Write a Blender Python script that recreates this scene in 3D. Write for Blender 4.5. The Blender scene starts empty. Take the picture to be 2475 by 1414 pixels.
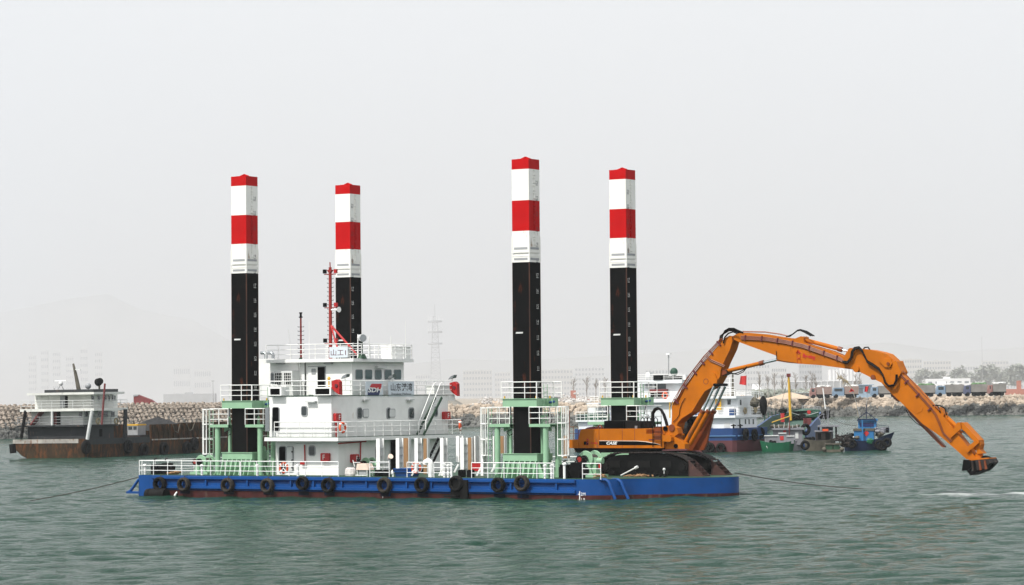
import bpy, bmesh, math, random
import numpy as np
from mathutils import Matrix, Vector, noise
PI = math.pi; R = math.radians
S = bpy.context.scene; COL = S.collection
random.seed(7)
# ---------------------------------------------------------------- camera
FPX, HC, ROLL = 7100.0, 6.48, R(0.9)          # focal length in photo pixels, eye height, camera roll
W0, H0 = 2475.0, 1414.0
cam = bpy.data.cameras.new('camera'); camo = bpy.data.objects.new('camera', cam); COL.objects.link(camo)
cam.sensor_width = 36; cam.lens = 36 * FPX / W0; cam.clip_start = 1; cam.clip_end = 90000
PITCH = math.atan((960 - H0 / 2) / FPX)
CM = Matrix.Translation((0, 0, HC)) @ Matrix.Rotation(PI / 2 + PITCH, 4, 'X') @ Matrix.Rotation(-ROLL, 4, 'Z')
camo.matrix_world = CM; S.camera = camo
# ---------------------------------------------------------------- sky, sun, exposure
SUN_EL, SUN_AZ = R(53), math.atan2(-.60, -.62)     # direction TO the sun: from the left, behind the camera
w = bpy.data.worlds.new('World'); S.world = w; w.use_nodes = True
nt = w.node_tree; nt.nodes.clear()
sky = nt.nodes.new('ShaderNodeTexSky'); sky.sky_type = 'NISHITA'; sky.sun_disc = False
sky.sun_elevation = SUN_EL; sky.sun_rotation = PI / 2 - SUN_AZ; sky.dust_density = 8; sky.air_density = 1.0; sky.ozone_density = 1
hsv = nt.nodes.new('ShaderNodeHueSaturation'); hsv.inputs['Saturation'].default_value = .12
mx = nt.nodes.new('ShaderNodeMix'); mx.data_type = 'RGBA'; mx.inputs['Factor'].default_value = .75
mx.inputs['B'].default_value = (8.9, 9.1, 9.4, 1)   # dust-veiled sky: nearly even pale grey
bg = nt.nodes.new('ShaderNodeBackground'); bg.inputs['Strength'].default_value = .147
out = nt.nodes.new('ShaderNodeOutputWorld')
nt.links.new(sky.outputs[0], hsv.inputs['Color']); nt.links.new(hsv.outputs[0], mx.inputs['A'])
nt.links.new(mx.outputs['Result'], bg.inputs[0]); nt.links.new(bg.outputs[0], out.inputs[0])
sl = bpy.data.lights.new('sun', 'SUN'); sl.energy = 4.6; sl.angle = R(1.0); sl.color = (1, .965, .9)
so = bpy.data.objects.new('sun', sl); COL.objects.link(so)
sd = Vector((math.cos(SUN_AZ) * math.cos(SUN_EL), math.sin(SUN_AZ) * math.cos(SUN_EL), math.sin(SUN_EL)))
so.rotation_euler = sd.to_track_quat('Z', 'Y').to_euler(); so.location = (-60, 40, 120)
S.view_settings.view_transform = 'Standard'; S.view_settings.look = 'None'
S.view_settings.exposure = 0; S.view_settings.gamma = 1
S.cycles.max_bounces = 6; S.cycles.volume_bounces = 1
# ---------------------------------------------------------------- frames
CR = CM.to_3x3(); CP = CM.translation
def ray(px, py):
    return (CR @ Vector(((px - W0 / 2) / FPX, (H0 / 2 - py) / FPX, -1))).normalized()
def onwater(px, py, z=0.0):                     # world point at height z seen at a photo pixel
    d = ray(px, py); t = (z - CP.z) / d.z; return CP + d * t
def atdist(px, py, D):                          # world point at depth D
    d = ray(px, py); return CP + d * (D / d.y)
class Frame:
    def __init__(s, m): s.m = m; s.i = m.inverted()
    def _p(s, px, py, ax, val):
        o = s.i @ CP; d = s.i.to_3x3() @ ray(px, py); t = (val - o[ax]) / d[ax]; return o + d * t
    def pv(s, px, py, v=0.0): return s._p(px, py, 1, v)
    def pu(s, px, py, u=0.0): return s._p(px, py, 0, u)
    def pz(s, px, py, z=0.0): return s._p(px, py, 2, z)
    def uz(s, px, py, v=0.0): p = s.pv(px, py, v); return (p.x, p.z)
    def vz(s, px, py, u=0.0): p = s.pu(px, py, u); return (p.y, p.z)
def yawframe(p, psi, list_=0.0):
    m = Matrix.Rotation(list_, 4, 'Y') @ Matrix.Rotation(-psi, 4, 'Z')
    return Frame(Matrix.Translation(p) @ m)
# ---------------------------------------------------------------- mesh builder
class MB:
    def __init__(s): s.v = []; s.f = []; s.mi = []; s.k = 0; s.sm = []
    def add(s, vs, fs, smooth=False):
        o = len(s.v); s.v += [tuple(v) for v in vs]
        for f in fs: s.f.append(tuple(i + o for i in f)); s.mi.append(s.k); s.sm.append(smooth)
        return s
    def box(s, x0, x1, y0, y1, z0, z1):
        return s.add([(x, y, z) for x in (x0, x1) for y in (y0, y1) for z in (z0, z1)],
                     [(0, 1, 3, 2), (4, 6, 7, 5), (0, 4, 5, 1), (2, 3, 7, 6), (0, 2, 6, 4), (1, 5, 7, 3)])
    def cbox(s, c, d): return s.box(c[0] - d[0] / 2, c[0] + d[0] / 2, c[1] - d[1] / 2, c[1] + d[1] / 2, c[2] - d[2] / 2, c[2] + d[2] / 2)
    def loft(s, loops, cap=True, smooth=False):
        n = len(loops[0]); vs = [p for l in loops for p in l]; fs = []
        for i in range(len(loops) - 1):
            for j in range(n): a = i * n + j; b = i * n + (j + 1) % n; fs.append((a, b, b + n, a + n))
        s.add(vs, fs, smooth)
        if cap: s.add(loops[0], [tuple(range(n))[::-1]]); s.add(loops[-1], [tuple(range(n))])
        return s
    def pv(s, poly, v0, v1): return s.loft([[(u, v0, z) for u, z in poly], [(u, v1, z) for u, z in poly]])   # u-z outline across v
    def pu(s, poly, u0, u1): return s.loft([[(u0, v, z) for v, z in poly], [(u1, v, z) for v, z in poly]])
    def pz(s, poly, z0, z1): return s.loft([[(u, v, z0) for u, v in poly], [(u, v, z1) for u, v in poly]])
    def tube(s, pts, r, n=6, cap=True, r1=None):
        pts = [Vector(p) for p in pts]; loops = []; N = len(pts)
        t0 = (pts[1] - pts[0]).normalized(); up = Vector((0, 0, 1)) if abs(t0.z) < .9 else Vector((1, 0, 0))
        x = t0.cross(up).normalized()
        for i, p in enumerate(pts):
            t = (pts[min(i + 1, N - 1)] - pts[max(i - 1, 0)]).normalized()
            x = (x - t * x.dot(t)).normalized(); y = t.cross(x)
            rr = r if r1 is None else r + (r1 - r) * i / (N - 1)
            loops.append([p + (x * math.cos(2 * PI * k / n) + y * math.sin(2 * PI * k / n)) * rr for k in range(n)])
        return s.loft(loops, cap, n > 5)
    def cyl(s, a, b, r, n=12, r1=None): return s.tube([a, b], r, n, True, r1)
    def bar(s, a, b, w, h=None):                 # rectangular bar
        h = h or w; a = Vector(a); b = Vector(b); t = (b - a).normalized()
        up = Vector((0, 0, 1)) if abs(t.z) < .95 else Vector((0, 1, 0))
        x = t.cross(up).normalized(); y = x.cross(t)
        q = [(-w / 2, -h / 2), (w / 2, -h / 2), (w / 2, h / 2), (-w / 2, h / 2)]
        return s.loft([[p + x * i + y * j for i, j in q] for p in (a, b)])
    def torus(s, c, ax, R0, r, n=20, m=8, sq=1.0):
        c = Vector(c); ax = Vector(ax).normalized(); up = Vector((0, 0, 1)) if abs(ax.z) < .9 else Vector((1, 0, 0))
        x = ax.cross(up).normalized(); y = ax.cross(x); vs = []; fs = []
        for i in range(n):
            a = 2 * PI * i / n; d = x * math.cos(a) + y * math.sin(a)
            for j in range(m):
                b = 2 * PI * j / m; vs.append(c + d * (R0 + r * math.cos(b)) + ax * r * sq * math.sin(b))
        for i in range(n):
            for j in range(m):
                fs.append((i * m + j, ((i + 1) % n) * m + j, ((i + 1) % n) * m + (j + 1) % m, i * m + (j + 1) % m))
        return s.add(vs, fs, True)
    def ball(s, c, r, n=8, m=6, sc=(1, 1, 1), jit=0.0):
        vs = [(c[0], c[1], c[2] + r * sc[2])]
        for i in range(1, m):
            for j in range(n):
                a = PI * i / m; b = 2 * PI * j / n; q = r * (1 + jit * (random.random() - .5))
                vs.append((c[0] + q * sc[0] * math.sin(a) * math.cos(b), c[1] + q * sc[1] * math.sin(a) * math.sin(b), c[2] + q * sc[2] * math.cos(a)))
        vs.append((c[0], c[1], c[2] - r * sc[2])); fs = []
        for j in range(n): fs.append((0, 1 + j, 1 + (j + 1) % n))
        for i in range(m - 2):
            for j in range(n):
                a = 1 + i * n + j; b = 1 + i * n + (j + 1) % n; fs.append((a, a + n, b + n, b))
        L = len(vs) - 1
        for j in range(n): fs.append((L, 1 + (m - 2) * n + (j + 1) % n, 1 + (m - 2) * n + j))
        return s.add(vs, fs, jit == 0)
    def rail(s, pts, h=1.05, sp=1.25, r=.028, bars=3, ends=True):
        pts = [Vector(p) for p in pts]
        for k in range(bars):
            z = h * (k + 1) / bars
            for a, b in zip(pts, pts[1:]): s.tube([a + Vector((0, 0, z)), b + Vector((0, 0, z))], r * (1.15 if k == bars - 1 else .85), 5)
        for a, b in zip(pts, pts[1:]):
            n = max(1, round((b - a).length / sp))
            for i in range(n + 1):
                p = a.lerp(b, i / n); s.tube([p, p + Vector((0, 0, h))], r, 5)
        return s
    def ladder(s, a, b, wv, r=.025, step=.3):    # rails from a to b, width vector wv
        a = Vector(a); b = Vector(b); wv = Vector(wv)
        s.tube([a, b], r, 5); s.tube([a + wv, b + wv], r, 5); L = (b - a).length
        for i in range(1, int(L / step)): p = a.lerp(b, i * step / L); s.tube([p, p + wv], r * .8, 4)
        return s
    def build(s, name, mat, parent=None, fr=None, org=None):
        """part of a thing (parent given) or a whole thing (fr, org given)"""
        me = bpy.data.meshes.new(name); root = parent
        if parent is not None:
            while root.parent: root = root.parent
            org = Vector(root['_o']); 
        else: org = Vector(org if org is not None else (0, 0, 0))
        me.from_pydata([(v[0] - org.x, v[1] - org.y, v[2] - org.z) for v in s.v], [], s.f)
        for m in (mat if isinstance(mat, (list, tuple)) else [mat]): me.materials.append(m)
        me.polygons.foreach_set('material_index', s.mi); me.polygons.foreach_set('use_smooth', s.sm); me.update()
        bm = bmesh.new(); bm.from_mesh(me); bmesh.ops.recalc_face_normals(bm, faces=bm.faces); bm.to_mesh(me); bm.free()
        o = bpy.data.objects.new(name, me); COL.objects.link(o)
        if parent is not None: o.parent = parent
        else:
            o.matrix_world = (fr.m if fr else Matrix()) @ Matrix.Translation(org); o['_o'] = tuple(org)
        return o
def thing(name, label, cat, fr=None, org=(0, 0, 0), group=None):
    o = bpy.data.objects.new(name, None); COL.objects.link(o); o.empty_display_size = .2
    o.matrix_world = (fr.m if fr else Matrix()) @ Matrix.Translation(Vector(org)); o['_o'] = tuple(org)
    return tag(o, label, cat, group)
def tag(o, label=None, cat=None, group=None, kind=None):
    for k, x in (('label', label), ('category', cat), ('group', group), ('kind', kind)):
        if x: o[k] = x
    return o
def dup(o, parent=None, mat=None, label=None):
    c = o.copy(); COL.objects.link(c)
    if parent is not None: c.parent = parent
    if mat is not None: c.matrix_world = mat
    if label: c['label'] = label
    for ch in [x for x in COL.objects if x.parent is o]: dup(ch, c)
    return c
# ---------------------------------------------------------------- materials
def mat(name, col, rough=.5, var=.12, scale=1.5, rust=0, rustcol=(.13, .045, .02), metal=0, bump=0, streak=1.0, dirt=0, spec=.5):
    m = bpy.data.materials.new(name); m.use_nodes = True; t = m.node_tree; b = t.nodes['Principled BSDF']; L = t.links
    b.inputs['Roughness'].default_value = rough; b.inputs['Metallic'].default_value = metal
    b.inputs['Specular IOR Level'].default_value = spec
    tc = t.nodes.new('ShaderNodeTexCoord'); mp = t.nodes.new('ShaderNodeMapping'); L.new(tc.outputs['Object'], mp.inputs[0])
    mp.inputs['Scale'].default_value = (1, 1, streak)
    n = t.nodes.new('ShaderNodeTexNoise'); n.inputs['Scale'].default_value = scale; n.inputs['Detail'].default_value = 5; L.new(mp.outputs[0], n.inputs[0])
    r = t.nodes.new('ShaderNodeMapRange'); r.inputs[1].default_value = .3; r.inputs[2].default_value = .7
    r.inputs[3].default_value = 1 - var; r.inputs[4].default_value = 1 + var; L.new(n.outputs[0], r.inputs[0])
    c = t.nodes.new('ShaderNodeMix'); c.data_type = 'RGBA'; c.blend_type = 'MULTIPLY'; c.inputs['Factor'].default_value = 1
    c.inputs['A'].default_value = (*col, 1); L.new(r.outputs[0], c.inputs['B']); last = c.outputs['Result']
    def layer(amount, colr, sc, st, off):
        nonlocal last
        mp2 = t.nodes.new('ShaderNodeMapping'); L.new(tc.outputs['Object'], mp2.inputs[0]); mp2.inputs['Scale'].default_value = (1, 1, st); mp2.inputs['Location'].default_value = (off, off, off)
        n2 = t.nodes.new('ShaderNodeTexNoise'); n2.inputs['Scale'].default_value = sc; n2.inputs['Detail'].default_value = 7; n2.inputs['Roughness'].default_value = .65; L.new(mp2.outputs[0], n2.inputs[0])
        q = t.nodes.new('ShaderNodeMapRange'); q.inputs[1].default_value = .72 - amount * .4; q.inputs[2].default_value = .80 - amount * .3; L.new(n2.outputs[0], q.inputs[0])
        x = t.nodes.new('ShaderNodeMix'); x.data_type = 'RGBA'; L.new(q.outputs[0], x.inputs['Factor']); L.new(last, x.inputs['A']); x.inputs['B'].default_value = (*colr, 1); last = x.outputs['Result']
    if rust: layer(rust, rustcol, 2.2, .35, 3.7)
    if dirt: layer(dirt, tuple(k * .45 + .02 for k in col), 1.1, .25, 11.1)
    L.new(last, b.inputs['Base Color'])
    if bump:
        bp = t.nodes.new('ShaderNodeBump'); bp.inputs['Strength'].default_value = bump; n3 = t.nodes.new('ShaderNodeTexNoise'); n3.inputs['Scale'].default_value = 9; L.new(tc.outputs['Object'], n3.inputs[0]); L.new(n3.outputs[0], bp.inputs['Height']); bp.inputs['Distance'].default_value = .05; L.new(bp.outputs[0], b.inputs['Normal'])
    return m
M = {}
def D(k, *a, **b): M[k] = mat(k.replace('_', ' '), *a, **b)
D('white', (.80, .80, .78), .5, .06, 1.2, rust=.16, rustcol=(.55, .46, .37), dirt=.12)
D('rail_white', (.82, .82, .80), .4, .04)
D('legwhite', (.80, .79, .75), .5, .06, 1, rust=.22, rustcol=(.30, .20, .13), streak=.5, dirt=.14)
D('legred', (.45, .001, .002), .65, .08, 1, dirt=.12, spec=.12)
D('legblack', (.003, .003, .003), .75, .3, 1.5, rust=.27, rustcol=(.05, .014, .007), streak=.4, spec=.06)
D('digit', (.6, .6, .58), .6); D('digitdark', (.05, .05, .05), .6); D('digitred', (.12, .004, .004), .6)
D('blue', (.0003, .050, .205), .5, .14, .8, rust=.16, rustcol=(.02, .035, .07), dirt=.2, spec=.25)
D('bluedark', (.004, .045, .18), .45, .15, 1)
D('antifoul', (.050, .011, .010), .7, .35, 1.5, rust=.4, rustcol=(.10, .065, .05), dirt=.25, spec=.2)
D('hullpatch', (.004, .006, .014), .8, .4, 2, rust=.35, rustcol=(.002, .03, .12), streak=.3, spec=.1)
D('legrust', (.055, .018, .008), .8, .5, 2, rust=.4, rustcol=(.01, .006, .005), streak=.3)
D('green', (.25, .43, .275), .42, .08, 1, rust=.12, rustcol=(.16, .3, .17), dirt=.1)
D('deckgreen', (.010, .05, .02), .6, .3, 2)
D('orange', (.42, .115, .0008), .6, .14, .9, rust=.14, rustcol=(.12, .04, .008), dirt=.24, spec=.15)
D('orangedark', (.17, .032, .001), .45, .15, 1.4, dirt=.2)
D('black', (.002, .002, .002), .6, .3, spec=.1); D('rubber', (.004, .0038, .0035), .8, .35, 5, dirt=.1, spec=.2)
D('tyreworn', (.030, .025, .020), .85, .5, 6, rust=.4, rustcol=(.06, .05, .04), dirt=.3, spec=.2)
D('steel', (.28, .30, .31), .25, .1, metal=.6); D('chrome', (.55, .60, .63), .2, .05, metal=.8)
D('red', (.38, .004, .004), .55, .1); D('mastred', (.25, .012, .006), .6, .15, rust=.1)
D('lifeorange', (.70, .09, .02), .5, .08)
D('glass', (.012, .02, .022), .08, .1, spec=.9); D('glassgreen', (.02, .06, .06), .08, .1, spec=.9)
D('dark', (.001, .001, .001), .9, spec=.05); D('grey', (.30, .31, .32), .5, .1, dirt=.15); D('palegrey', (.6, .61, .6), .5, .08, dirt=.1)
D('wood', (.28, .155, .07), .7, .2, 3, streak=.2); D('rustbrown', (.010, .006, .005), .8, .4, 1.2, rust=.4, rustcol=(.05, .03, .022))
D('trackbrown', (.045, .016, .013), .7, .25, 2, rust=.3)
D('signwhite', (.62, .68, .74), .4, .03); D('signred', (.5, .01, .02), .4, .03); D('signnavy', (.01, .02, .10), .4, .03); D('ink', (.01, .012, .02), .5)
D('inkred', (.45, .008, .01), .5); D('maroon', (.10, .01, .02), .5)
D('cloth', (.62, .58, .56), .9, .3, 3); D('canvas', (.75, .60, .50), .9, .1, 2); D('rope', (.05, .042, .035), .9, .3, 8)
D('strake', (.06, .15, .30), .5); D('yellow', (.62, .36, .03), .5, .12); D('flagred', (.45, .02, .02), .7, .1)
# ================================================================ SETTING
def watermat():
    m = bpy.data.materials.new('harbour water'); m.use_nodes = True; t = m.node_tree; b = t.nodes['Principled BSDF']; L = t.links
    g = t.nodes.new('ShaderNodeNewGeometry')
    def noise_(sc, sx, sy, det, rough=.55):
        mp = t.nodes.new('ShaderNodeMapping'); mp.inputs['Scale'].default_value = (sx, sy, 1); L.new(g.outputs['Position'], mp.inputs[0])
        n = t.nodes.new('ShaderNodeTexNoise'); n.inputs['Scale'].default_value = sc; n.inputs['Detail'].default_value = det; n.inputs['Roughness'].default_value = rough
        L.new(mp.outputs[0], n.inputs[0]); return n.outputs[0]
    def rng(s, a, b_, c, d):
        r = t.nodes.new('ShaderNodeMapRange'); L.new(s, r.inputs[0])
        for i, v in enumerate((a, b_, c, d)): r.inputs[i + 1].default_value = v
        return r.outputs[0]
    big = noise_(.02, 1, .35, 3)
    c = t.nodes.new('ShaderNodeMix'); c.data_type = 'RGBA'; L.new(rng(big, .35, .65, 0, 1), c.inputs['Factor'])
    c.inputs['A'].default_value = (.007, .046, .026, 1); c.inputs['B'].default_value = (.014, .056, .037, 1)
    # broken foam on the wave crests in the wake right of the barge
    sp = t.nodes.new('ShaderNodeSeparateXYZ'); L.new(g.outputs['Position'], sp.inputs[0])
    def band(s, c0, w_):
        a = t.nodes.new('ShaderNodeMath'); a.operation = 'SUBTRACT'; L.new(s, a.inputs[0]); a.inputs[1].default_value = c0
        k = t.nodes.new('ShaderNodeMath'); k.operation = 'ABSOLUTE'; L.new(a.outputs[0], k.inputs[0]); return rng(k.outputs[0], 0, w_, 1, 0)
    fx = rng(sp.outputs[0], FOAM[0], FOAM[0] + 9, 0, 1); fy = band(sp.outputs[1], FOAM[1], 4.6); fn = noise_(.9, .55, 1.0, 6, .7)
    def mul(a, b_):
        k = t.nodes.new('ShaderNodeMath'); k.operation = 'MULTIPLY'; L.new(a, k.inputs[0]); L.new(b_, k.inputs[1]); return k.outputs[0]
    fo = rng(mul(mul(fx, fy), fn), .33, .45, 0, .8)
    c2 = t.nodes.new('ShaderNodeMix'); c2.data_type = 'RGBA'; L.new(fo, c2.inputs['Factor']); L.new(c.outputs['Result'], c2.inputs['A']); c2.inputs['B'].default_value = (.62, .66, .64, 1)
    L.new(c2.outputs['Result'], b.inputs['Base Color'])
    b.inputs['Roughness'].default_value = .09; b.inputs['IOR'].default_value = 1.33; b.inputs['Specular IOR Level'].default_value = .20
    n1 = noise_(1.5, .8, 1.25, 6, .68); n2 = noise_(.33, .7, 1.2, 4, .6)
    b1 = t.nodes.new('ShaderNodeBump'); b1.inputs['Strength'].default_value = 1; b1.inputs['Distance'].default_value = .62; L.new(n1, b1.inputs['Height'])
    b2 = t.nodes.new('ShaderNodeBump'); b2.inputs['Strength'].default_value = 1; b2.inputs['Distance'].default_value = 1.0; L.new(n2, b2.inputs['Height']); L.new(b1.outputs[0], b2.inputs['Normal'])
    L.new(b2.outputs[0], b.inputs['Normal'])
    return m
FP = onwater(2200, 1197); FOAM = (onwater(1960, 1197).x, FP.y)
def build_water():
    xs = np.concatenate([np.arange(-165, -44, .7), np.arange(-44, 44, .25), np.arange(44, 165.1, .7)]); ys = np.concatenate([np.arange(75, 98, .8), np.arange(98, 210, .23), np.arange(210, 300, .4), 300 + np.cumsum(np.linspace(.5, 1.6, 440))]); nx, ny = len(xs), len(ys)
    X, Y = np.meshgrid(xs, ys); Z = np.zeros_like(X); cut = np.clip((60 - np.abs(X)) / 14, 0, 1) * np.clip((330 - Y) / 60, 0, 1); rg = np.random.RandomState(3)
    for i in range(80):
        lam = .75 * (7.5 ** rg.rand()); th = R(-78) + rg.randn() * .55; k = 2 * PI / lam
        a = .0034 * lam ** .65; Z += (cut if lam < 1.9 else 1.0) * a * np.sin(k * (X * math.cos(th) + Y * math.sin(th)) + rg.rand() * 6.28 + .6 * np.sin(.21 * X + i) + .5 * np.sin(.17 * Y + 2 * i))
    e = np.minimum.reduce([X + 165, 165 - X, Y - 75, ys[-1] - Y]); Z *= np.clip(e / 14, 0, 1)
    Z = np.where(Z > 0, Z * 1.25, Z * .8); Z *= np.clip(e / 1, 0, 1)
    v = np.stack([X, Y, Z], -1).reshape(-1, 3); idx = np.arange(nx * ny).reshape(ny, nx)
    f = np.stack([idx[:-1, :-1], idx[:-1, 1:], idx[1:, 1:], idx[1:, :-1]], -1).reshape(-1, 4)
    x0, x1, y0, y1 = xs[0], xs[-1], ys[0], ys[-1]; F = 44500
    ex = [(-F, -200, 0), (F, -200, 0), (F, y0, 0), (x1, y0, 0), (x0, y0, 0), (-F, y0, 0), (-F, y1, 0), (x0, y1, 0), (x1, y1, 0), (F, y1, 0), (F, 4000, 0), (-F, 4000, 0)]
    q = [(0, 1, 2, 5), (5, 4, 7, 6), (3, 2, 9, 8), (6, 9, 10, 11)]
    n0 = len(v); v = np.vstack([v, np.array(ex)]); f = np.vstack([f, np.array(q) + n0])
    me = bpy.data.meshes.new('water'); me.vertices.add(len(v)); me.vertices.foreach_set('co', v.ravel())
    me.loops.add(f.size); me.loops.foreach_set('vertex_index', f.ravel().astype(np.int32)); me.polygons.add(len(f))
    me.polygons.foreach_set('loop_start', np.arange(0, f.size, 4, dtype=np.int32)); me.polygons.foreach_set('use_smooth', np.ones(len(f), bool)); me.update(calc_edges=True)
    me.materials.append(watermat()); o = bpy.data.objects.new('water', me); COL.objects.link(o); tag(o, kind='structure')
build_water()
bpy.data.objects['water'].location.z = -.02
# ---- shore line (world points), crest height and slope behind it
SH = [(-900, 1078), (-200, 1066), (0, 1062), (560, 1046), (1100, 1034), (1460, 1029), (1850, 1011), (1950, 1008), (2475, 1003), (3300, 992)]
SHP = [onwater(*p) for p in SH]; SHT = [6.1, 6.1, 6.1, 5.9, 5.0, 5.0, 5.0, 5.0, 5.0, 5.0]
def shore(px, back=0.0, z=0.0):                 # point on the shore at photo column px, `back` metres inland
    for i in range(len(SH) - 1):
        if px <= SH[i + 1][0] or i == len(SH) - 2:
            t = (px - SH[i][0]) / (SH[i + 1][0] - SH[i][0]); p = SHP[i].lerp(SHP[i + 1], t); d = (SHP[i + 1] - SHP[i]).normalized()
            return Vector((p.x, p.y + back, z)), SHT[i] + (SHT[i + 1] - SHT[i]) * t
D('embank', (.17, .16, .14), .9, .3, .25); D('earth', (.30, .26, .21), .95, .2, .05); D('sand', (.50, .39, .29), .95, .12, .4)
D('concrete', (.30, .25, .205), .9, .25, 1.2); D('rockpale', (.37, .305, .24), .95, .4, .35); D('rockwet', (.10, .10, .092), .9, .45, .35); D('rockwhite', (.50, .48, .46), .9, .2, .5)
mb = MB(); pr = [(0, -1.5), (9, 4.2), (10.5, 4.85), (16, 4.9)]
loops = []
for px in [s[0] for s in SH]:
    b0, top = shore(px); k = top / 5.0
    loops.append([shore(px, bk)[0] + Vector((0, 0, zz * k - (.0 if bk else 1))) for bk, zz in pr])
vs = [p for l in loops for p in l]; n = len(pr)
mb.add(vs, [(i * n + j, (i + 1) * n + j, (i + 1) * n + j + 1, i * n + j + 1) for i in range(len(loops) - 1) for j in range(n - 1)])
o = mb.build('embankment', M['embank'], None, None, (0, 0, 0)); tag(o, kind='structure')
mb = MB(); L0 = [l[-1] for l in loops]; far = [Vector((p.x * 50, 43000, 4.9)) for p in L0]
mb.add(L0 + far, [(i, i + 1, len(L0) + i + 1, len(L0) + i) for i in range(len(L0) - 1)])
o = mb.build('ground', M['earth'], None, None, (0, 0, 0)); tag(o, kind='structure')
# ---- rocks, as loose stuff
ICO = None
def rocks(name, mat_, label, pts):
    global ICO
    if ICO is None:
        bm = bmesh.new(); bmesh.ops.create_icosphere(bm, subdivisions=1, radius=1); bm.verts.ensure_lookup_table()
        ICO = (np.array([v.co[:] for v in bm.verts]), np.array([[v.index for v in f.verts] for f in bm.faces])); bm.free()
    rg = np.random.RandomState(len(pts)); V = []; Fc = []
    for i, (p, s) in enumerate(pts):
        a = rg.rand() * 6.28; q = ICO[0] * (1 + .45 * (rg.rand(len(ICO[0]), 1) - .5)) * (s * (.7 + .6 * rg.rand(3)))
        c, sn = math.cos(a), math.sin(a); q = q @ np.array([[c, sn, 0], [-sn, c, 0], [0, 0, 1]]); V.append(q + np.array(p[:])); Fc.append(ICO[1] + i * len(ICO[0]))
    mb = MB(); mb.v = [tuple(x) for x in np.vstack(V)]; mb.f = [tuple(int(y) for y in x) for x in np.vstack(Fc)]; mb.mi = [0] * len(mb.f); mb.sm = [False] * len(mb.f)
    o = mb.build(name, mat_, None, None, (0, 0, 0)); return tag(o, label, name.replace('_', ' '), None, 'stuff')
def slope_pts(px0, px1, n, b0, b1, s0, s1, zoff=0.0):
    r = []
    for _ in range(n):
        px = random.uniform(px0, px1); bk = random.uniform(b0, b1); p, top = shore(px, bk); k = top / 5
        z = (-1.5 + 5.7 * bk / 9 if bk < 9 else 4.2 + (bk - 9) * .43 if bk < 10.5 else 4.85) * k
        p.z = z + zoff; r.append((p, random.uniform(s0, s1)))
    return r
rocks('embankment_rocks', M['rockwet'], 'dark wet rocks along the waterline of the shore', slope_pts(-300, 2900, 5200, 1.5, 6.3, .3, .75))
rocks('embankment_rocks', M['rockpale'], 'pale tan rocks along the top of the shore on the right', slope_pts(1040, 2900, 2600, 5.9, 10.2, .25, .8, .05))
def clump(px, py, D_, n, w_, h_, s0, s1):
    c = atdist(px, py, D_); r = []
    for _ in range(n):
        x = random.gauss(0, .4) * w_; r.append((Vector((c.x + x, c.y + random.gauss(0, 2), 4.9 + abs(random.gauss(0, .5)) * h_ * math.exp(-(x / w_) ** 2))), random.uniform(s0, s1)))
    return r
rocks('rubble', M['rockwhite'], 'heaps of white rubble behind the rocky shore', clump(1180, 966, 700, 130, 3.2, 1.6, .12, .3) + clump(1385, 962, 760, 220, 6, 1.9, .12, .35) + clump(2020, 960, 790, 60, 3, 1.2, .15, .3) + clump(1395, 966, 745, 150, 5, .8, .2, .5))
def heap(px0, px1, pytop, D_, lab, m_='sand', name='sand_pile'):
    a = atdist(px0, 960, D_); b = atdist(px1, 960, D_); rr = (b.x - a.x) / 2; c = Vector(((a.x + b.x) / 2, D_, 4.85)); top = atdist((px0 + px1) / 2, pytop, D_).z - c.z
    mb = MB(); n = 40; prev = None; loops = []
    for j in range(9):
        t = j / 8; rad = rr * (1 - t) ** (1.0) ; z = top * (t if t < .85 else .85 + (t - .85) * .6)
        loops.append([(c.x + rad * math.cos(2 * PI * i / n) * (1 + .06 * noise.noise((i * .3, j * .3, 1))), c.y + rad * .7 * math.sin(2 * PI * i / n), c.z + z + .05 * noise.noise((i * .9, j, 5)) * (1 if j else 0)) for i in range(n)])
    mb.loft(loops, True, True); return tag(mb.build(name, M[m_], None, None, c), lab, 'pile')
heap(1846, 1972, 947, 790, 'cone of pale sand on the shore behind the yellow derrick'); heap(1120, 1285, 968, 705, 'low mound of sand right of the white deckhouse'); heap(1060, 1122, 960, 720, 'grey gravel heap just right of the deckhouse', 'embank', 'gravel_pile'); heap(1760, 1830, 954, 800, 'smaller sand pile behind the blue and white ship')
# ---- concrete armour units on the left breakwater
def armour():
    mb = MB(); dirs = [Vector((0, 0, 1)), Vector((.94, 0, -.33)), Vector((-.47, .82, -.33)), Vector((-.47, -.82, -.33))]
    for d in dirs: mb.cyl((0, 0, 0), d * .50, .42, 8, .33)
    return mb
units = []
for row in range(6):
    for i in range(74):
        px = -70 + i * 11.2 + (5.6 if row % 2 else 0); bk = 4.7 + row * 1.05; p, top = shore(px, bk)
        p.z = top / 5 * min(-1.5 + 5.7 * bk / 9, 4.6) + .5; units.append((px, row, p + Vector((random.gauss(0, .07), random.gauss(0, .1), random.gauss(0, .07)))))
vis = [u for u in units if -4 < u[0] < 52 or 285 < u[0] < 568]; vis.sort(key=lambda u: u[0]); vis = vis[:300]; rest = [u for u in units if u not in vis]
proto = None
for px, row, p in vis:
    Rm = Matrix.Rotation(random.uniform(0, 6.28), 4, 'Z') @ Matrix.Rotation(random.uniform(-.4, .4), 4, 'X') @ Matrix.Rotation(random.uniform(-.3, .3), 4, 'Y') @ Matrix.Scale(random.uniform(.94, 1.06), 4)
    if proto is None:
        proto = armour().build('armour_block', M['concrete'], None, None, (0, 0, 0))
        tag(proto, 'sandy concrete four-legged armour block piled on the left breakwater', 'armour block', 'concrete armour blocks on the breakwater'); proto.matrix_world = Matrix.Translation(p) @ Rm
    else: dup(proto, None, Matrix.Translation(p) @ Rm)
mb = MB(); am = armour()
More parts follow.
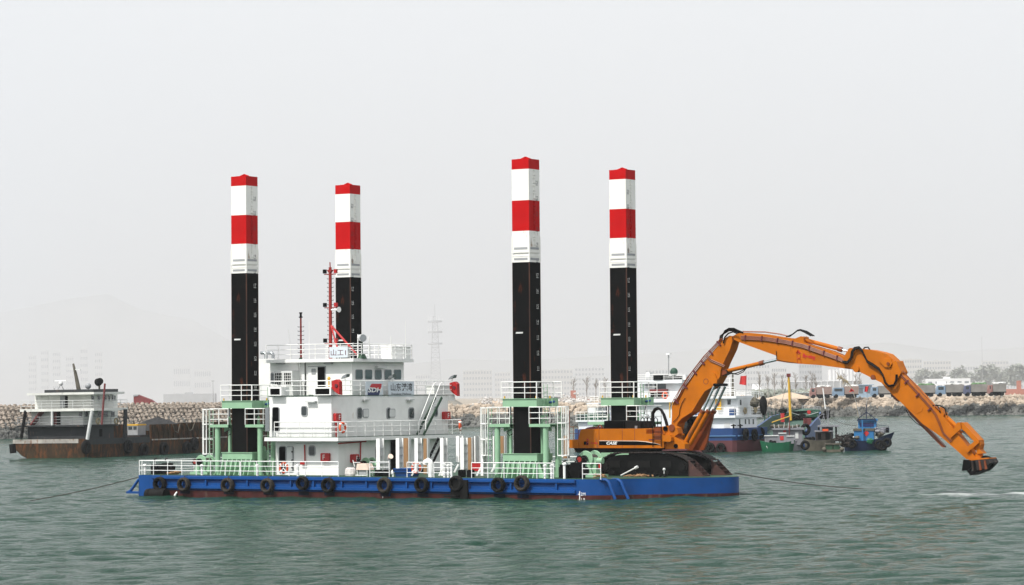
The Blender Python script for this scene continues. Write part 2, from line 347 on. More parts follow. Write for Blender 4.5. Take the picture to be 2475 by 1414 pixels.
for px, row, p in rest:
    Rm = Matrix.Translation(p) @ Matrix.Rotation(random.uniform(0, 6.28), 4, 'Z') @ Matrix.Rotation(random.uniform(-.7, .7), 4, 'X')
    mb.add([Rm @ Vector(v) for v in am.v], am.f, True)
tag(mb.build('armour_blocks', M['concrete'], None, None, (0, 0, 0)), 'further concrete armour blocks along the breakwater, mostly behind the rusty barge and the dredger', 'armour blocks', None, 'stuff')
# ---- hills
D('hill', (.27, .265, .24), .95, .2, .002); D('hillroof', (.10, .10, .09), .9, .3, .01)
def ridge(pts, D_, depth):
    mb = MB(); P = [atdist(px, py, D_) for px, py in pts]; fine = []
    for a, b in zip(P, P[1:]):
        for k in range(8): fine.append(a.lerp(b, k / 8))
    fine.append(P[-1]); n = len(fine); rows = []
    for t, off in ((0, -1), (.35, -.62), (.75, -.25), (1, 0), (.7, .3), (0, .9)):
        rows.append([Vector((p.x * (1 + off * depth / D_ * .3), p.y + off * depth, max(4, 4 + (p.z - 4) * t * (1 + .10 * noise.noise((i * .25, off * 3, D_))) if t < 1 else p.z))) for i, p in enumerate(fine)])
    mb.add([v for r in rows for v in r], [(j * n + i, j * n + i + 1, (j + 1) * n + i + 1, (j + 1) * n + i) for j in range(len(rows) - 1) for i in range(n - 1)], True)
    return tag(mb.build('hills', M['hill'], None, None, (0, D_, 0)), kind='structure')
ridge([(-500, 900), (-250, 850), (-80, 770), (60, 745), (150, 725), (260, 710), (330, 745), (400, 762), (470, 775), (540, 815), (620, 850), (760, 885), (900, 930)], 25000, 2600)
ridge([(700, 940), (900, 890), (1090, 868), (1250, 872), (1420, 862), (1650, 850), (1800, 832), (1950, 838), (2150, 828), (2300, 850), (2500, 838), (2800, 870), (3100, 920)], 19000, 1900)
# ---- haze
HZ = MB().box(-45000, 45000, -300, 44000, -1.0, 1400).build('haze', [], None, None, (0, 0, 0)); HZ.data.materials.clear()
hm = bpy.data.materials.new('haze air'); hm.use_nodes = True; t = hm.node_tree; t.nodes.clear()
pvn = t.nodes.new('ShaderNodeVolumePrincipled'); pvn.inputs['Color'].default_value = (.675, .695, .725, 1); pvn.inputs['Density'].default_value = HAZE = .00011; pvn.inputs['Anisotropy'].default_value = .0
oo = t.nodes.new('ShaderNodeOutputMaterial'); t.links.new(pvn.outputs[0], oo.inputs['Volume']); HZ.data.materials.append(hm); tag(HZ, 'even pale dust haze over the harbour and the town', 'haze', None, 'stuff')
# ================================================================ DREDGING BARGE
PSI = R(32.5)
B = yawframe(onwater(1440, 1207), PSI, R(.45))
uz, vz, pv, pu = B.uz, B.vz, B.pv, B.pu
ZD = pv(1270, 1157.5, 0).z                       # deck height
UL = pv(336, 1170, 0).x; BEAM = 17.6
V3 = lambda u, v, z: Vector((u, v, z))
def text(s, h, mat_, parent, o, right, up, name='lettering', center=True, sx=1.0, th=.004, shear=0.0, bold=0.0):
    cu = bpy.data.curves.new('t', 'FONT'); cu.body = s; cu.size = 1; cu.resolution_u = 3; cu.offset = bold; cu.shear = shear
    to = bpy.data.objects.new('t', cu); COL.objects.link(to); bpy.context.view_layer.update()
    me = bpy.data.meshes.new_from_object(to.evaluated_get(bpy.context.evaluated_depsgraph_get())); bpy.data.objects.remove(to)
    vs = [v.co.copy() for v in me.vertices]; fs = [tuple(p.vertices) for p in me.polygons]
    x0 = min(v.x for v in vs); x1 = max(v.x for v in vs); y0 = min(v.y for v in vs); y1 = max(v.y for v in vs); k = h / (y1 - y0)
    right = Vector(right).normalized(); up = Vector(up).normalized(); nn = right.cross(up); o = Vector(o)
    mb = MB(); mb.add([o + right * ((v.x - (x0 + x1) / 2 if center else v.x - x0) * k * sx) + up * ((v.y - (y0 + y1) / 2) * k) + nn * th for v in vs], fs)
    me2 = mb.build(name, mat_, parent); return me2
# -------- hull
hull = thing('dredging_barge', 'blue floating dredger hull carrying four striped legs and the orange excavator', 'barge', B, (UL / 2, 0, 0))
bow = [(-1.2, 0), (-.3, .18), (.5, .65), (1.1, 1.4), (1.5, 2.2), (2.0, 2.8), (2.9, 3.6), (4.2, 5.0), (5.35, 6.3), (5.85, 7.2), (5.8, 8.1)]
bow = bow + [(5.35, 8.9), (4.5, 10.2), (3.9, 11.2), (2.9, 12.7), (1.4, 14.4), (-.2, 16.0), (-2.2, BEAM)]
def smooth(P, n=5):                              # Catmull-Rom through the outline points
    o = [P[0]]
    for i in range(len(P) - 1):
        a, b, c, d = P[max(i - 1, 0)], P[i], P[i + 1], P[min(i + 2, len(P) - 1)]
        for k in range(1, n + 1):
            t = k / n; o.append(tuple(.5 * (2 * b[j] + (c[j] - a[j]) * t + (2 * a[j] - 5 * b[j] + 4 * c[j] - d[j]) * t * t + (3 * b[j] - a[j] - 3 * c[j] + d[j]) * t ** 3) for j in (0, 1)))
    return o
outl = [(UL, 0)] + smooth(bow) + [(UL, BEAM)]
mb = MB(); mb.pz(outl, -1.2, ZD); mb.build('hull', M['blue'], hull)
mb = MB(); off = lambda d: [(u + (d if u > -.5 else (-d if u < UL + .1 else 0)), v + (-d if v < 2 else (d if v > BEAM - 2 else 0))) for u, v in outl]
mb.pz(off(.006), -1.3, .24); mb.build('boot_topping', M['antifoul'], hull)
mb = MB(); mb.pz([(u * .995 if u > 0 else u + .1, .12 + v * .985) for u, v in outl], ZD, ZD + .03); mb.build('deck', M['deckgreen'], hull)
zr1 = pv(900, 1161, 0).z; zr2 = pv(900, 1184, 0).z; uE = pv(1392, 1165, 0).x; uS = pv(370, 1165, 0).x
zr1b = ZD - .03
mb = MB()
for z, hh, dd in ((ZD - .13, .17, .20), (ZD - .78, .17, .17)):
    mb.pu([(-dd * .0, z - hh / 2 - dd * .7), (-dd, z - hh / 2), (-dd, z + hh / 2), (0, z + hh / 2 + .02)], uS, uE)
mb.build('rubbing_strake', M['blue'], hull)
rx = [372, 500, 600, 705, 760, 828, 888, 985, 1045, 1135, 1188, 1237, 1347]
for x in rx:
    u = pv(x, 1170, 0).x; MB().box(u - .06, u + .06, -.15, 0, ZD - .70, ZD - .22).build('rib', M['blue'], hull)
mb = MB(); mb.box(UL - .02, uS - .3, -.012, 0, -.2, ZD); mb.build('corner_plate', M['blue'], hull)
def skid(pts, r=.13):
    mb = MB(); mb.tube(pts, r, 10); return mb
skid([V3(UL - .05, .4, ZD - .2), V3(UL - .35, .35, ZD - .35), V3(UL - 1.0, .3, .12), V3(UL - 1.2, .3, .06)], .10).build('skid_pipe', M['blue'], hull)
MB().box(UL - 1.25, UL, .1, .5, -.05, .1).build('skid_pipe', M['blue'], hull)
for x0, x1 in ((1462, 1486), (1492, 1518)):
    a = B.pz(x0, 1164, ZD - .12); p = [(x0 - 12, 1159), (x0 + 3, 1160), (x0 + 9, 1165), (x0 + 13, 1175), (x1 + 1, 1207)]
    v_ = 1.3 if x0 < 1480 else 2.1
    skid([pv(x, y, v_ - .9 + .0 * i) for i, (x, y) in enumerate(p)], .10).build('skid_pipe', M['blue'], hull)
# railing along the side, in lengths, following the photograph's gaps
def srail(x0, x1, v=.15, sp=1.35, y=1152):
    a = pv(x0, y, v).x; b = pv(x1, y, v).x
    MB().rail([V3(a, v, ZD), V3(b, v, ZD)], 1.0, sp).build('railing', M['rail_white'], hull)
srail(337, 580); srail(582, 818); srail(894, 941); srail(984, 1041, .15, 1.6); srail(1049, 1092, .15, 1.6); srail(1140, 1338); srail(1408, 1452, .15, 1.0)
MB().rail([V3(UL + .15, .15, ZD), V3(UL + .15, BEAM - .2, ZD)], 1.0, 1.5).build('railing', M['rail_white'], hull)
MB().rail([V3(UL + .15, BEAM - .15, ZD), V3(UL + 5, BEAM - .15, ZD)], 1.0, 1.5).build('railing', M['rail_white'], hull)
MB().rail([V3(-14, BEAM - .15, ZD), V3(-7, BEAM - .15, ZD)], 1.0, 1.5).build('railing', M['rail_white'], hull)
p = pv(1401, 1195, -.012); mb = MB(); mb.box(p.x - .03, p.x + .03, -.012, -.007, -.1, p.z + .2)
mb.box(p.x - .12, p.x, -.012, -.007, p.z - .02, p.z + .03); mb.box(p.x - .12, p.x, -.012, -.007, p.z - .36, p.z - .31); mb.build('draft_mark', M['rail_white'], hull)
text('2M', .2, M['rail_white'], hull, (p.x + .25, -.008, p.z + .02), (1, 0, 0), (0, 0, 1), 'draft_mark'); text('1.8', .18, M['rail_white'], hull, (p.x + .25, -.008, p.z - .32), (1, 0, 0), (0, 0, 1), 'draft_mark')
p = pv(925, 1199, -.012); mb = MB(); mb.box(p.x - .02, p.x + .02, -.012, -.007, -.1, p.z + .15); mb.build('draft_mark', M['rail_white'], hull)
mb = MB(); mb.tube([pv(428, 1189, -.05), pv(425, 1193, -.12), pv(422, 1199, -.2), pv(420, 1208, -.22)], .06, 6, True, .09); mb.build('water_outflow', M['rail_white'], hull)
# -------- tyre fenders: each its own thing
def tyre(x, y, r, lab, v=-.12, name='tyre_fender', worn=True):
    c = pv(x - 3, y, v - .22); mb = MB(); n = 26; prof = [(r * .60, -.13), (r * .72, -.19), (r * .9, -.19), (r, -.11), (r * 1.0, .11), (r * .9, .19), (r * .72, .19), (r * .60, .13), (r * .66, 0)]
    loops = []
    for i in range(n):
        a = 2 * PI * i / n; loops.append([(c.x + q * math.cos(a), c.y + h * 1.15, c.z + q * math.sin(a)) for q, h in prof])
    vs = [p for l in loops for p in l]; m = len(prof)
    mb.add(vs, [(i * m + j, ((i + 1) % n) * m + j, ((i + 1) % n) * m + (j + 1) % m, i * m + (j + 1) % m) for i in range(n) for j in range(m)], True)
    t = thing(name, lab, 'tyre', B, c, 'tyre fenders hung on the blue hull'); mb.build('tyre', M['tyreworn'] if worn else M['rubber'], t)
    MB().tube([(c.x - .05, c.y + .05, c.z + r * .8), (c.x - .02, -.22, ZD - .02), (c.x, .1, ZD + .04)], .02, 5).build('rope', M['rope'], t)
    return t
TY = [(389, 1170, .5, 'tyre hung above the black roller fender at the stern corner', 0), (447, 1171, .48, 'worn tyre hung beside the stream of water from the hull', 1), (553, 1173, .50, 'worn tyre on the hull below the leg nearest the stern', 1), (649, 1174, .50, 'worn tyre on the hull below the open lower door', 1),
      (734, 1168, .46, 'dark tyre riding high below the lower window of the deckhouse', 0), (796, 1173, .50, 'dark tyre below the F cabinet on the lower deckhouse wall', 0), (932, 1173, .52, 'worn tyre above the white draught mark amidships', 1), (1022, 1172, .50, 'dark tyre below the red lifebuoy and the goose neck vent', 0),
      (1106, 1169, .52, 'dark tyre over the black rubber mat below the white posts', 0), (1207, 1172, .48, 'dark tyre at the left foot of the tallest striped leg', 0), (1264, 1168, .52, 'large worn tyre nearest the bow of the hull', 1)]
for x, y, r, lab, wn in TY:
    tyre(x, y, r, lab, worn=bool(wn)); u = pv(x, y, 0).x; MB().pz([(u - .42, -.016), (u + .44, -.016), (u + .44, -.004), (u - .42, -.004)], .0, ZD - .9).build('dark_patch', M['hullpatch'], hull)  # each tyre gets a thin near-black patch on the hull plating below it
a = pv(357, 1196, -.5); b_ = pv(402, 1196, -.5)
mb = MB(); mb.tube([a + V3(-.02, 0, 0), a + V3(.1, 0, 0), b_ + V3(-.1, 0, 0), b_], .42, 16); mb.tube([a + V3(.15, 0, 0), a + V3(.3, 0, 0)], .445, 16); mb.tube([b_ + V3(-.3, 0, 0), b_ + V3(-.15, 0, 0)], .445, 16)
tag(mb.build('roller_fender', M['rubber'], None, B, a), 'fat black rubber roller fender lying in the water at the stern corner', 'fender')
mb = MB(); mb.box(pv(1090, 1190, -.3).x, pv(1130, 1190, -.3).x, -.36, -.2, -.1, ZD - .1); mb.box(pv(1083, 1190, -.3).x, pv(1112, 1190, -.3).x, -.8, -.36, .02, .16)
tag(mb.build('rubber_mat', M['rubber'], None, B, pv(1100, 1190, -.3)), 'black rubber mat hung over the hull behind a tyre, white posts above', 'mat')
# -------- striped legs (spuds): one built, three copied
AL = 1.30
LEGS = {'LF': (594.5, 428, 1.75, 'striped leg nearest the stern, standing left of the deckhouse'), 'LB': (845.5, 449, 13.9, 'striped leg rising behind the bridge and the red mast'),
        'RF': (1277.5, 386, 1.75, 'tallest striped leg, between the white posts and the excavator'), 'RB': (1512, 412, 13.9, 'striped leg rising behind the orange excavator body')}
def make_leg(tagx):
    t = thing('spud_leg', 'x', 'spud leg', B, (0, 0, 0), 'striped square spud legs of the dredger'); a = AL / 2
    mb = MB()                                        # the square tube: one mesh, painted bands
    for k, (z0, z1) in enumerate(((-.66, 0), (-2.68, -.66), (-4.66, -2.68), (-6.02, -4.66), (-6.68, -6.28), (-27.5, -6.68))):
        mb.k = {0: 0, 1: 1, 2: 0, 3: 1, 4: 1, 5: 2}[k]; mb.box(-a, a, -a, a, z0, z1)
    mb.k = 1; mb.box(-a + .06, a - .06, -a + .06, a - .06, -6.28, -6.02)
    for z in (-6.05, -6.28): mb.box(-a - .02, a + .02, -a - .02, a + .02, z - .02, z + .02)
    for su in (-1, 1):
        for sv in (-1, 1): mb.k = 1; mb.box(su * a - .03, su * a + .03, sv * a - .03, sv * a + .03, -6.68, -5.0)
    for z in (-5.78, -6.47): mb.k = 3; mb.box(-a + .14, a - .14, -a - .013, -a, z - .07, z + .07); mb.box(a, a + .013, -a + .14, a - .14, z - .07, z + .07)
    mb.k = 4
    for su, sv in ((1, -1), (-1, -1), (1, 1)): mb.box(su * a - .045, su * a + .012, sv * a - .012, sv * a + .045, -27.5, -6.7) if su > 0 and sv < 0 else mb.box(su * a - .01, su * a + .01, sv * a - .01, sv * a + .03, -27.5, -6.7)
    mb.build('leg_tube', [M['legred'], M['legwhite'], M['legblack'], M['grey'], M['legrust']], t)
    mb = MB(); mb.pv([(-.38, 0), (.38, 0), (.38, .07), (0, .2), (-.38, .07)], -.04, .04); mb.pu([(-.38, 0), (.38, 0), (.38, .07), (0, .2), (-.38, .07)], -.035, .035)
    mb.pz([(-.4, -.4), (.4, -.4), (.4, .4), (-.4, .4)], 0, .035); mb.build('lifting_lug', M['legred'], t)
    for k in range(13):                              # climbing lugs on the right face
        z = -.86 - k * .5
        if abs(z + 6.15) < .3 or z < -6.5: continue
        c = 'legred' if (z > -.66 or -4.66 < z < -2.68) else 'legwhite'
        mb = MB(); mb.box(a, a + .06, -.07, .07, z - .14, z + .12); mb.box(a, a + .09, -.13, .13, z + .12, z + .17); mb.box(a, a + .09, -.13, .13, z - .19, z - .14); mb.build('pin_lug', M[c], t)
    for k in range(16):
        z = -1.66 - k; n = 23 - k; m_ = M['digitdark'] if (z > -2.68 or -6.68 < z < -4.66) else (M['digitred'] if z > -4.7 else M['digit'])
        q = text(str(n), .22, m_, t, (a + .004, tagx, z + .16), (0, 1, 0), (0, 0, 1), 'height_mark', th=.004)
        mb = MB(); mb.box(a, a + .008, tagx - .13, tagx + .13, z - .02, z + .01)
        mb.build('height_mark', m_, t)
    MB().pv([(-.42, -11.28), (.10, -11.28), (.13, -11.18), (-.39, -11.18)], -a - .03, -a).build('tag_plate', M['palegrey'], t)
    return t
protos = {'F': make_leg(.30), 'B': make_leg(-.38)}; used = set(); LEGC = {}
for k in ('LF', 'RF', 'LB', 'RB'):
    x, y, v0, lab = LEGS[k]; c = pv(x, y - 3, v0); org = Vector((c.x - AL / 2, v0 + AL / 2, c.z)); LEGC[k] = org
    m_ = B.m @ Matrix.Translation(org); p = protos[k[1]]
    if k[1] not in used: p.matrix_world = m_; p['label'] = lab; used.add(k[1])
    else: dup(p, None, m_, lab)
# -------- green guide towers
ZT = pv(1292, 963, 0.8).z; ZT0 = pv(1292, 983, .8).z; ZP = pv(1235, 1027, .8).z; ZB = pv(1293, 1097, .8).z; ZB0 = pv(1293, 1115, .8).z
def tower(key, lab, cages):
    c = LEGC[key]; X, Y = c.x, c.y; G = M['green']; Wt = M['rail_white']
    t = thing('leg_guide_tower', lab, 'guide tower', B, (X, Y, ZD), 'green guide towers around the striped legs')
    bx = lambda mb, u0, u1, v0, v1, z0, z1: mb.box(X + u0, X + u1, Y + v0, Y + v1, z0, z1)
    mb = MB()
    for (u0, u1, v0, v1) in ((-1.3, 1.3, -.95, -.68), (-1.3, 1.3, .68, .95), (-1.3, -.68, -.68, .68), (.68, 1.3, -.68, .68)): bx(mb, u0, u1, v0, v1, ZB0, ZB)
    bx(mb, -1.34, 1.34, -1.0, -.68, ZB - .04, ZB); mb.build('base_block', G, t)
    mb = MB()
    for (u0, u1, v0, v1) in ((-1.25, 1.25, -.85, -.70), (-1.25, 1.25, .70, .85), (-1.2, -.70, -.70, .70), (.70, 1.2, -.70, .70)): bx(mb, u0, u1, v0, v1, ZD, ZB0)
    mb.build('base_skirt', G, t)
    for i in range(7):
        u = X - 1.2 + i * .4; MB().pu([(Y - .85, ZB0), (Y - .98, ZB0), (Y - 1.35, ZD), (Y - .85, ZD)], u - .03, u + .03).build('gusset', G, t)
    for i in range(4):
        v = Y - .75 + i * .5; MB().pv([(X + 1.2, ZB0), (X + 1.3, ZB0), (X + 1.75, ZD), (X + 1.2, ZD)], v - .03, v + .03).build('gusset', G, t)
    for u in (-1, 1):
        m2 = MB(); m2.pv([(X + u * 1.0 - .22, ZB), (X + u * 1.0 + .22, ZB), (X + u * 1.0 + .2, ZB + .28), (X + u + .08, ZB + .4), (X + u - .08, ZB + .4), (X + u - .2, ZB + .28)], Y + .7, Y + .76); m2.build('eye_plate', G, t)
    for su in (-1, 1):
        for sv in (-1, 1):
            m2 = MB(); m2.cyl((X + su * 1.84, Y + sv * .74, ZD), (X + su * 1.84, Y + sv * .74, ZP), .185, 14); m2.pz([(X + su * 1.84 + .3 * math.cos(q * PI / 4), Y + sv * .74 + .3 * math.sin(q * PI / 4)) for q in range(8)], ZD, ZD + .04)
            m2.pu([(Y + sv * .74, ZD), (Y + sv * 1.2, ZD), (Y + sv * .74, ZD + .5)], X + su * 1.84 - .02, X + su * 1.84 + .02); m2.build('column', G, t)
    for su in (-1, 1):
        mb = MB(); a0, a1 = (.74, 2.32) if su > 0 else (-2.32, -.74); bx(mb, a0, a1, -1.0, 1.0, ZP, ZP + .05); bx(mb, a0, a1, -1.0, -.94, ZP - .14, ZP); bx(mb, a0, a1, .94, 1.0, ZP - .14, ZP)
        mb.pv([(X + su * 1.8, ZP - .45), (X + su * 1.8, ZP - .14), (X + su * .8, ZP - .14)], Y - .06, Y + .06)
        mb.build('platform', G, t)
        m2 = MB(); q = [V3(X + (a0 if su > 0 else a1) , Y - .98, ZP + .05), V3(X + (a1 if su > 0 else a0), Y - .98, ZP + .05), V3(X + (a1 if su > 0 else a0), Y + .98, ZP + .05), V3(X + (a0 if su > 0 else a1), Y + .98, ZP + .05)]
        m2.rail(q, 1.08, .95); m2.build('platform_railing', Wt, t)
    mb = MB()                                         # top yoke
    for (u0, u1, v0, v1) in ((-1.28, 1.32, -.97, -.69), (-1.28, 1.32, .69, .97), (-1.28, -.69, -.69, .69), (.69, 1.32, -.69, .69)): bx(mb, u0, u1, v0, v1, ZT0, ZT)
    for (u0, u1, v0, v1) in ((-1.34, 1.38, -1.03, -.97), (-1.34, 1.38, .97, 1.03)): bx(mb, u0, u1, v0, v1, ZT - .04, ZT)
    mb.build('yoke_beam', G, t)
    mb = MB(); bx(mb, 1.32, 1.75, .3, .8, ZT0 + .05, ZT - .05); bx(mb, 1.75, 1.79, .2, .9, ZT0 - .05, ZT + .03); mb.build('yoke_bracket', G, t)
    MB().cyl((X + 1.5, Y + .28, (ZT + ZT0) / 2), (X + 1.9, Y + .28, (ZT + ZT0) / 2 + .05), .07, 8).build('hydraulic_valve', M['bluedark'], t)
    for su, sv in ((-1, -1), (1, -1), (1, 1), (-1, 1)): MB().cyl((X + su * 1.2, Y + sv * .85, ZT), (X + su * 1.2, Y + sv * .85, ZT + .16), .05, 6).build('marker_pin', M['yellow'], t)
    for q in ([(-1.34, -1.0), (1.32, -1.0)], [(1.34, -.98), (1.34, 1.0)], [(-1.34, 1.0), (1.34, 1.0)], [(-1.36, 1.0), (-1.36, -1.0)], [(1.36, 1.0), (2.0, 1.0)]):
        MB().rail([V3(X + a, Y + b, ZT) for a, b in q], 1.06, .95).build('yoke_railing', Wt, t)
    for u, v in ((-.95, -.55), (.9, .3), (-.95, .5)):   # lifting rams between base and yoke
        m2 = MB(); m2.cyl((X + u, Y + v, ZB), (X + u, Y + v, ZP + .6), .10, 10); m2.build('ram', M['green'], t)
        m2 = MB(); m2.cyl((X + u, Y + v, ZP + .6), (X + u, Y + v, ZT0), .06, 8); m2.build('ram_rod', M['steel'], t)
    m2 = MB(); m2.tube([V3(X - 1.0, Y - .7, ZT0), V3(X - .95, Y - .8, ZT0 - .5), V3(X - .78, Y - .85, ZP + .35), V3(X - .72, Y - .8, ZP - .2)], .035, 6); m2.tube([V3(X - .8, Y - .7, ZP - .3), V3(X - 1.1, Y - .8, ZP - .45), V3(X - .9, Y - .8, ZP - .7), V3(X - .72, Y - .7, ZP - .6)], .035, 6); m2.build('hose', M['rubber'], t)
    m2 = MB(); m2.tube([V3(X + 1.5, Y + .3, ZT0), V3(X + 1.45, Y + .2, ZT0 - .6), V3(X + 1.7, Y + .3, ZP + .5), V3(X + 1.6, Y + .3, ZP + .1)], .03, 6); m2.build('hose', M['rubber'], t)
    for kind, u, v, z0, z1 in cages:                   # (cage?, u, v, bottom, top)
        uu, vv = X + u, Y + v; m2 = MB(); m2.ladder((uu, vv, z0), (uu, vv, z1), (0, .42, 0) if kind != 'front' else (.42, 0, 0), .025)
        m2.build('ladder', G, t)
        if kind == 'cage':
            m2 = MB(); s = -1 if u < 0 else 1; R_ = .38; cx, cy = uu + s * .1, vv + .21; zc0, zc1 = z0 + 1.45, z1 + .05; nn = 7
            P = [(cx + s * R_ * 1.5 * math.sin(PI * i / (nn - 1)), cy - R_ * math.cos(PI * i / (nn - 1))) for i in range(nn)]
            for x_, y_ in P: m2.bar((x_, y_, zc0), (x_, y_, zc1), .035)
            for j in range(4):
                z = zc0 + (zc1 - zc0) * j / 3
                for a, b in zip(P, P[1:]): m2.bar((a[0], a[1], z), (b[0], b[1], z), .05, .07)
            m2.build('ladder_cage', Wt, t)
    return t
tower('LF', 'green tower around the leg nearest the stern, one caged ladder', [('cage', -2.45, -.9, ZD, ZP + 1.05), ('plain', 2.4, -.6, ZD, ZT + .9)])
tower('RF', 'green tower around the tallest leg, white caged ladders on both sides', [('cage', -2.45, -.9, ZD, ZP + 1.05), ('cage', 2.4, -.2, ZD, ZP + 1.1), ('plain', 1.45, -.3, ZP, ZT + .9)])
tower('LB', 'green tower hidden behind the deckhouse, its leg rising behind the red mast', [])
tower('RB', 'green tower around the leg behind the excavator', [('plain', 1.45, -.3, ZP, ZT + .9)])
# ================================================================ DECKHOUSE
def rr(a0, a1, b0, b1, r=.08, n=3):
    if a0 > a1: a0, a1 = a1, a0
    if b0 > b1: b0, b1 = b1, b0
    P = []
    for cx, cy, s in ((a1 - r, b1 - r, 0), (a0 + r, b1 - r, 1), (a0 + r, b0 + r, 2), (a1 - r, b0 + r, 3)):
        for i in range(n + 1): q = PI / 2 * (s + i / n); P.append((cx + r * math.cos(q), cy + r * math.sin(q)))
    return P
W_, RW = M['white'], M['rail_white']
uR = pv(818, 1110, 2.5).x; vM = pu(801, 1010, uR).y; vM2 = pu(1083, 1010, uR).y; uML = pv(651, 1010, vM).x
uSl = uR + .85; vS = pu(817, 1061, uSl).y; uSL = pv(639, 1061, vS).x; vS2 = pu(1118, 1052, uSl).y
zS0 = pu(817, 1066.5, uSl).z; zS1 = pu(817, 1057.5, uSl).z
uLL = pv(666, 1110, 2.5).x; vL2 = vM2 - 1.0
zM = pu(801, 957, uR).z                        # bridge deck level
vB = 5.6; uB = pv(851, 910, vB).x; uBL = pv(653, 910, vB).x; vB2 = pu(976, 905, uB).y
vF = 5.0; uF = pv(854, 871, vF).x; uFL = pv(638, 873, vF).x; vF2 = pu(1000, 871, uF).y; zF0 = pv(854, 874, vF).z; zF1 = pv(854, 867, vF).z
house = thing('deckhouse', 'white three storey deckhouse with bridge windows standing on the blue barge', 'deckhouse', B, (uR, vM, ZD))
def hp(mb, name, m): return mb.build(name, m, house)
hp(MB().box(uLL, uR, 2.5, vL2, ZD, zS0), 'lower_wall', W_)
hp(MB().box(uML, uR, vM, vM2, zS1, zM), 'middle_wall', W_)
mid = [c for c in COL.objects if c.name.startswith('middle_wall')][0]; low = [c for c in COL.objects if c.name.startswith('lower_wall')][0]
hp(MB().box(uSL, uSl, vS, vS2, zS0, zS1), 'boat_deck', W_)
hp(MB().box(uSL + .03, uSl - .03, vS + .03, vS2 - .03, zS1, zS1 + .035), 'deck_coating', M['deckgreen'])
hp(MB().box(uML - .05, uR + .04, vM - .04, vM2 + .75, zM, zM + .05), 'bridge_deck', M['deckgreen'])
hp(MB().box(uR - 3, uR + .06, vM2, vM2 + .8, zM - .38, zM), 'wing_bracket', W_)
bridge = hp(MB().box(uBL, uB, vB, vB2, zM + .05, zF0), 'bridge_wall', W_)
mb = MB(); mb.box(uFL, uF, vF, vF2, zF0, zF1); hp(mb, 'roof', W_)
hp(MB().box(uFL + .04, uF - .04, vF + .04, vF2 - .04, zF1, zF1 + .03), 'roof_coating', M['palegrey'])
def win(par, face, at, x0, y0, x1, y1, r=.12, m='glass', fr='grey', fw=.07, name='window'):
    """rounded window: px box on plane v=at ('v') or u=at ('u')"""
    if face == 'v':
        a = pv(x0, y0, at); b = pv(x1, y1, at); c0, c1 = a.x, b.x
        f = MB().pv(rr(c0 - fw, c1 + fw, a.z + fw, b.z - fw, r + fw), at - .05, at + .0).build(name, M[fr], par)
        MB().pv(rr(c0, c1, a.z, b.z, r), at - .06, at - .02).build('pane', M[m], f if par is house else par)
    else:
        a = pu(x0, y0, at); b = pu(x1, y1, at)
        f = MB().pu(rr(a.y - fw, b.y + fw, a.z + fw, b.z - fw, r + fw), at, at + .05).build(name, M[fr], par)
        MB().pu(rr(a.y, b.y, a.z, b.z, r), at + .02, at + .06).build('pane', M[m], f if par is house else par)
    return f
# bridge front windows
for x0, x1 in ((859, 875), (882, 898), (906, 921), (929, 945), (952, 968)): win(house, 'u', uB, x0, 894, x1, 916, .1, 'glassgreen', 'grey', .03)
for x0, x1 in ((897, 904), (969, 976), (1036, 1043)): win(house, 'u', uR, x0 + (-33 if x0 == 897 else -34 if x0 == 969 else -48), 987, x1 + (-31 if x0 == 897 else -34 if x0 == 969 else -44), 1010, .12, 'glass')
for x0, x1 in ((876, 890), (939, 954)):           # opened pale covers beside the portholes
    a = pu(x0, 988, uR); b = pu(x1, 1009, uR); hp(MB().pu(rr(a.y, b.y, a.z, b.z, .12), uR, uR + .06), 'window_cover', M['grey']); hp(MB().pu(rr(a.y + .05, b.y - .05, a.z - .05, b.z + .05, .1), uR + .03, uR + .075), 'window_cover', M['palegrey'])
win(house, 'v', vM, 730, 983, 742, 1004, .12)
win(house, 'v', 2.5, 748, 1079, 761, 1100, .12)
win(house, 'u', uR, 1050, 984, 1056, 1005, .12)
def door(at, x0, y0, x1, y1, m='dark', face='v', r=.12, name='doorway', fr='grey'): return win(house, face, at, x0, y0, x1, y1, r, m, fr, .05, name)
door(vM, 660, 985, 675, 1041); door(2.5, 676, 1080, 691, 1143)
a = pv(694, 1080, 2.45); b = pv(708, 1138, 2.45); hp(MB().pv(rr(a.x, b.x, a.z, b.z, .1), 2.38, 2.45), 'door', M['palegrey']); hp(MB().pv(rr(a.x - .04, b.x + .04, a.z + .04, b.z - .04, .12), 2.42, 2.5), 'door_frame', M['grey'])
for y in (1092, 1112, 1130):
    p = pv(706, y, 2.36); hp(MB().cbox((p.x, 2.35, p.z), (.08, .06, .1)), 'door_clip', M['black'])
a = pv(646, 985, vM - .35); hp(MB().box(a.x, a.x + .32, vM - .6, vM - .5, pv(646, 1042, vM).z, a.z), 'door', M['steel'])
# bridge side door, open
a = pv(746, 887, vB); b = pv(769, 942, vB); z0 = zM + .1
hp(MB().box(a.x - .04, pv(787, 942, vB).x + .04, vB - .03, vB, z0, a.z + .05), 'door_frame', M['grey'])
hp(MB().box(a.x, b.x, vB - .07, vB - .02, z0, a.z), 'door', W_); hp(MB().box(b.x, pv(786, 942, vB).x, vB - .045, vB - .025, z0, a.z - .02), 'doorway', M['dark'])
p = pv(758, 898, vB - .08); hp(MB().pv(rr(p.x - .18, p.x + .18, p.z - .2, p.z + .2, .05), vB - .09, vB - .07), 'door_window', M['grey'])
win(house, 'v', vB, 656, 903, 661, 925, .06)
for x in (722, 727, 739): a = pv(x, 876, vB); hp(MB().tube([(a.x, vB - .08, zM), (a.x, vB - .08, zF0)], .035, 6), 'pipe', W_ if x < 739 else M['black'])
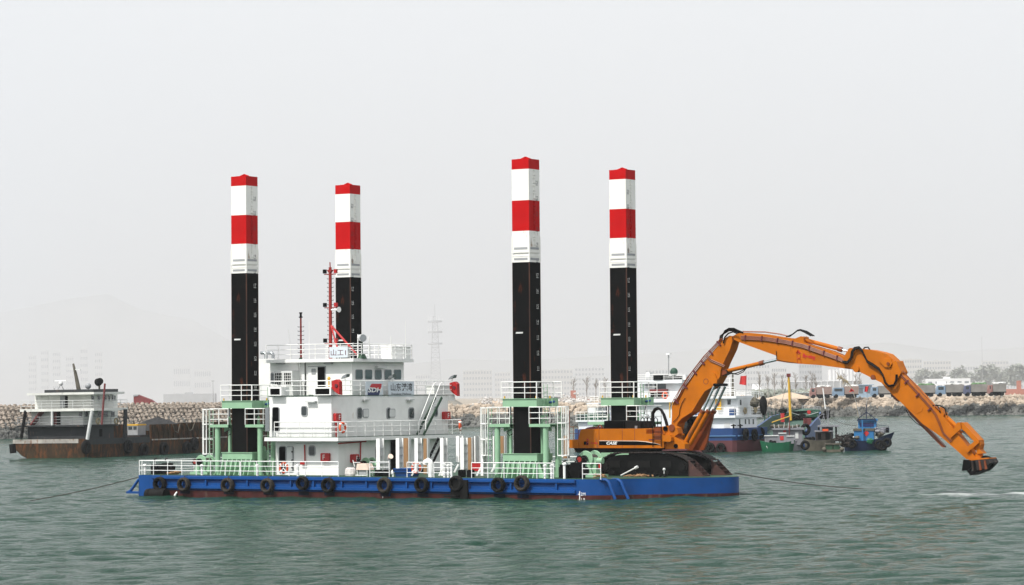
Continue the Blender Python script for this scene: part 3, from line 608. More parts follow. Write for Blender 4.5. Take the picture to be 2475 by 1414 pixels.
# exhaust trunk at the stern side of the bridge and funnel elbows
hp(MB().box(pv(628, 900, 7).x, uBL, 6.0, 7.6, zM, pv(628, 868, 7).z), 'exhaust_trunk', W_)
mb = MB()
for x in (631, 648): a = pv(x, 853, 7); b = pv(x + 12, 856, 7); mb.tube([a, V3(b.x - .1, 7, a.z), V3(b.x, 7, a.z - .12), V3(b.x, 7, a.z - .75)], .12, 8)
hp(mb, 'exhaust_elbow', M['steel'])
# fire main
mb = MB(); mb.tube([pu(818, 1072, uR + .08), pu(1000 - 115, 1067, uR + .08)], .045, 6); mb.tube([pu(872, 1068, uR + .08), pu(871, 1112, uR + .08)], .045, 6); hp(mb, 'fire_main', M['red'])
mb = MB(); mb.tube([pv(736, 1075, 2.42), pv(737, 1115, 2.42)], .045, 6); mb.cbox(pv(732, 1120, 2.35), (.35, .15, .15)); hp(mb, 'fire_main', M['red'])
mb = MB(); q = pu(812, 1028, uR + .1); mb.tube([(uR + .12, q.y, zS1), (uR + .12, q.y, q.z + .1)], .05, 6); mb.cbox((uR + .12, q.y, q.z + .15), (.12, .12, .2)); hp(mb, 'fire_hydrant', M['red'])
mb = MB(); mb.tube([pv(710, 1072, 2.42), pv(778, 1072, 2.42)], .02, 5); hp(mb, 'handrail', M['palegrey'])
# railings, one mesh per side
z1 = zS1 + .035; zm = zM + .05
hp(MB().rail([V3(pv(663, 1020, vS + .1).x, vS + .1, z1), V3(uSl - .1, vS + .1, z1)], 1.0, 1.0), 'boat_deck_railing', RW)
hp(MB().rail([V3(uSl - .1, vS + .1, z1), V3(uSl - .1, vS2 - .1, z1)], 1.0, 1.05), 'boat_deck_railing', RW)
hp(MB().rail([V3(uML + .05, vM + .05, zm), V3(uR - .05, vM + .05, zm)], .98, 1.15), 'bridge_deck_railing', RW)
hp(MB().rail([V3(uR - .05, vM + .05, zm), V3(uR - .05, vM2 + .65, zm)], .98, 1.1), 'bridge_deck_railing', RW)
hp(MB().rail([V3(uML + .05, vM + .05, zm), V3(uML + .05, vM2, zm)], .98, 1.3), 'bridge_deck_railing', RW)
zr = zF1 + .03
hp(MB().rail([V3(uFL + .1, vF + .1, zr), V3(uF - .1, vF + .1, zr)], 1.0, 1.0), 'roof_railing', RW)
hp(MB().rail([V3(uF - .1, vF + .1, zr), V3(uF - .1, vF2 - .1, zr)], 1.0, 1.0), 'roof_railing', RW)
hp(MB().rail([V3(uFL + .1, vF2 - .1, zr), V3(uF - .1, vF2 - .1, zr)], 1.0, 1.0), 'roof_railing', RW)
# lamps on the walls
for x, y in ((881, 966), (988, 966)):
    p = pu(x, y, uR); hp(MB().box(uR, uR + .28, p.y - .32, p.y + .32, p.z - .05, p.z + .05).box(uR, uR + .2, p.y - .2, p.y + .2, p.z - .14, p.z - .05), 'wall_lamp', M['palegrey'])
for x, y in ((681, 877), (797, 877)):
    p = pv(x, y, vB); hp(MB().box(p.x - .3, p.x + .3, vB - .3, vB, p.z - .08, p.z), 'wall_lamp', M['grey'])
p = pv(755, 970, vM); hp(MB().box(p.x - .4, p.x + .4, vM - .3, vM, p.z - .06, p.z + .03), 'wall_lamp', M['palegrey'])
p = pu(916, 887, uB); hp(MB().box(uB, uB + .3, p.y - .55, p.y + .55, p.z - .08, p.z + .08), 'wiper_box', M['palegrey'])
# ladders on the front face
mb = MB(); a = pu(1051, 972, uR + .35); b = pu(1012, 1049, uR + .7); a = V3(uR + .4, a.y, zM - .15); b = V3(uR + .5, pu(1008, 1050, uR + .5).y, z1)
st = hp(MB().bar(a, b, .06, .2).bar(a + V3(.55, 0, 0), b + V3(.55, 0, 0), .06, .2), 'companion_ladder', M['deckgreen'])
mb = MB()
for i in range(1, 10): q = a.lerp(b, i / 10); mb.box(q.x, q.x + .55, q.y - .1, q.y + .1, q.z - .015, q.z + .015)
mb.build('tread', M['grey'], st)
mb = MB()
for du in (0, .55): mb.tube([a + V3(du, .05, 1.05), a + V3(du, -.2, .95), b + V3(du, .3, .95), b + V3(du, .25, .3)], .032, 6); 
mb.build('handrail', RW, st)
a2 = V3(uR + .9, pu(1060, 1056, uR + .9).y, zS0); b2 = V3(uR + .9, pu(1020, 1146, uR + .9).y, ZD)
st2 = hp(MB().bar(a2, b2, .06, .2).bar(a2 + V3(.5, 0, 0), b2 + V3(.5, 0, 0), .06, .2), 'companion_ladder', M['black'])
mb = MB()
for i in range(1, 9): q = a2.lerp(b2, i / 9); mb.box(q.x, q.x + .5, q.y - .1, q.y + .1, q.z - .015, q.z + .015)
mb.build('tread', M['grey'], st2)
door(uR, 943, 1062, 962, 1138, 'dark', 'u', .05); p = pu(930, 1060, uR); q = pu(941, 1140, uR); hp(MB().box(uR, uR + .05, p.y, q.y, q.z, p.z), 'door', M['palegrey'])
hp(MB().pu(rr(pu(907, 1080, uR).y, pu(912, 1080, uR).y, ZD + .3, pu(907, 1080, uR).z), uR, uR + .05), 'doorway', M['grey'])
# ---- signs on the railings
def sign(face, at, x0, y0, x1, y1, lab, m='signwhite', name='name_board'):
    a = (pu if face == 'u' else pv)(x0, y0, at); b = (pu if face == 'u' else pv)(x1, y1, at)
    t = thing(name, lab, 'sign', B, a)
    (MB().box(at - .03, at, a.y, b.y, b.z, a.z) if face == 'u' else MB().box(a.x, b.x, at, at + .03, b.z, a.z)).build('board', M[m], t)
    return t, a, b
sU = uR + .03
t, a, b = sign('u', sU, 884, 922, 926, 958, 'pale board with a red and navy parallelogram logo reading SDH')
def para(pts, m, nm):
    MB().pu([vz(x, y, sU) for x, y in pts], sU, sU + .008).build(nm, m, t)
para([(898, 927.5), (922.3, 927.5), (921.5, 939), (919, 945), (918.3, 941), (893.5, 935.5)], M['signred'], 'logo'); para([(890, 940.5), (892, 938), (917.5, 941), (919, 945), (915, 957), (888.5, 957), (888.5, 944)], M['signnavy'], 'logo')
p = pu(906, 942.5, sU); text('SDH', .33, M['rail_white'], t, (sU + .012, p.y, p.z), (0, 1, 0), (0, 0, 1), 'lettering', sx=1.9, shear=.2, bold=.03)
t, a, b = sign('u', sU, 939, 922, 1001, 958, 'pale board with black Chinese characters above the words Shandong Harbour')
p = pu(970.5, 935.5, sU); text('山东港湾', .55, M['ink'], t, (sU + .006, p.y, p.z), (0, 1, 0), (0, 0, 1), sx=1.18, bold=.012)
p = pu(970, 952.5, sU); text('Shandong Harbour', .21, M['ink'], t, (sU + .006, p.y, p.z), (0, 1, 0), (0, 0, 1), sx=1.42)
t, a, b = sign('v', vF + .0, 796, 839, 840, 864, 'white box sign with dark red characters on the roof railing')
MB().box(b.x, b.x + .02, vF, vF + .35, b.z, a.z).build('board', M['palegrey'], t)
p = pv(818, 852, vF); text('山工1', .42, M['maroon'], t, (p.x, vF - .006, p.z), (1, 0, 0), (0, 0, 1), sx=1.25)
# ---- red fire cabinets
def cabinet(face, at, x0, y0, x1, y1, lab):
    f = pu if face == 'u' else pv; a = f(x0, y0, at); b = f(x1, y1, at); t = thing('fire_cabinet', lab, 'fire cabinet', B, a, 'red fire cabinets marked F')
    if face == 'u':
        MB().pu(rr(a.y, b.y, a.z, b.z, .08), at, at + .25).build('cabinet', M['red'], t)
        text('F', .34, RW, t, (at + .256, (a.y + b.y) / 2 + .1, (a.z + b.z) / 2), (0, 1, 0), (0, 0, 1), sx=1.0)
    else:
        MB().pv(rr(a.x, b.x, a.z, b.z, .08), at - .22, at).build('cabinet', M['red'], t)
        text('F', .34, RW, t, ((a.x + b.x) / 2 - .06, at - .226, (a.z + b.z) / 2), (1, 0, 0), (0, 0, 1), sx=1.0)
cabinet('v', 2.5, 779, 1095, 799, 1115, 'red F cabinet on the lower deckhouse wall beside the window'); cabinet('u', uR, 846, 1098, 861, 1118, 'red F cabinet on the lower wall behind the white sack')
cabinet('u', uR, 805, 999, 818, 1019, 'red F cabinet high on the middle storey corner'); cabinet('u', uR, 1068, 995, 1082, 1014, 'red F cabinet at the far end of the middle storey, by the ladder')
p = pv(1140, 1118, 3.5); q = pv(1167, 1139, 3.5); t = tag(MB().pv(rr(p.x, q.x, p.z, q.z, .12), 3.5, 3.8).build('fire_cabinet', M['red'], None, B, p), 'rounded bright red cabinet behind the railing among the white posts', 'fire cabinet')
# ---- life buoys
def buoy(c, ax, r, lab, name='lifebuoy', m='lifeorange'):
    t = thing(name, lab, 'lifebuoy', B, c, 'orange lifebuoys'); MB().torus(c, ax, r, .075, 22, 8).build('ring', M[m], t)
    ax = Vector(ax); x = ax.cross(V3(0, 0, 1)).normalized()
    for i in range(4):
        a = PI / 4 + i * PI / 2; d = x * math.cos(a) + V3(0, 0, 1) * math.sin(a); p = Vector(c) + d * r
        tt = ax.cross(d); MB().bar(p - tt * .05, p + tt * .05, .17, .17).build('band', M['rail_white'], t)
    return t
buoy(pu(828, 1034, uSl + .02), (1, 0, 0), .31, 'orange lifebuoy on the boat deck railing beside the red hydrant'); buoy(pu(1112, 1029, uSl + .02), (1, .5, 0), .31, 'orange lifebuoy at the far end of the boat deck railing')
t = buoy(pv(686, 1131, .3), (0, 1, 0), .32, 'orange lifebuoy with white lamp bracket below the open door'); c = pv(686, 1131, .25)
MB().tube([c + V3(0, -.05, .35), c + V3(0, -.05, 0), c + V3(-.14, -.05, -.15), c + V3(-.16, -.05, -.45)], .03, 5).tube([c + V3(0, -.05, 0), c + V3(.14, -.05, -.15), c + V3(.16, -.05, -.45)], .03, 5).build('bracket', RW, t)
t = buoy(pv(1006, 1131, .3), (0, 1, 0), .32, 'orange lifebuoy holding a white smoke float amidships'); c = pv(1007, 1131, .1); MB().tube([c + V3(0, -.05, .3), c + V3(0, -.05, .22), c + V3(0, -.05, -.25)], .11, 8).build('smoke_float', RW, t)
# ---- red lifeboat-raft hooks (flood hoods) and lamps on the bridge deck
def hood(face, x, y, lab, s=1.0):
    at = uR if face == 'u' else vM
    c = pu(x, y, uR + .1) if face == 'u' else pv(x, y, vM - .15); t = thing('red_hood', lab, 'hose hood', B, c, 'red hoods on the bridge deck railing')
    P = [(-.30, .32), (.12, .42), (.32, .25), (.34, -.62), (-.02, -.42), (-.28, -.18)]; P = [(p[0] * s, p[1] * s) for p in P]
    MB().pv([(c.x + a, c.z + b) for a, b in P], c.y - .18, c.y + .18).build('cover', M['red'], t); MB().cyl((c.x + .1, c.y - .18, c.z), (c.x + .1, c.y - .24, c.z), .12, 10).build('cap', M['maroon'], t); return t
hood('v', 814, 932, 'red hood on the railing at the corner below the bridge'); hood('f', 1096, 932, 'x') if False else None
c = V3(uR + .1, vM2 + .7, zM + .55); t = thing('red_hood', 'red hood on the railing at the far wing of the bridge deck', 'hose hood', B, c, 'red hoods on the bridge deck railing')
MB().pv([(c.x + a, c.z + b) for a, b in [(-.30, .32), (.12, .42), (.32, .25), (.34, -.62), (-.02, -.42), (-.28, -.18)]], c.y - .18, c.y + .18).build('cover', M['red'], t); MB().cyl((c.x + .1, c.y - .18, c.z), (c.x + .1, c.y - .24, c.z), .12, 10).build('cap', M['maroon'], t)
def flood(p, post, lab):
    t = thing('floodlight', lab, 'floodlight', B, V3(p.x, p.y, p.z - post), 'floodlights on short posts')
    MB().tube([(p.x, p.y, p.z - post), (p.x, p.y, p.z - .1)], .03, 6).build('post', RW, t); mb = MB()
    mb.loft([[(p.x - .28, p.y - .12, p.z - .12), (p.x - .28, p.y + .12, p.z - .12), (p.x - .1, p.y + .12, p.z + .08), (p.x - .1, p.y - .12, p.z + .08)], [(p.x + .22, p.y - .2, p.z), (p.x + .22, p.y + .2, p.z), (p.x + .28, p.y + .2, p.z + .2), (p.x + .28, p.y - .2, p.z + .2)]]); mb.build('lamp_head', M['steel'], t)
flood(pv(834, 911, vM), .9, 'floodlight on a post at the corner above the red hood'); flood(pu(946, 912, uR), 1.05, 'floodlight on a crooked post before the bridge windows'); flood(pu(1093, 913, uR), 1.0, 'floodlight above the red hood on the far wing')
# ---- air conditioners and boxes
p = pv(674, 897, vB - .4); q = pv(718, 932, vB - .4)
t = thing('air_conditioner', 'tall white twin-grille air conditioner beside the bridge door', 'air conditioner', B, V3(p.x, vB - .9, zM)); MB().box(p.x, q.x, vB - .95, vB - .1, zM + .05, p.z).build('casing', M['palegrey'], t)
for i in range(2):
    x0 = p.x + .08 + i * (q.x - p.x) / 2; x1 = x0 + (q.x - p.x) / 2 - .18; mb = MB(); z0_, z1_ = p.z - .95, p.z - .12
    mb.box(x0, x1, vB - .957, vB - .95, z0_, z1_); g = mb.build('grille', M['dark'], t); mb = MB()
    for k in range(5): xx = x0 + (x1 - x0) * k / 4; mb.box(xx - .012, xx + .012, vB - .975, vB - .957, z0_, z1_)
    for k in range(5): zz = z0_ + (z1_ - z0_) * k / 4; mb.box(x0, x1, vB - .985, vB - .975, zz - .012, zz + .012)
    mb.build('grille_bars', RW, g)
for x0, x1, lab in ((648, 680, 'white ventilation box with dark mouth at the stern end of the bridge deck'), (757, 800, 'wide white ventilation box with dark mouth near the bridge deck corner')):
    a = pv(x0, 936, vM - .42); b = pv(x1, 959, vM - .42); t = thing('ventilation_box', lab, 'ventilation box', B, a, 'ventilation boxes on the bridge deck'); v0 = vM - .42
    MB().box(a.x, b.x, v0, v0 + .9, zM + .05, zM + .11).box(a.x, b.x, v0, v0 + .9, a.z - .10, a.z).box(a.x, a.x + .15, v0, v0 + .9, zM + .11, a.z - .10).box(b.x - .13, b.x, v0, v0 + .9, zM + .11, a.z - .10).box(a.x + .15, b.x - .13, v0 + .8, v0 + .9, zM + .11, a.z - .1).build('casing', RW, t)
    MB().box(a.x + .15, b.x - .13, v0 + .1, v0 + .14, zM + .11, a.z - .10).build('dark_mouth', M['dark'], t)
a = pu(1042, 934, uR - 1.2); b = pu(1085, 955, uR - 1.2); tag(MB().box(uR - 1.6, uR - .9, a.y, b.y, zM + .1, a.z).box(uR - 1.65, uR - .85, a.y - .05, b.y + .05, a.z, a.z + .05).build('white_locker', RW, None, B, V3(uR - 1.2, a.y, zM)), 'white locker on the far wing of the bridge deck', 'locker')
a = pu(936, 839, uF - 1.0); b = pu(981, 864, uF - 1.0); tag(MB().box(uF - 1.5, uF - .6, a.y, b.y, zr, a.z).box(uF - 1.55, uF - .55, a.y - .05, b.y + .05, a.z, a.z + .05).build('white_locker', RW, None, B, V3(uF - 1.2, a.y, zr)), 'white locker on the bridge roof', 'locker')
# ---- masts
vK = 7.5
def mast(x, y0, r, lab, name, rungs, m='mastred'):
    p = pv(x, y0, vK); t = thing(name, lab, 'mast', B, V3(p.x, vK, zr)); MB().cyl((p.x, vK, zr), (p.x, vK, p.z), r, 10, r * .85).build('pole', M[m], t); mb = MB(); k = 0; z = zr + .5
    while z < p.z - .4: mb.tube([(p.x - .26, vK, z + .06), (p.x - .26, vK, z), (p.x + .26, vK, z), (p.x + .26, vK, z + .06)], .018, 4); z += .3
    if rungs: mb.build('rungs', M['black'], t)
    return t, p
t, p = mast(798, 646, .13, 'tall red main mast with rungs and lamp brackets on the roof', 'main_mast', True)
for y in (660, 741, 827):
    z = pv(798, y, vK).z; MB().bar((p.x - .5, vK, z - .08), (p.x + .5, vK, z - .08), .08, .06).build('crosstree', M['mastred'], t)
    for s in (-1, 1):
        L_ = MB().box(p.x + s * .47 - .1, p.x + s * .47 + .1, vK - .1, vK + .1, z - .02, z + .26).build('lamp', M['black'] if s < 0 else M['red'], t)
z = pv(798, 655, vK).z; MB().pv([(p.x - .22, z + .08), (p.x + .22, z + .08), (p.x, z - .2)], vK - .12, vK + .12).build('crosstree', M['mastred'], t); MB().tube([(p.x, vK, p.z), (p.x - .02, vK, p.z + .35)], .04, 6).build('whip_aerial', M['mastred'], t)
for e2 in ((pv(820, 838, 6.2), .06), (pv(862, 850, 7.0), .075)): MB().cyl((p.x + .03, vK, pv(798, 786, vK).z), (e2[0].x, e2[0].y, zr + .3), e2[1], 8).build('stay', M['red'], t)
mb = MB(); z = pv(798, 749, vK).z; mb.cyl((p.x + .15, vK - .1, z), (p.x + .6, vK - .1, z), .05, 10, .07); mb.cyl((p.x + .6, vK - .1, z), (p.x + .85, vK - .15, z), .07, 12, .2); mb.build('horn', RW, t)
t, p = mast(727, 768, .075, 'short dark red mast with rungs standing left of the main mast', 'signal_mast', True)
MB().cyl((p.x, vK, p.z), (p.x, vK, p.z + .08), .14, 10).cyl((p.x, vK, p.z + .08), (p.x, vK, p.z + .3), .08, 10).cyl((p.x, vK, p.z + .3), (p.x, vK, p.z + .38), .12, 10).build('lamp', M['black'], t)
MB().cyl((p.x, vK, zr), (p.x, vK, zr + .15), .2, 10, .1).build('base', M['deckgreen'], t)
for x, y, lab, r in ((747, 775, 'thin whip aerial between the two red masts', .02), (980, 776, 'thin whip aerial at the right end of the roof', .02), (697, 797, 'leaning white whip aerial at the left of the roof', .02), (945, 812, 'short white pole with a sensor on the roof', .03), (865, 808, 'white pole carrying the searchlight on the roof', .05), (892, 812, 'white pole behind the searchlight', .04)):
    p = pv(x, y, 6.5); px_ = .3 if x == 697 else 0; tag(MB().tube([(p.x + px_, 6.5, zr), (p.x, 6.5, p.z)], r * 1.3, 6, True, r * .7).build('aerial', RW, None, B, V3(p.x, 6.5, zr)), lab, 'aerial')
p = pv(875, 817, 6.3); t = thing('searchlight', 'round white searchlight drum on the bridge roof', 'searchlight', B, V3(p.x, 6.3, zr)); MB().cyl((p.x - .3, 6.5, p.z + .03), (p.x + .22, 6.1, p.z), .22, 16, .27).build('drum', M['palegrey'], t); MB().cyl((p.x + .22, 6.1, p.z), (p.x + .24, 6.08, p.z), .24, 16).build('glass', M['steel'], t); MB().cyl((p.x, 6.3, zr), (p.x, 6.3, p.z - .2), .05, 8).cyl((p.x, 6.3, zr), (p.x, 6.3, zr + .3), .35, 10, .2).build('pedestal', M['deckgreen'], t)
p = pv(795, 918, vM + .1); tag(MB().cyl((p.x, p.y, zM + .6), (p.x, p.y, p.z), .05, 6).ball((p.x, p.y, p.z + .08), .11, 10, 6, (1, 1, 1.3)).build('beacon', M['yellow'], None, B, V3(p.x, p.y, zM)), 'small yellow beacon on the railing by the ventilation box', 'beacon')
# ================================================================ DECK EQUIPMENT
def winch(x, y, s, lab, v=2.0, face=1):
    c = pv(x, y, v); z0 = ZD; t = thing('mooring_winch', lab, 'winch', B, V3(c.x, v, z0), 'green mooring winches'); G = M['green']; zc = c.z
    MB().box(c.x - .9 * s, c.x + .9 * s, v - .1, v + 1.5 * s, z0 + .03, z0 + .2).build('bed', G, t)
    mb = MB()
    mb.cyl((c.x, v + .2, zc), (c.x, v + 1.3 * s, zc), .30 * s, 16); mb.build('drum', M['rope'], t)
    for dv in (.15, 1.3 * s):
        mb = MB(); mb.cyl((c.x, v + dv, zc), (c.x, v + dv + .08, zc), .52 * s, 20); mb.torus((c.x, v + dv + .04, zc), (0, 1, 0), .5 * s, .05, 20, 6); mb.build('drum_flange', G, t)
        MB().pv([(c.x - .6 * s, z0 + .2), (c.x + .6 * s, z0 + .2), (c.x + .2 * s, zc), (c.x - .2 * s, zc)], v + dv - .16, v + dv - .08).build('bearing_stand', G, t)
    MB().cyl((c.x, v - .5 * s, zc), (c.x, v - .1, zc), .13 * s, 12).cyl((c.x, v - .6 * s, zc), (c.x, v - .5 * s, zc), .27 * s, 14, .2 * s).cyl((c.x, v - .1, zc), (c.x, v + .05, zc), .26 * s, 14).build('warping_end', M['rubber'], t); MB().cyl((c.x, v - .62 * s, zc), (c.x, v - .59 * s, zc), .17 * s, 14).build('warping_cap', M['mastred'], t)
    MB().cyl((c.x + .5 * s, v + .5, zc - .1), (c.x + 1.1 * s, v + .5, zc - .1), .2 * s, 12).box(c.x + .3 * s, c.x + .7 * s, v + .3, v + .8, z0 + .1, zc + .1).build('gearbox', G, t)
winch(482, 1116, .85, 'green mooring winch with rope drum at the stern, left of the tower'); winch(1412, 1110, 1.0, 'green winch with red warping drum under the excavator counterweight', 3.5)
winch(880, 1120, .7, 'green winch partly hidden behind the first white post', 4.5)
def post(x0, x1, y0, y1, v, kind, lab):
    a = pv(x0, y0, v); b = pv(x1, y1, v); wd = b.x - a.x; z0 = max(b.z, ZD)
    t = thing('steel_post' if kind == 'H' else 'timber_post', lab, 'post', B, V3(a.x, v, z0), 'white steel posts on deck' if kind == 'H' else 'brown timber posts on deck')
    if kind == 'H':
        MB().box(a.x, b.x, v, v + .03, z0, a.z).build('front_flange', RW, t); MB().box(a.x, b.x, v + .47, v + .5, z0, a.z).build('rear_flange', RW, t)
        MB().box((a.x + b.x) / 2 - .015, (a.x + b.x) / 2 + .015, v + .03, v + .47, z0, a.z).build('web', M['palegrey'], t); z = z0 + .4
        while z < a.z - .2: MB().box((a.x + b.x) / 2 + .015, b.x, v + .03, v + .47, z, z + .02).build('stiffener', M['palegrey'], t); z += .52
    else:
        MB().box(a.x, b.x, v, v + .33, z0, a.z).build('timber', M['wood'], t); MB().box(b.x, b.x + .06, v + .05, v + .3, z0, a.z + .04).build('steel_back', M['palegrey'], t)
    return t
for x0, x1, y0, y1, v, k_, lab in [(909, 918, 1060, 1136, 2.2, 'H', 'first white steel post, beside the standing lamp'), (956.5, 965, 1059, 1133, 2.2, 'H', 'white steel post rising behind the blue bin'), (1001.5, 1010, 1059, 1125, 2.2, 'H', 'white steel post behind the lifebuoy amidships'),
    (1063.5, 1072, 1059, 1150, 1.6, 'H', 'white steel post just right of the goose neck vent'), (1102, 1110, 1054, 1117, 3.0, 'H', 'tallest white steel post, with its foot behind the fender'), (1112, 1121, 1058, 1148, 1.5, 'H', 'white steel post above the rubber mat'),
    (1161, 1168, 1058, 1150, 1.8, 'H', 'white steel post behind the left ladder cage'), (1191, 1194.5, 1054, 1135, 3.5, 'H', 'thin white post against the green tower column'), (1146, 1149, 1054, 1118, 4, 'H', 'thin white post between two brown timbers'),
    (975, 986, 1059, 1130, 6, 'T', 'brown timber post behind the blue bin'), (1023, 1031, 1060, 1146, 6, 'T', 'brown timber post behind the goose neck vent'), (1130, 1139, 1058, 1140, 6, 'T', 'brown timber post behind the red cabinet'), (1149, 1157, 1057, 1118, 6.2, 'T', 'brown timber post just left of the ladder cage'), (1209, 1217, 1054, 1096, 9, 'T', 'brown timber post seen between the tower columns'), (1361, 1370, 1053, 1108, 8, 'T', 'brown timber post left of the excavator counterweight')]:
    post(x0, x1, y0, y1, v, k_, lab)
def simple(mb, name, m, org, lab, cat, g=None): return tag(mb.build(name, M[m], None, B, org), lab, cat, g)
for x0, lab in ((1071, 'white raking prop at the post right of the goose neck vent'), (1005, 'white raking prop below the lifebuoy amidships'), (1108, 'white raking prop beside the tallest white post'), (1162, 'white raking prop below the red cabinet'), (1198, 'white raking prop at the green tower foot')):
    yb = {1108: 1142, 1198: 1141}.get(x0, 1150); a = pv(x0, yb - 20, 1.2); b = pv(x0 - 10, yb, 1.0); b.z = max(b.z, ZD); simple(MB().bar(a, b, .16, .08), 'raking_prop', 'rail_white', b, lab, 'prop', 'white raking props')
for x0, x1, y0, y1, lab in ((905, 914, 1137, 1149, 'black block at the left foot of the first white post'), (924, 935, 1137, 1149, 'black block at the right foot of the first white post'), (1107, 1116, 1137, 1146, 'black block left of the post above the rubber mat'), (1128, 1137, 1137, 1148, 'black block right of the post above the rubber mat')):
    a = pv(x0, y0, 1.0); b = pv(x1, y1, 1.0); simple(MB().box(a.x, b.x, 1.0, 1.5, ZD + .02, a.z).box(a.x + .03, b.x - .03, 1.03, 1.47, a.z, a.z + .04), 'rubber_block', 'black', a, lab, 'block', 'black blocks at the post feet')
a = pv(952, 1133, 1.0); b = pv(994, 1153, 1.0); t = thing('blue_bin', 'dark blue skip bin standing by the railing gap', 'bin', B, V3(a.x, 1, ZD)); MB().loft([[(a.x + .08, 1.08, ZD + .03), (b.x - .12, 1.08, ZD + .03), (b.x - .12, 2.0, ZD + .03), (a.x + .08, 2.0, ZD + .03)], [(a.x, 1, a.z), (b.x, 1, a.z), (b.x, 2.1, a.z), (a.x, 2.1, a.z)]]).build('body', M['bluedark'], t); mb = MB(); mb.box(a.x - .03, b.x + .03, .95, 2.15, a.z - .22, a.z - .17).box(a.x - .03, b.x + .03, .95, 2.15, a.z - .04, a.z + .02); mb.build('rim', M['blue'], t)
def goose(x, y, r, lab, v=.8):
    c = pv(x, y, v); return simple(MB().tube([(c.x, v, ZD), (c.x, v, c.z - .1), (c.x - .04, v, c.z + .05), (c.x - r * 1.2, v, c.z + .14), (c.x - r * 2.3, v, c.z + .06), (c.x - r * 2.6, v, c.z - .12)], r, 12), 'goose_neck_vent', 'rail_white', V3(c.x, v, ZD), lab, 'vent', 'goose neck vents')
goose(1041, 1118, .17, 'thick white goose neck vent pipe by the railing')
goose(950, 1142, .05, 'small white hooped vent beside the blue bin')
def cap(x, y, lab, v=.35):
    c = pv(x, y, v); simple(MB().cyl((c.x, v, ZD), (c.x, v, c.z - .08), .085, 8).ball(c, .14, 10, 6, (1, 1, .8)), 'mushroom_vent', 'rail_white', V3(c.x, v, ZD), lab, 'vent', 'white mushroom vents along the deck edge')
for x, y, lab in ((350, 1125, 'white mushroom vent at the stern end of the railing'), (488, 1126, 'white mushroom vent in front of the stern winch'), (622, 1125, 'white mushroom vent by the stern tower column'), (720, 1125, 'white mushroom vent below the lower deckhouse wall'), (1074, 1124, 'leftmost of three white mushroom vents amidships'), (1083, 1125, 'middle of three white mushroom vents amidships'), (1091, 1124, 'rightmost of three white mushroom vents amidships'), (1317, 1126, 'white mushroom vent before the right column of the tallest leg tower'), (1333, 1126, 'white mushroom vent at the railing end by the tallest leg'), (1364, 1122, 'white mushroom vent left of the excavator winch')): cap(x, y, lab)
c = pv(841, 1140, 1.6); mb = MB(); mb.loft([[(c.x + r * math.cos(i * PI / 6) * (1 + .12 * noise.noise((i, z, 1))), 1.9 + r * .8 * math.sin(i * PI / 6), ZD + z) for i in range(12)] for r, z in ((.36, 0), (.42, .15), (.41, .35), (.37, .5), (.25, .58))], True, False); simple(mb, 'sack', 'cloth', V3(c.x, 1.9, ZD), 'bulging white bulk sack on deck by the deckhouse corner', 'sack')
c = pv(880, 1128, 1.4); t = thing('covered_machine', 'small machine under a pale canvas hood beside the white sack', 'machine', B, V3(c.x, 1.4, ZD)); zc = ZD + .45; P = [(-.45, 0), (.55, 0), (.5, .15), (.36, .42), (-.36, .42)]
MB().pv([(c.x + a, zc + b) for a, b in P], 1.1, 1.8).build('hood', M['canvas'], t); mb = MB()
for u in (-.38, .42):
    for v in (1.15, 1.75): mb.bar((c.x + u, v, ZD), (c.x + u, v, zc), .04)
mb.bar((c.x - .5, 1.1, ZD + .1), (c.x + .4, 1.1, ZD + .1), .05); mb.bar((c.x - .55, 1.1, zc + .2), (c.x - .7, 1.1, zc + .65), .04).bar((c.x - .65, 1.1, zc + .5), (c.x - .1, 1.1, zc + .5), .04); mb.build('frame', RW, t); MB().box(c.x - .3, c.x + .3, 1.2, 1.7, ZD + .15, zc).build('engine', M['grey'], t)
c = pv(883, 1110, 3.0); simple(MB().cyl((c.x, 2.2, ZD + .3), (c.x, 2.2, c.z), .12, 10).cyl((c.x, 2.2, c.z), (c.x, 2.2, c.z + .12), .12, 10, .04).cyl((c.x - .1, 2.2, c.z + .16), (c.x + .1, 2.2, c.z + .14), .03, 6), 'gas_bottle', 'black', V3(c.x, 2.2, ZD), 'black gas bottle standing behind the canvas hooded machine', 'gas bottle')
c = pv(941, 1107, 1.2); t = thing('standing_lamp', 'bent lamp pole with a pale round head left of the blue bin', 'lamp', B, V3(c.x, 1.2, ZD)); MB().tube([(c.x, 1.2, ZD), (c.x - .02, 1.2, c.z - .2), (c.x + .08, 1.2, c.z)], .03, 6).build('pole', RW, t); MB().cyl((c.x, 1.2, c.z - .02), (c.x + .22, 1.05, c.z + .12), .12, 10, .18).build('lamp_head', M['canvas'], t)
def engine(x, y, v, lab, s=1.0):
    c = pv(x, y, v); t = thing('engine_set', lab, 'engine', B, V3(c.x, v, ZD)); MB().box(c.x - .35 * s, c.x + .3 * s, v, v + .7, ZD + .05, ZD + .75 * s).box(c.x - .25 * s, c.x + .4 * s, v - .05, v + .5, ZD + .75 * s, ZD + .9 * s).build('block', M['black'], t); MB().cyl((c.x + .3 * s, v + .3, ZD + .5), (c.x + .62 * s, v + .3, ZD + .5), .22 * s, 12).build('flywheel', M['rubber'], t); MB().tube([(c.x - .1, v + .2, ZD + .9), (c.x - .1, v + .2, ZD + 1.1), (c.x + .1, v + .2, ZD + 1.15)], .05, 6).build('exhaust', M['rustbrown'], t)
engine(372, 1140, 1.0, 'black engine lump on deck by the stern corner vent', .8); engine(398, 1140, 1.0, 'black engine with exhaust on deck left of the stern winch', .9); engine(1362, 1140, 1.0, 'black machine on deck right of the tallest leg tower', 1.0); engine(1390, 1140, 1.0, 'taller black machine beneath the red warping drum', 1.15)
mb = MB()
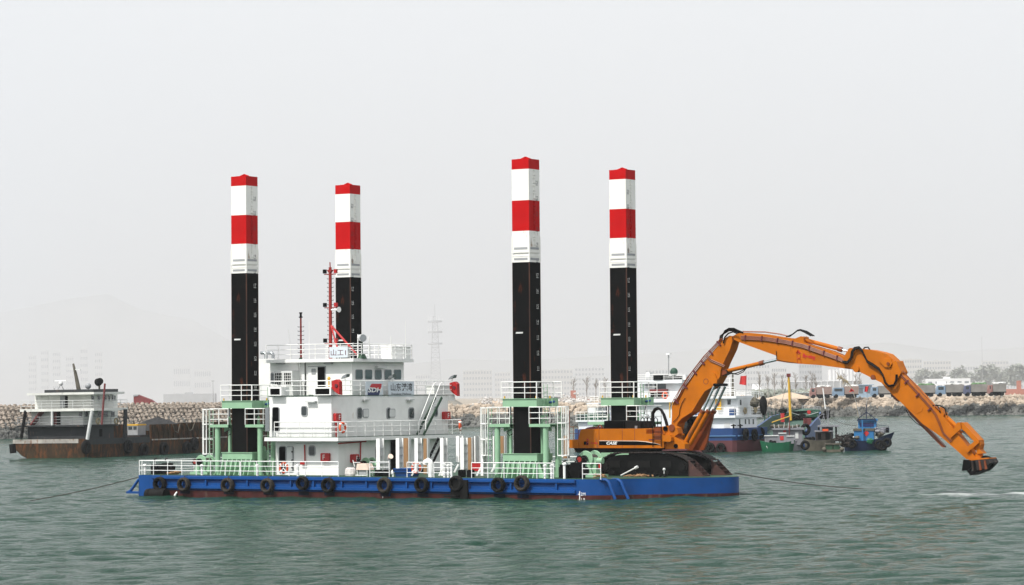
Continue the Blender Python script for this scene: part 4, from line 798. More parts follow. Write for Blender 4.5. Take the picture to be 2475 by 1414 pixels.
for k in range(3):
    c = pv(412 + k * 8, 1149, 1.2); mb.torus((c.x, 1.3, ZD + .08 + .06 * k), (0, .15, 1), .34 - .05 * k, .05, 16, 5)
simple(mb, 'rope_coil', 'wood', V3(pv(415, 1149, 1.2).x, 1.3, ZD), 'brown rope coil on deck in front of the stern winch', 'rope')
mb = MB(); c = pv(1430, 1142, 1.5)
for k in range(6): mb.tube([(c.x - .5 + random.random(), 1.4 + random.random(), ZD + .08 + .05 * k), (c.x + random.random() * .7, 1.3 + random.random(), ZD + .25), (c.x + .6, 1.5 + random.random(), ZD + .1)], .04, 5)
simple(mb, 'rope_heap', 'wood', V3(c.x, 1.5, ZD), 'tangled rope heap behind the short white railing by the excavator', 'rope')
c = pv(1450, 1105, 4.0); simple(MB().cyl((c.x, 4, ZD + .6), (c.x, 4, ZD + 1.2), .1, 10).cyl((c.x, 4, ZD + 1.2), (c.x, 4, ZD + 1.3), .05, 8), 'fire_extinguisher', 'red', V3(c.x, 4, ZD), 'small red extinguisher above the short white railing', 'extinguisher')
# mooring cables
def cable(pts, r, lab): simple(MB().tube(pts, r, 6), 'mooring_cable', 'rope', pts[0], lab, 'cable', 'mooring cables')
def sag(a, b, s, n=14): return [a.lerp(b, i / n) - V3(0, 0, s * math.sin(PI * i / n)) for i in range(n + 1)]
a = V3(UL + .1, .8, ZD); b = B.i @ onwater(58, 1213); cable(sag(a, b, .12), .032, 'taut mooring cable running from the stern down to the water on the left')
a = pv(1775, 1143, 12); b = B.i @ onwater(2092, 1182); cable(sag(a, b, .15), .032, 'taut mooring cable running from the bow down to the water on the right')
# ================================================================ EXCAVATOR
VC = 9.0                                            # centre plane of the machine
ex = thing('excavator', 'orange long-reach crawler excavator parked on the bow with its boom over the water', 'excavator', B, (pv(1530, 1150, VC).x, VC, ZD))
O, OD, BK = M['orange'], M['orangedark'], M['black']
xp = lambda poly, v: [uz(x, y, v) for x, y in poly]
def ep(mb, n, m, par=None): return mb.build(n, m, par or ex)
vn, vf = 7.35, 10.65
body = [(1374, 1064), (1398, 1063), (1400, 1050), (1403, 1040), (1407, 1037), (1562, 1036), (1562, 1049), (1600, 1049), (1604, 1052), (1604, 1083), (1374, 1083)]
bd = ep(MB().pv(xp(body, vn), vn, vf), 'body', O)
bm_ = bd.modifiers.new('b', 'BEVEL'); bm_.width = .07; bm_.segments = 2; bm_.limit_method = 'ANGLE'
ep(MB().pv(xp([(1374, 1063), (1398, 1062), (1398, 1083), (1374, 1083)], vn - .05), vn - .05, vf + .02), 'counterweight', O)
for x in (1448, 1504, 1534):
    a, b = pv(x, 1037, vn), pv(x, 1082, vn); ep(MB().box(a.x - .012, a.x + .012, vn - .008, vn - .002, b.z, a.z), 'panel_seam', M['maroon'])
ep(MB().pv(xp([(1448, 1066), (1540, 1066.5), (1560, 1068), (1585, 1072), (1597, 1076), (1448, 1076)], vn - .012), vn - .012, vn - .004), 'side_stripe', M['dark'])
ep(MB().pv(xp([(1448, 1064.8), (1540, 1065.3), (1562, 1067), (1588, 1071.5), (1598, 1076), (1585, 1072.3), (1560, 1068.2), (1540, 1066.5), (1448, 1066)], vn - .014), vn - .014, vn - .006), 'side_stripe', M['canvas'])
p = pv(1479, 1071, vn - .014); text('CASE', .195, M['rail_white'], ex, (p.x, vn - .016, p.z), (1, 0, 0), (0, 0, 1), sx=1.35, shear=.25, bold=.035)
ep(MB().pv(rr(pv(1402, 1, vn).x, pv(1412.5, 1, vn).x, pv(1, 1067, vn).z if False else pv(1405, 1067, vn).z, pv(1405, 1075, vn).z, .02), vn - .012, vn - .004), 'grille', M['dark'])
ep(MB().box(pv(1558, 1, vn).x, pv(1573.5, 1, vn).x, vn - .012, vn - .004, pv(1565, 1064.5, vn).z, pv(1565, 1061.5, vn).z), 'grille', M['maroon'])
p = pv(1436, 1071, vn); text('By-sing', .14, M['inkred'], ex, (p.x, vn - .008, p.z), (1, 0, 0), (0, 0, 1), sx=1.2, bold=.03)
def emblem(cx, cy, v, s, k=0.0):                   # pointed sign over a ring over a square, in red outline
    p = pv(cx, cy, v); mb = MB(); v_ = v - .02
    q = lambda a, b: (p.x + a * s + k * b * s, v_, p.z + b * s)
    mb.tube([q(-.16, .30), q(0, .50), q(.16, .28)], .02 * s + .006, 4); mb.tube([q(-.08, .30), q(0, .40), q(.08, .28)], .02 * s + .006, 4)
    mb.tube([q(.13 * math.cos(a * PI / 8), .12 + .15 * math.sin(a * PI / 8)) for a in range(17)], .012, 4)
    mb.tube([q(-.13, -.06), q(.13, -.08), q(.12, -.36), q(-.14, -.34), q(-.13, -.06)], .012, 4); ep(mb, 'emblem', M['inkred'])
emblem(1420.5, 1069, vn, .5)
ep(MB().pv(xp([(1386, 1083), (1604, 1083), (1604, 1086), (1530, 1090), (1478, 1091), (1476, 1094), (1394, 1094)], vn + .1), vn + .1, vf - .1), 'underframe', BK)
ep(MB().rail([pv(1374, 1063, vn + .1), pv(1398, 1063, vn + .1)], .85, .45, .02, 2), 'handrail', OD)
a = pv(1373, 992, vn); ep(MB().tube([(a.x, vn + .1, pv(1373, 1062, vn).z), (a.x + .02, vn + .1, a.z)], .045, 6), 'aerial_pole', OD)
a = pv(1460, 1017, 8.2); b = pv(1508, 1035, 8.2); hz = pv(1500, 1036.5, 8.2).z
ep(MB().box(a.x, b.x, 8.2, 10.2, hz - .05, a.z), 'engine_hood', M['black']); ep(MB().box(a.x + .05, b.x - .05, 8.19, 8.2, hz + .08, a.z - .08), 'engine_grille', M['dark'])
c = pv(1546, 1018, 8.2); ep(MB().box(b.x + .05, c.x, 8.3, 10.0, hz - .05, c.z), 'engine_hood', M['rubber'])
ep(MB().cyl(pv(1538, 1036, 8.3), pv(1538, 1029, 8.3), .12, 10), 'filler_cap', M['steel'])
ep(MB().pv(xp([(1413, 1037), (1447, 1037), (1446, 1033), (1435, 1031), (1420, 1033)], 8), 8, 9), 'hood_cover', M['maroon'])
mb = MB(); c = pv(1450, 1033, 8.0); mb.torus((c.x, 8, c.z), (0, 1, 0), .14, .05, 14, 6); ep(mb, 'lifting_eye', OD)
# ladder and platform between body and boom foot
mb = MB(); a = pv(1578, 1080, vn - .1); b = pv(1578, 1018, vn - .1); mb.ladder(a, b, (.62, 0, 0), .03, .32); ep(mb, 'access_ladder', BK)
ep(MB().pv(xp([(1581, 1050), (1597, 1050), (1597, 1064), (1581, 1064)], vn - .02), vn - .02, vn + .5), 'tool_box', OD)
ep(MB().pv(xp([(1582, 1031), (1600, 1031), (1602, 1050), (1582, 1050)], vn + .4), vn + .4, 8.4), 'pump_cover', OD)
ep(MB().pv(xp([(1600, 1031), (1622, 1028), (1636, 1034), (1640, 1048), (1630, 1055), (1655, 1073), (1655, 1085), (1600, 1085), (1604, 1052)], vn + .25), vn + .25, 8.2), 'boom_bracket', O)
ep(MB().pv(xp([(1600, 1031), (1622, 1028), (1636, 1034), (1640, 1048), (1655, 1073), (1655, 1085), (1600, 1085)], 9.8), 9.8, 10.4), 'boom_bracket', O)
ep(MB().pv(xp([(1603, 1052), (1620, 1051), (1624, 1057), (1624, 1066), (1620, 1068), (1603, 1067)], vn + .0), vn - .1, vn + .4), 'step_box', O)
for x, y, r in ((1624, 1034, .22), (1634, 1078, .14), (1609, 1036, .16)): c = pv(x, y, vn + .25); ep(MB().cyl((c.x, vn + .17, c.z), (c.x, vn + .26, c.z), r, 16), 'pivot_boss', OD if r > .2 else M['dark'])
for k in range(5):                                   # hose arches
    x = 1549 + k * 8; a = pv(x, 1030, 8.6); ep(MB().tube([(a.x, 8.6 + k * .05, a.z - .3), (a.x, 8.6, a.z + .45), (a.x + .12, 8.6, a.z + .58), (a.x + .26, 8.6, a.z + .45), (a.x + .28, 8.6, a.z - .3)], .03, 6), 'hose', M['rubber'])
for k in range(3):
    v = 8.3 + k * .22; P = [(1579, 1028), (1577, 1010), (1577, 998), (1582, 989), (1590, 986), (1597, 990), (1603, 1000), (1609, 1018), (1612, 1030)]
    ep(MB().tube([pv(x + k, y + k * .8, v) for x, y in P], .085, 8), 'hose', M['rubber'])
# cab on the far side
a = pv(1630, 1018, 10.2); b = pv(1676, 1082, 10.2)
ep(MB().pv(xp([(1632, 1014), (1668, 1006), (1690, 1030), (1692, 1070), (1676, 1084), (1628, 1084)], 10.2), 10.2, 11.4), 'cab', M['dark']); ep(MB().pv(xp([(1638, 1020), (1664, 1016), (1680, 1046), (1640, 1048)], 10.19), 10.185, 10.195), 'cab_window', M['glass'])
# -------- boom sections as boxes with the outline of the photograph
def sect(poly, v0, v1, name, m=O, bev=.04):
    o = ep(MB().pv(xp(poly, v0), v0, v1), name, m); b = o.modifiers.new('b', 'BEVEL'); b.width = bev; b.segments = 1; b.limit_method = 'ANGLE'; return o
n0, n1 = 8.5, 9.5
sect([(1622, 1040), (1624, 1008), (1624, 982), (1640, 955), (1660, 927), (1672, 912), (1693, 885), (1708, 867), (1742, 827), (1752, 817), (1764, 811), (1768, 813), (1770, 825), (1764, 845), (1749, 876), (1742, 893), (1740, 910), (1734, 920), (1727, 932), (1703, 946), (1690, 966), (1672, 996), (1648, 1011), (1638, 1022), (1632, 1044), (1626, 1048)], n0, n1, 'main_boom')
sect([(1710, 912), (1720, 898), (1728, 903), (1733, 917), (1732, 930), (1722, 933), (1714, 924)], n0 - .1, n0, 'boom_bracket'); 
c = pv(1728, 930, 8.25); ep(MB().cyl((c.x, 8.15, c.z), (c.x, 9.85, c.z), .09, 12), 'pivot_pin', BK)
c = pv(1706, 922, n0); ep(MB().torus((c.x, n0, c.z), (0, 1, 0), .17, .02, 18, 4), 'boss_ring', OD)
m0, m1 = 8.62, 9.38
sect([(1772, 812), (1782, 806), (1798, 804), (1847, 808), (1900, 817), (1922, 818), (1936, 812.5), (1942, 815), (1943, 828), (1953, 833), (2006, 848), (2049, 866), (2060, 880), (2078, 897), (2060, 893), (1982, 882.5), (1929, 879), (1905, 877), (1877, 872.5), (1876, 859.5), (1830, 843), (1784, 826), (1773, 820)], m0, m1, 'upper_boom')
sect([(2049, 845), (2054, 841), (2105, 846), (2128, 851), (2144, 856), (2157, 868), (2168, 880), (2172, 892), (2166, 922), (2150, 940), (2130, 925), (2112, 916), (2070, 895), (2040, 886), (2036, 870)], m0 - .08, m1 + .08, 'elbow_plate')
sect([(2155, 873), (2166, 872), (2171, 885), (2178, 900), (2170, 915), (2158, 900)], m0 - .12, m1 + .12, 'elbow_lug')
c = pv(2072, 892, m0); ep(MB().cyl((c.x, m0 - .2, c.z), (c.x, m1 + .2, c.z), .2, 16), 'pivot_pin', O)
c = pv(2112, 912, m0); ep(MB().cyl((c.x, m0 - .16, c.z), (c.x, m1 + .16, c.z), .16, 16), 'pivot_pin', OD)
ep(MB().pv(xp([(2124, 872), (2136, 866), (2152, 868), (2156, 878), (2150, 888), (2138, 887)], m0 - .2), m0 - .2, m0 - .08), 'linkage_plate', O)
c = pv(2147, 879, m0 - .2); ep(MB().cyl((c.x, m0 - .28, c.z), (c.x, m0 - .2, c.z), .1, 12), 'pivot_pin', OD)
k0, k1 = 8.66, 9.34
sect([(2128, 922), (2150, 905), (2168, 894), (2182, 908), (2211, 936), (2250, 979), (2270, 996), (2283, 1012), (2318, 1054), (2345, 1087), (2356, 1104), (2379, 1112), (2336, 1110), (2305, 1082), (2272, 1054), (2229, 1024), (2191, 985.5), (2140, 937)], k0, k1, 'stick')
sect([(2196, 986), (2208, 992), (2222, 990), (2231, 984), (2228, 994), (2216, 1000)], k0 - .02, k0, 'stiffener_plate', O, .005)
# cylinders
def at_(x, y, v, ref=None):
    p = pv(x, y, ref if ref is not None else v); return V3(p.x, v, p.z)
def cyl(p0, p1, r, v, name, m, n=12, ref=None): return ep(MB().cyl(at_(*p0, v, ref), at_(*p1, v, ref), r, n), name, m)
for v in (8.25, 9.0, 9.75):
    cyl((1654, 1074), (1700, 992), .145, v, 'lift_cylinder', O, 12, 8.25); cyl((1698, 995), (1726, 934), .085, v, 'cylinder_rod', M['chrome'], 12, 8.25)
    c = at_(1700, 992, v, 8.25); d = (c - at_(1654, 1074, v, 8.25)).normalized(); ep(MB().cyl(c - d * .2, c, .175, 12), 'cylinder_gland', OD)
ep(MB().pv(xp([(1700, 1000), (1724, 1000), (1714, 1040), (1708, 1070), (1700, 1088), (1660, 1090), (1672, 1060)], 9.4), 9.4, 9.6), 'cylinder_guard', OD)
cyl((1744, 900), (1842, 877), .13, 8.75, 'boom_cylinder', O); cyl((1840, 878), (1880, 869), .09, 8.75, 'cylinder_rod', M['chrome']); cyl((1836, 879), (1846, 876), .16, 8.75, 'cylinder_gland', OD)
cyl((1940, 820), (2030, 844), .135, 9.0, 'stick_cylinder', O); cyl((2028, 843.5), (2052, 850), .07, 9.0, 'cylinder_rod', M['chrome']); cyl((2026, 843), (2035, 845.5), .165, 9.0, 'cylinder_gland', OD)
cyl((2277, 998), (2312, 1031), .135, 9.0, 'bucket_cylinder', O); cyl((2310, 1029), (2362, 1070), .06, 9.0, 'cylinder_rod', M['steel'])
ep(MB().pv(xp([(2256, 984), (2272, 985), (2282, 1000), (2278, 1012)], m0 + .1), m0 + .1, m1 - .1), 'cylinder_bracket', O)
ep(MB().pv(xp([(1745, 893), (1758, 893), (1756, 903), (1744, 908)], m0), m0, m1), 'cylinder_bracket', OD)
# bucket linkage
def link(pts, w, v0, v1, name, m=O):
    ep(MB().pv(xp(pts, 8.5), v0, v1), name, m)
for v0 in (8.5, 9.38): link([(2294, 1054), (2297, 1059), (2323, 1036), (2321, 1021), (2314, 1021)], .1, v0, v0 + .1, 'link_arm')
link([(2316, 1021), (2324, 1021), (2364, 1064), (2364, 1072), (2357, 1072), (2318, 1030)], .1, 8.6, 9.4, 'link_bar')
for v0 in (8.5, 9.38): link([(2331, 1084), (2338, 1095), (2347, 1086), (2357, 1078), (2364, 1072), (2357, 1064), (2346, 1074)], .1, v0, v0 + .1, 'link_arm')
link([(2355, 1070), (2365, 1067), (2367, 1074), (2364, 1086), (2372, 1096), (2358, 1098), (2356, 1085)], .1, 8.7, 9.3, 'tipping_link')
c = pv(2366, 1101, 9.0); ep(MB().cyl((c.x, 9, c.z - .22), (c.x, 9, c.z + .1), .26, 18).cyl((c.x, 9, c.z + .1), (c.x, 9, c.z + .17), .2, 18), 'rotator', O)
ep(MB().pv(xp([(2340, 1109), (2392, 1106), (2393, 1114), (2348, 1114)], 8.6), 8.5, 9.6), 'coupler', O)
# clamshell bucket below the coupler
bk = [(2332, 1111), (2392, 1107), (2396, 1118), (2376, 1136), (2350, 1146), (2338, 1138)]
ep(MB().pv(xp([(2346, 1113), (2390, 1109), (2394, 1118), (2378, 1135), (2352, 1141)], 8.4), 8.35, 9.65), 'bucket', M['rustbrown'])
for i in range(3):
    x = 2352 + i * 13; ep(MB().pv(xp([(x, 1113), (x + 4, 1113), (x + 8, 1137 - i * 2), (x + 3, 1139 - i * 2)], 8.3), 8.28, 8.35), 'bucket_rib', OD if i else BK)
ep(MB().pv(xp([(2330, 1111), (2345, 1112), (2348, 1130), (2340, 1137), (2326, 1138)], 8.3), 8.2, 8.34), 'bucket_cheek', BK)
ep(MB().pv(xp([(2330, 1111), (2345, 1112), (2348, 1130), (2345, 1149), (2338, 1140), (2334, 1125)], 9.0), 9.0, 9.14), 'bucket_cheek', BK)
ep(MB().pv(xp([(2345, 1140), (2352, 1138), (2378, 1133), (2376, 1137), (2345, 1149)], 8.4), 8.32, 9.6), 'cutting_edge', BK)
P = [pv(2392 + 15 * math.cos(q), 1121 + 13 * math.sin(q), 9.0) for q in [-PI * .72 + PI * 1.05 * i / 9 for i in range(10)]]
ep(MB().tube([(p.x - .22, 9.0, p.z) for p in P], .2, 8, True, .1), 'bucket_claw', BK)
# trailing guard under the stick
ep(MB().pv(xp([(2189, 985), (2196, 984), (2212, 998), (2231, 1022), (2283, 1078), (2282, 1082), (2276, 1080), (2224, 1028), (2200, 1003)], 9.2), 9.2, 9.45), 'hanging_strut', OD)
ep(MB().pv(xp([(2150, 946), (2158, 954), (2174, 968), (2170, 971), (2160, 964)], 9.2), 9.2, 9.45), 'strut_stub', OD)
ep(MB().tube([pv(2190, 990, 9.1), pv(2198, 1006, 9.1), pv(2214, 1022, 9.1), pv(2230, 1032, 9.1)], .025, 5), 'hose', M['rubber'])
# pipes and hoses
def pipe(pts, v, r=.03, m='orangedark', n=5, name='hydraulic_pipe'): ep(MB().tube([pv(x, y, v) for x, y in pts], r, n), name, M[m])
for k in range(4):
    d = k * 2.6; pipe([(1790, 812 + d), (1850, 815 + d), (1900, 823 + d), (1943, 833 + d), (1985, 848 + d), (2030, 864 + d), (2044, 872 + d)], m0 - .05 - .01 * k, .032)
for x, y in ((1800, 811), (1840, 813), (1878, 818), (1914, 824), (1955, 836), (1990, 848), (2022, 860)): ep(MB().pv(xp([(x, y - 1), (x + 2.4, y - 1), (x + 1.2, y + 12), (x - 1.2, y + 12)], m0 - .1), m0 - .13, m0), 'pipe_clamp', M['maroon'])
for k in range(2): pipe([(1795, 802 - k), (1850, 803 - k), (1885, 808 - k), (1910, 814 - k)], m0 + .2 + .2 * k, .03)
for k in range(3):
    d = k * 2.4; pipe([(2176 - d, 902 + d), (2211 - d, 940 + d), (2250 - d, 984 + d), (2262 - d, 1000 + d), (2272 - d * 1.3, 1022 + d * .6), (2280 - d, 1045 + d * .4), (2300 - d, 1066 + d)] if k < 2 else [(2182, 896), (2214, 932), (2252, 974), (2272, 992)], k0 - .05, .032)
for x, y in ((2194, 918), (2221, 950), (2250, 984)): ep(MB().pv(xp([(x, y), (x + 2, y + 2), (x - 7, y + 10), (x - 9, y + 8)], k0 - .08), k0 - .1, k0), 'pipe_clamp', M['maroon'])
for k in range(3): pipe([(1626 + k * 4, 978), (1646 + k * 4, 938), (1672 + k * 4, 900), (1705 + k * 4, 858), (1742 + k * 3, 818)], n0 - .04, .03)
pipe([(1619, 985), (1630, 962), (1660, 914), (1700, 862), (1738, 823)], n0 + .5, .022); pipe([(1707, 862), (1716, 872), (1732, 879), (1750, 887)], n0 - .06, .03); pipe([(1709, 859), (1718, 869), (1734, 876), (1752, 884)], n0 - .06, .03)
for x, y in ((1629, 966), (1650, 930), (1673, 896), (1692, 872), (1712, 848), (1731, 826)): ep(MB().pv(xp([(x, y), (x + 2, y - 2), (x + 11, y + 8), (x + 9, y + 10)], n0 - .08), n0 - .1, n0), 'pipe_clamp', M['maroon'])
pipe([(1627, 1020), (1636, 1012), (1642, 1002), (1643, 990), (1648, 975), (1656, 962)], n0 - .05, .022, 'rubber'); pipe([(1876, 848), (1877, 868), (1886, 872), (1910, 876), (1926, 878)], m0 - .05, .02, 'rubber')
for k in range(4):
    v = 8.6 + k * .16; d = k * 1.6
    pipe([(1744 - d, 828), (1746 - d, 812), (1752, 800 + d), (1762, 794 + d), (1774, 794 + d), (1784, 799 + d), (1796, 804)], v, .055, 'rubber', 7, 'hose')
pipe([(1748, 830), (1752, 815), (1760, 806), (1772, 802), (1782, 806)], n0 - .1, .05, 'rubber', 7, 'hose')
for k in range(3): pipe([(1900 + k * 4, 814), (1916 + k, 808 - k), (1926 + k, 800 - k), (1934, 798.5 - k), (1944 + k * 3, 803 - k), (1960 + k * 4, 812)], 8.6 + k * .2, .04, 'rubber', 7, 'hose')
for k in range(3): pipe([(2036 + k, 873 + k * 2), (2048, 874 + k * 2), (2056 + k * 1.5, 864), (2058 + k * 2, 850), (2065 + k, 840 + k * 2), (2076, 838 + k * 2), (2084, 846 + k * 2), (2088 + k, 860), (2096, 872 + k * 2), (2110, 880 + k * 2), (2124, 890 + k * 2), (2134, 906 + k), (2138 + k, 924), (2148, 934 - k), (2160, 932 - k), (2167 - k, 920), (2168 - k, 905)], m0 - .15 - .07 * k, .045, 'rubber', 7, 'hose')
pipe([(2084, 848), (2090, 840), (2098, 839), (2104, 848)], m0 + .3, .045, 'rubber', 7, 'hose'); pipe([(2128, 852), (2146, 858), (2156, 868), (2159, 874)], m0 + .4, .04, 'rubber', 7, 'hose')
pipe([(2256, 979), (2272, 980), (2284, 988), (2288, 1004)], 8.8, .04, 'rubber', 7, 'hose'); pipe([(2254, 980), (2266, 981), (2271, 990), (2272, 1000)], 8.7, .04, 'rubber', 7, 'hose')
pipe([(1756, 895), (1762, 902), (1776, 903), (1788, 899), (1800, 892), (1805, 886)], 8.6, .035, 'rubber', 7, 'hose'); pipe([(1766, 903), (1784, 905), (1796, 899), (1804, 890)], 8.55, .03, 'rubber', 7, 'hose')
emblem(1931, 865, m0, 1.0, -.1)
p = pv(1955.5, 862.5, m0); text('By-sing', .32, M['inkred'], ex, (p.x, m0 - .02, p.z), (1, 0, -.16), (.16, 0, 1), sx=.95, bold=.03)
# -------- crawler tracks
def track(vt, dx):
    T = thing if False else None
    P = [(1452, 1150), (1455, 1118), (1462, 1107), (1474, 1099), (1490, 1096), (1600, 1095), (1618, 1097), (1640, 1103), (1655, 1110), (1663, 1119), (1666, 1150)]
    q = [uz(x, y, 7.0) for x, y in P]; q = [(u, max(z, ZD + .03)) for u, z in q]
    fr_ = ep(MB().pv([(u * 1.0 + (.12 if i < 5 else -.12), z - .10) if 0 < i < 10 else ((u + .12 if i == 0 else u - .12), z) for i, (u, z) in enumerate(q)], vt + .08, vt + .82), 'track_frame', BK)
    loops = [[(u, vt, z) for u, z in q] , [(u, vt + .9, z) for u, z in q]]
    mb = MB(); pts = q; L = 0; acc = []
    for (a, b) in zip(pts, pts[1:]):
        seg = math.hypot(b[0] - a[0], b[1] - a[1]); n = max(1, round(seg / .24))
        for i in range(n): t_ = i / n; acc.append((a[0] + (b[0] - a[0]) * t_, a[1] + (b[1] - a[1]) * t_, (b[0] - a[0]) / seg, (b[1] - a[1]) / seg))
    for (u, z, du, dz) in acc:
        nu, nz = -dz, du
        mb.pv([(u, z), (u + du * .21, z + dz * .21), (u + du * .21 + nu * .04, z + dz * .21 + nz * .04), (u + du * .05 + nu * .09, z + dz * .05 + nz * .09), (u + nu * .05, z + nz * .05)], vt, vt + .9)
    mb.build('track_shoes', M['trackbrown'] if False else M['rustbrown'], fr_)
    for k, x in enumerate((1464, 1650)):
        c = pv(x, 1128, 7.0); MB().cyl((c.x, vt + .02, c.z), (c.x, vt + .5, c.z), .34, 18).cyl((c.x, vt - .04, c.z), (c.x, vt + .02, c.z), .2, 14).build('sprocket', M['rubber'], fr_)
    for x0, x1 in ((1467, 1497), (1516, 1571), (1593, 1622)):
        a = pv(x0, 1114, 7.0); b = pv(x1, 1130, 7.0); MB().box(a.x, b.x, vt + .03, vt + .2, b.z, a.z).build('side_panel', M['rubber'], fr_)
    for i in range(7):
        c = pv(1480 + i * 26, 1144, 7.0); MB().cyl((c.x, vt + .02, ZD + .25), (c.x, vt + .5, ZD + .25), .14, 12).build('roller', M['rubber'], fr_)
    return q
q = track(7.0, 0); track(10.0, 0)
c = pv(1560, 1090, 9); ep(MB().cyl((c.x, 9, ZD + 1.0), (c.x, 9, pv(1560, 1086, 9).z), 1.1, 24).box(c.x - 1.3, c.x + 1.3, 7.9, 10.5, ZD + .55, ZD + 1.05), 'slew_ring', BK)
for vt, lab in ((7.0, 'brown steel wedge chocking the near track of the excavator'), (10.0, 'brown steel wedge chocking the far track of the excavator')):
    a = uz(1664, 1112, 7.0); u0 = a[0]; zt = a[1]; u1 = u0 + 1.12; t = thing('track_chock', lab, 'chock', B, V3(u0, vt, ZD), 'brown steel track chocks')
    for v in (vt, vt + .86): MB().pv([(u0, ZD + .03), (u0, zt), (u1, ZD + .03)], v, v + .04).build('side_plate', M['trackbrown'], t)
    for i in range(5):
        f = i / 4; uu = u0 + (u1 - u0) * f * .92; zz = zt + (ZD + .05 - zt) * f * .92; MB().bar((uu + .03, vt + .04, zz - .03), (uu + .03, vt + .86, zz - .03), .1, .05).build('rung', M['trackbrown'], t)
# loose gear by the tracks
c = pv(1520, 1140, 5.5); simple(MB().cyl((c.x - .6, 5.5, ZD + .1), (c.x + .45, 5.6, ZD + .6), .05, 8).cyl((c.x + .4, 5.6, ZD + .57), (c.x + .6, 5.6, ZD + .67), .1, 8), 'lance', 'palegrey', V3(c.x, 5.5, ZD), 'pale pipe lance leaning against the near track', 'lance')
c = pv(1605, 1130, 6.0); simple(MB().cyl((c.x, 6, ZD), (c.x, 6, ZD + .45), .03, 6).ball((c.x, 6, ZD + .5), .1, 8, 6), 'bollard_lamp', 'palegrey', V3(c.x, 6, ZD), 'tiny white lamp post before the near track', 'lamp')
mb = MB()
for i in range(14): u = pv(1500, 1149, 5).x + i * .13; mb.tube([(u, 5.2 + random.random() * .6, ZD + .05), (u + .3, 5.2 + random.random() * .6, ZD + .1 + .1 * random.random()), (u + .55, 5.2 + random.random() * .6, ZD + .05)], .035, 5)
simple(mb, 'rope_heap', 'wood', V3(pv(1510, 1149, 5).x, 5.4, ZD), 'brown ropes strewn on deck in front of the near track', 'rope')
for x, lab in ((1577, 'dark low mooring bitt before the near track'), (1601, 'right hand dark mooring bitt before the near track')):
    c = pv(x, 1146, 5.0); simple(MB().box(c.x - .3, c.x + .3, 4.8, 5.2, ZD, ZD + .06).cyl((c.x - .15, 5, ZD), (c.x - .15, 5, ZD + .25), .08, 8).cyl((c.x + .15, 5, ZD), (c.x + .15, 5, ZD + .25), .08, 8), 'mooring_bitt', 'rubber', V3(c.x, 5, ZD), lab, 'bitt', 'mooring bitts')
# ================================================================ BACKGROUND VESSELS
D('hullrust', (.034, .022, .011), .85, .45, .6, rust=.6, rustcol=(.105, .040, .014), streak=.6, spec=.15); D('hullslate', (.013, .016, .018), .7, .25, .8, rust=.3, rustcol=(.10, .06, .04), dirt=.25)
D('oldwhite', (.66, .66, .62), .6, .12, .7, rust=.22, rustcol=(.34, .25, .18), dirt=.25); D('shipwhite', (.72, .74, .75), .5, .06, .7, rust=.15, rustcol=(.4, .32, .26)); D('shipblue', (.008, .045, .16), .5, .15, .5, dirt=.15)
D('shipred', (.09, .02, .025), .7, .2, .6, dirt=.2); D('shipgreen', (.01, .06, .035), .6, .25, .8, dirt=.1); D('boatgreen', (.006, .10, .045), .5, .12, .8); D('greycabin', (.20, .20, .22), .7, .12, .8, dirt=.2)
D('drift', (.09, .08, .06), .9, .35, 1.5, dirt=.3); D('navy', (.004, .012, .045), .6, .3, 1); D('cyan', (.015, .15, .36), .5, .15, 1, dirt=.15); D('rustwhite', (.33, .31, .28), .8, .3, .8, rust=.5, rustcol=(.17, .07, .03), dirt=.3); D('coal', (.012, .012, .013), .9, .3, 3); D('reed', (.36, .29, .18), .9, .3, 3); D('oldmaroon', (.16, .03, .03), .7, .2)
class Ship:
    def __init__(s, px, py, psi, name, lab, cat='ship', grp=None):
        s.f = yawframe(onwater(px, py), R(psi)); s.t = thing(name, lab, cat, s.f, (0, 0, 0), grp)
    def b(s, mb, n, m, par=None): return mb.build(n, M[m] if isinstance(m, str) else m, par or s.t)
    def V(s, x0, x1, y0, y1, v, th, n, m, par=None):  # box whose near face on plane v covers the px rectangle
        a = s.f.pv(x0, y0, v); c = s.f.pv(x1, y1, v); return s.b(MB().box(a.x, c.x, v, v + th, c.z, a.z), n, m, par)
    def U(s, x0, x1, y0, y1, u, n, m, th=.05, par=None):
        a = s.f.pu(x0, y0, u); c = s.f.pu(x1, y1, u); return s.b(MB().box(u - th, u + th * .6, a.y, c.y, c.z, a.z), n, m, par)
    def block(s, xl, xc, xr, y0, y1, v0, n, m, z=None):   # box: left face xl..xc on plane v0, right face xc..xr
        a = s.f.pv(xl, y0, v0); c = s.f.pv(xc, y0, v0); lo = s.f.pv(xc, y1, v0).z; v1 = s.f.pu(xr, y0, c.x).y
        o = s.b(MB().box(a.x, c.x, v0, v1, lo, c.z), n, m); return o, a.x, c.x, v0, v1, lo, c.z
    def tube(s, pts, r, n, m, k=6, par=None, r1=None): return s.b(MB().tube(pts, r, k, True, r1), n, m, par)
    def rail(s, pts, h, n='railing', m='rail_white', sp=1.5, r=.03): return s.b(MB().rail(pts, h, sp, r), n, m)
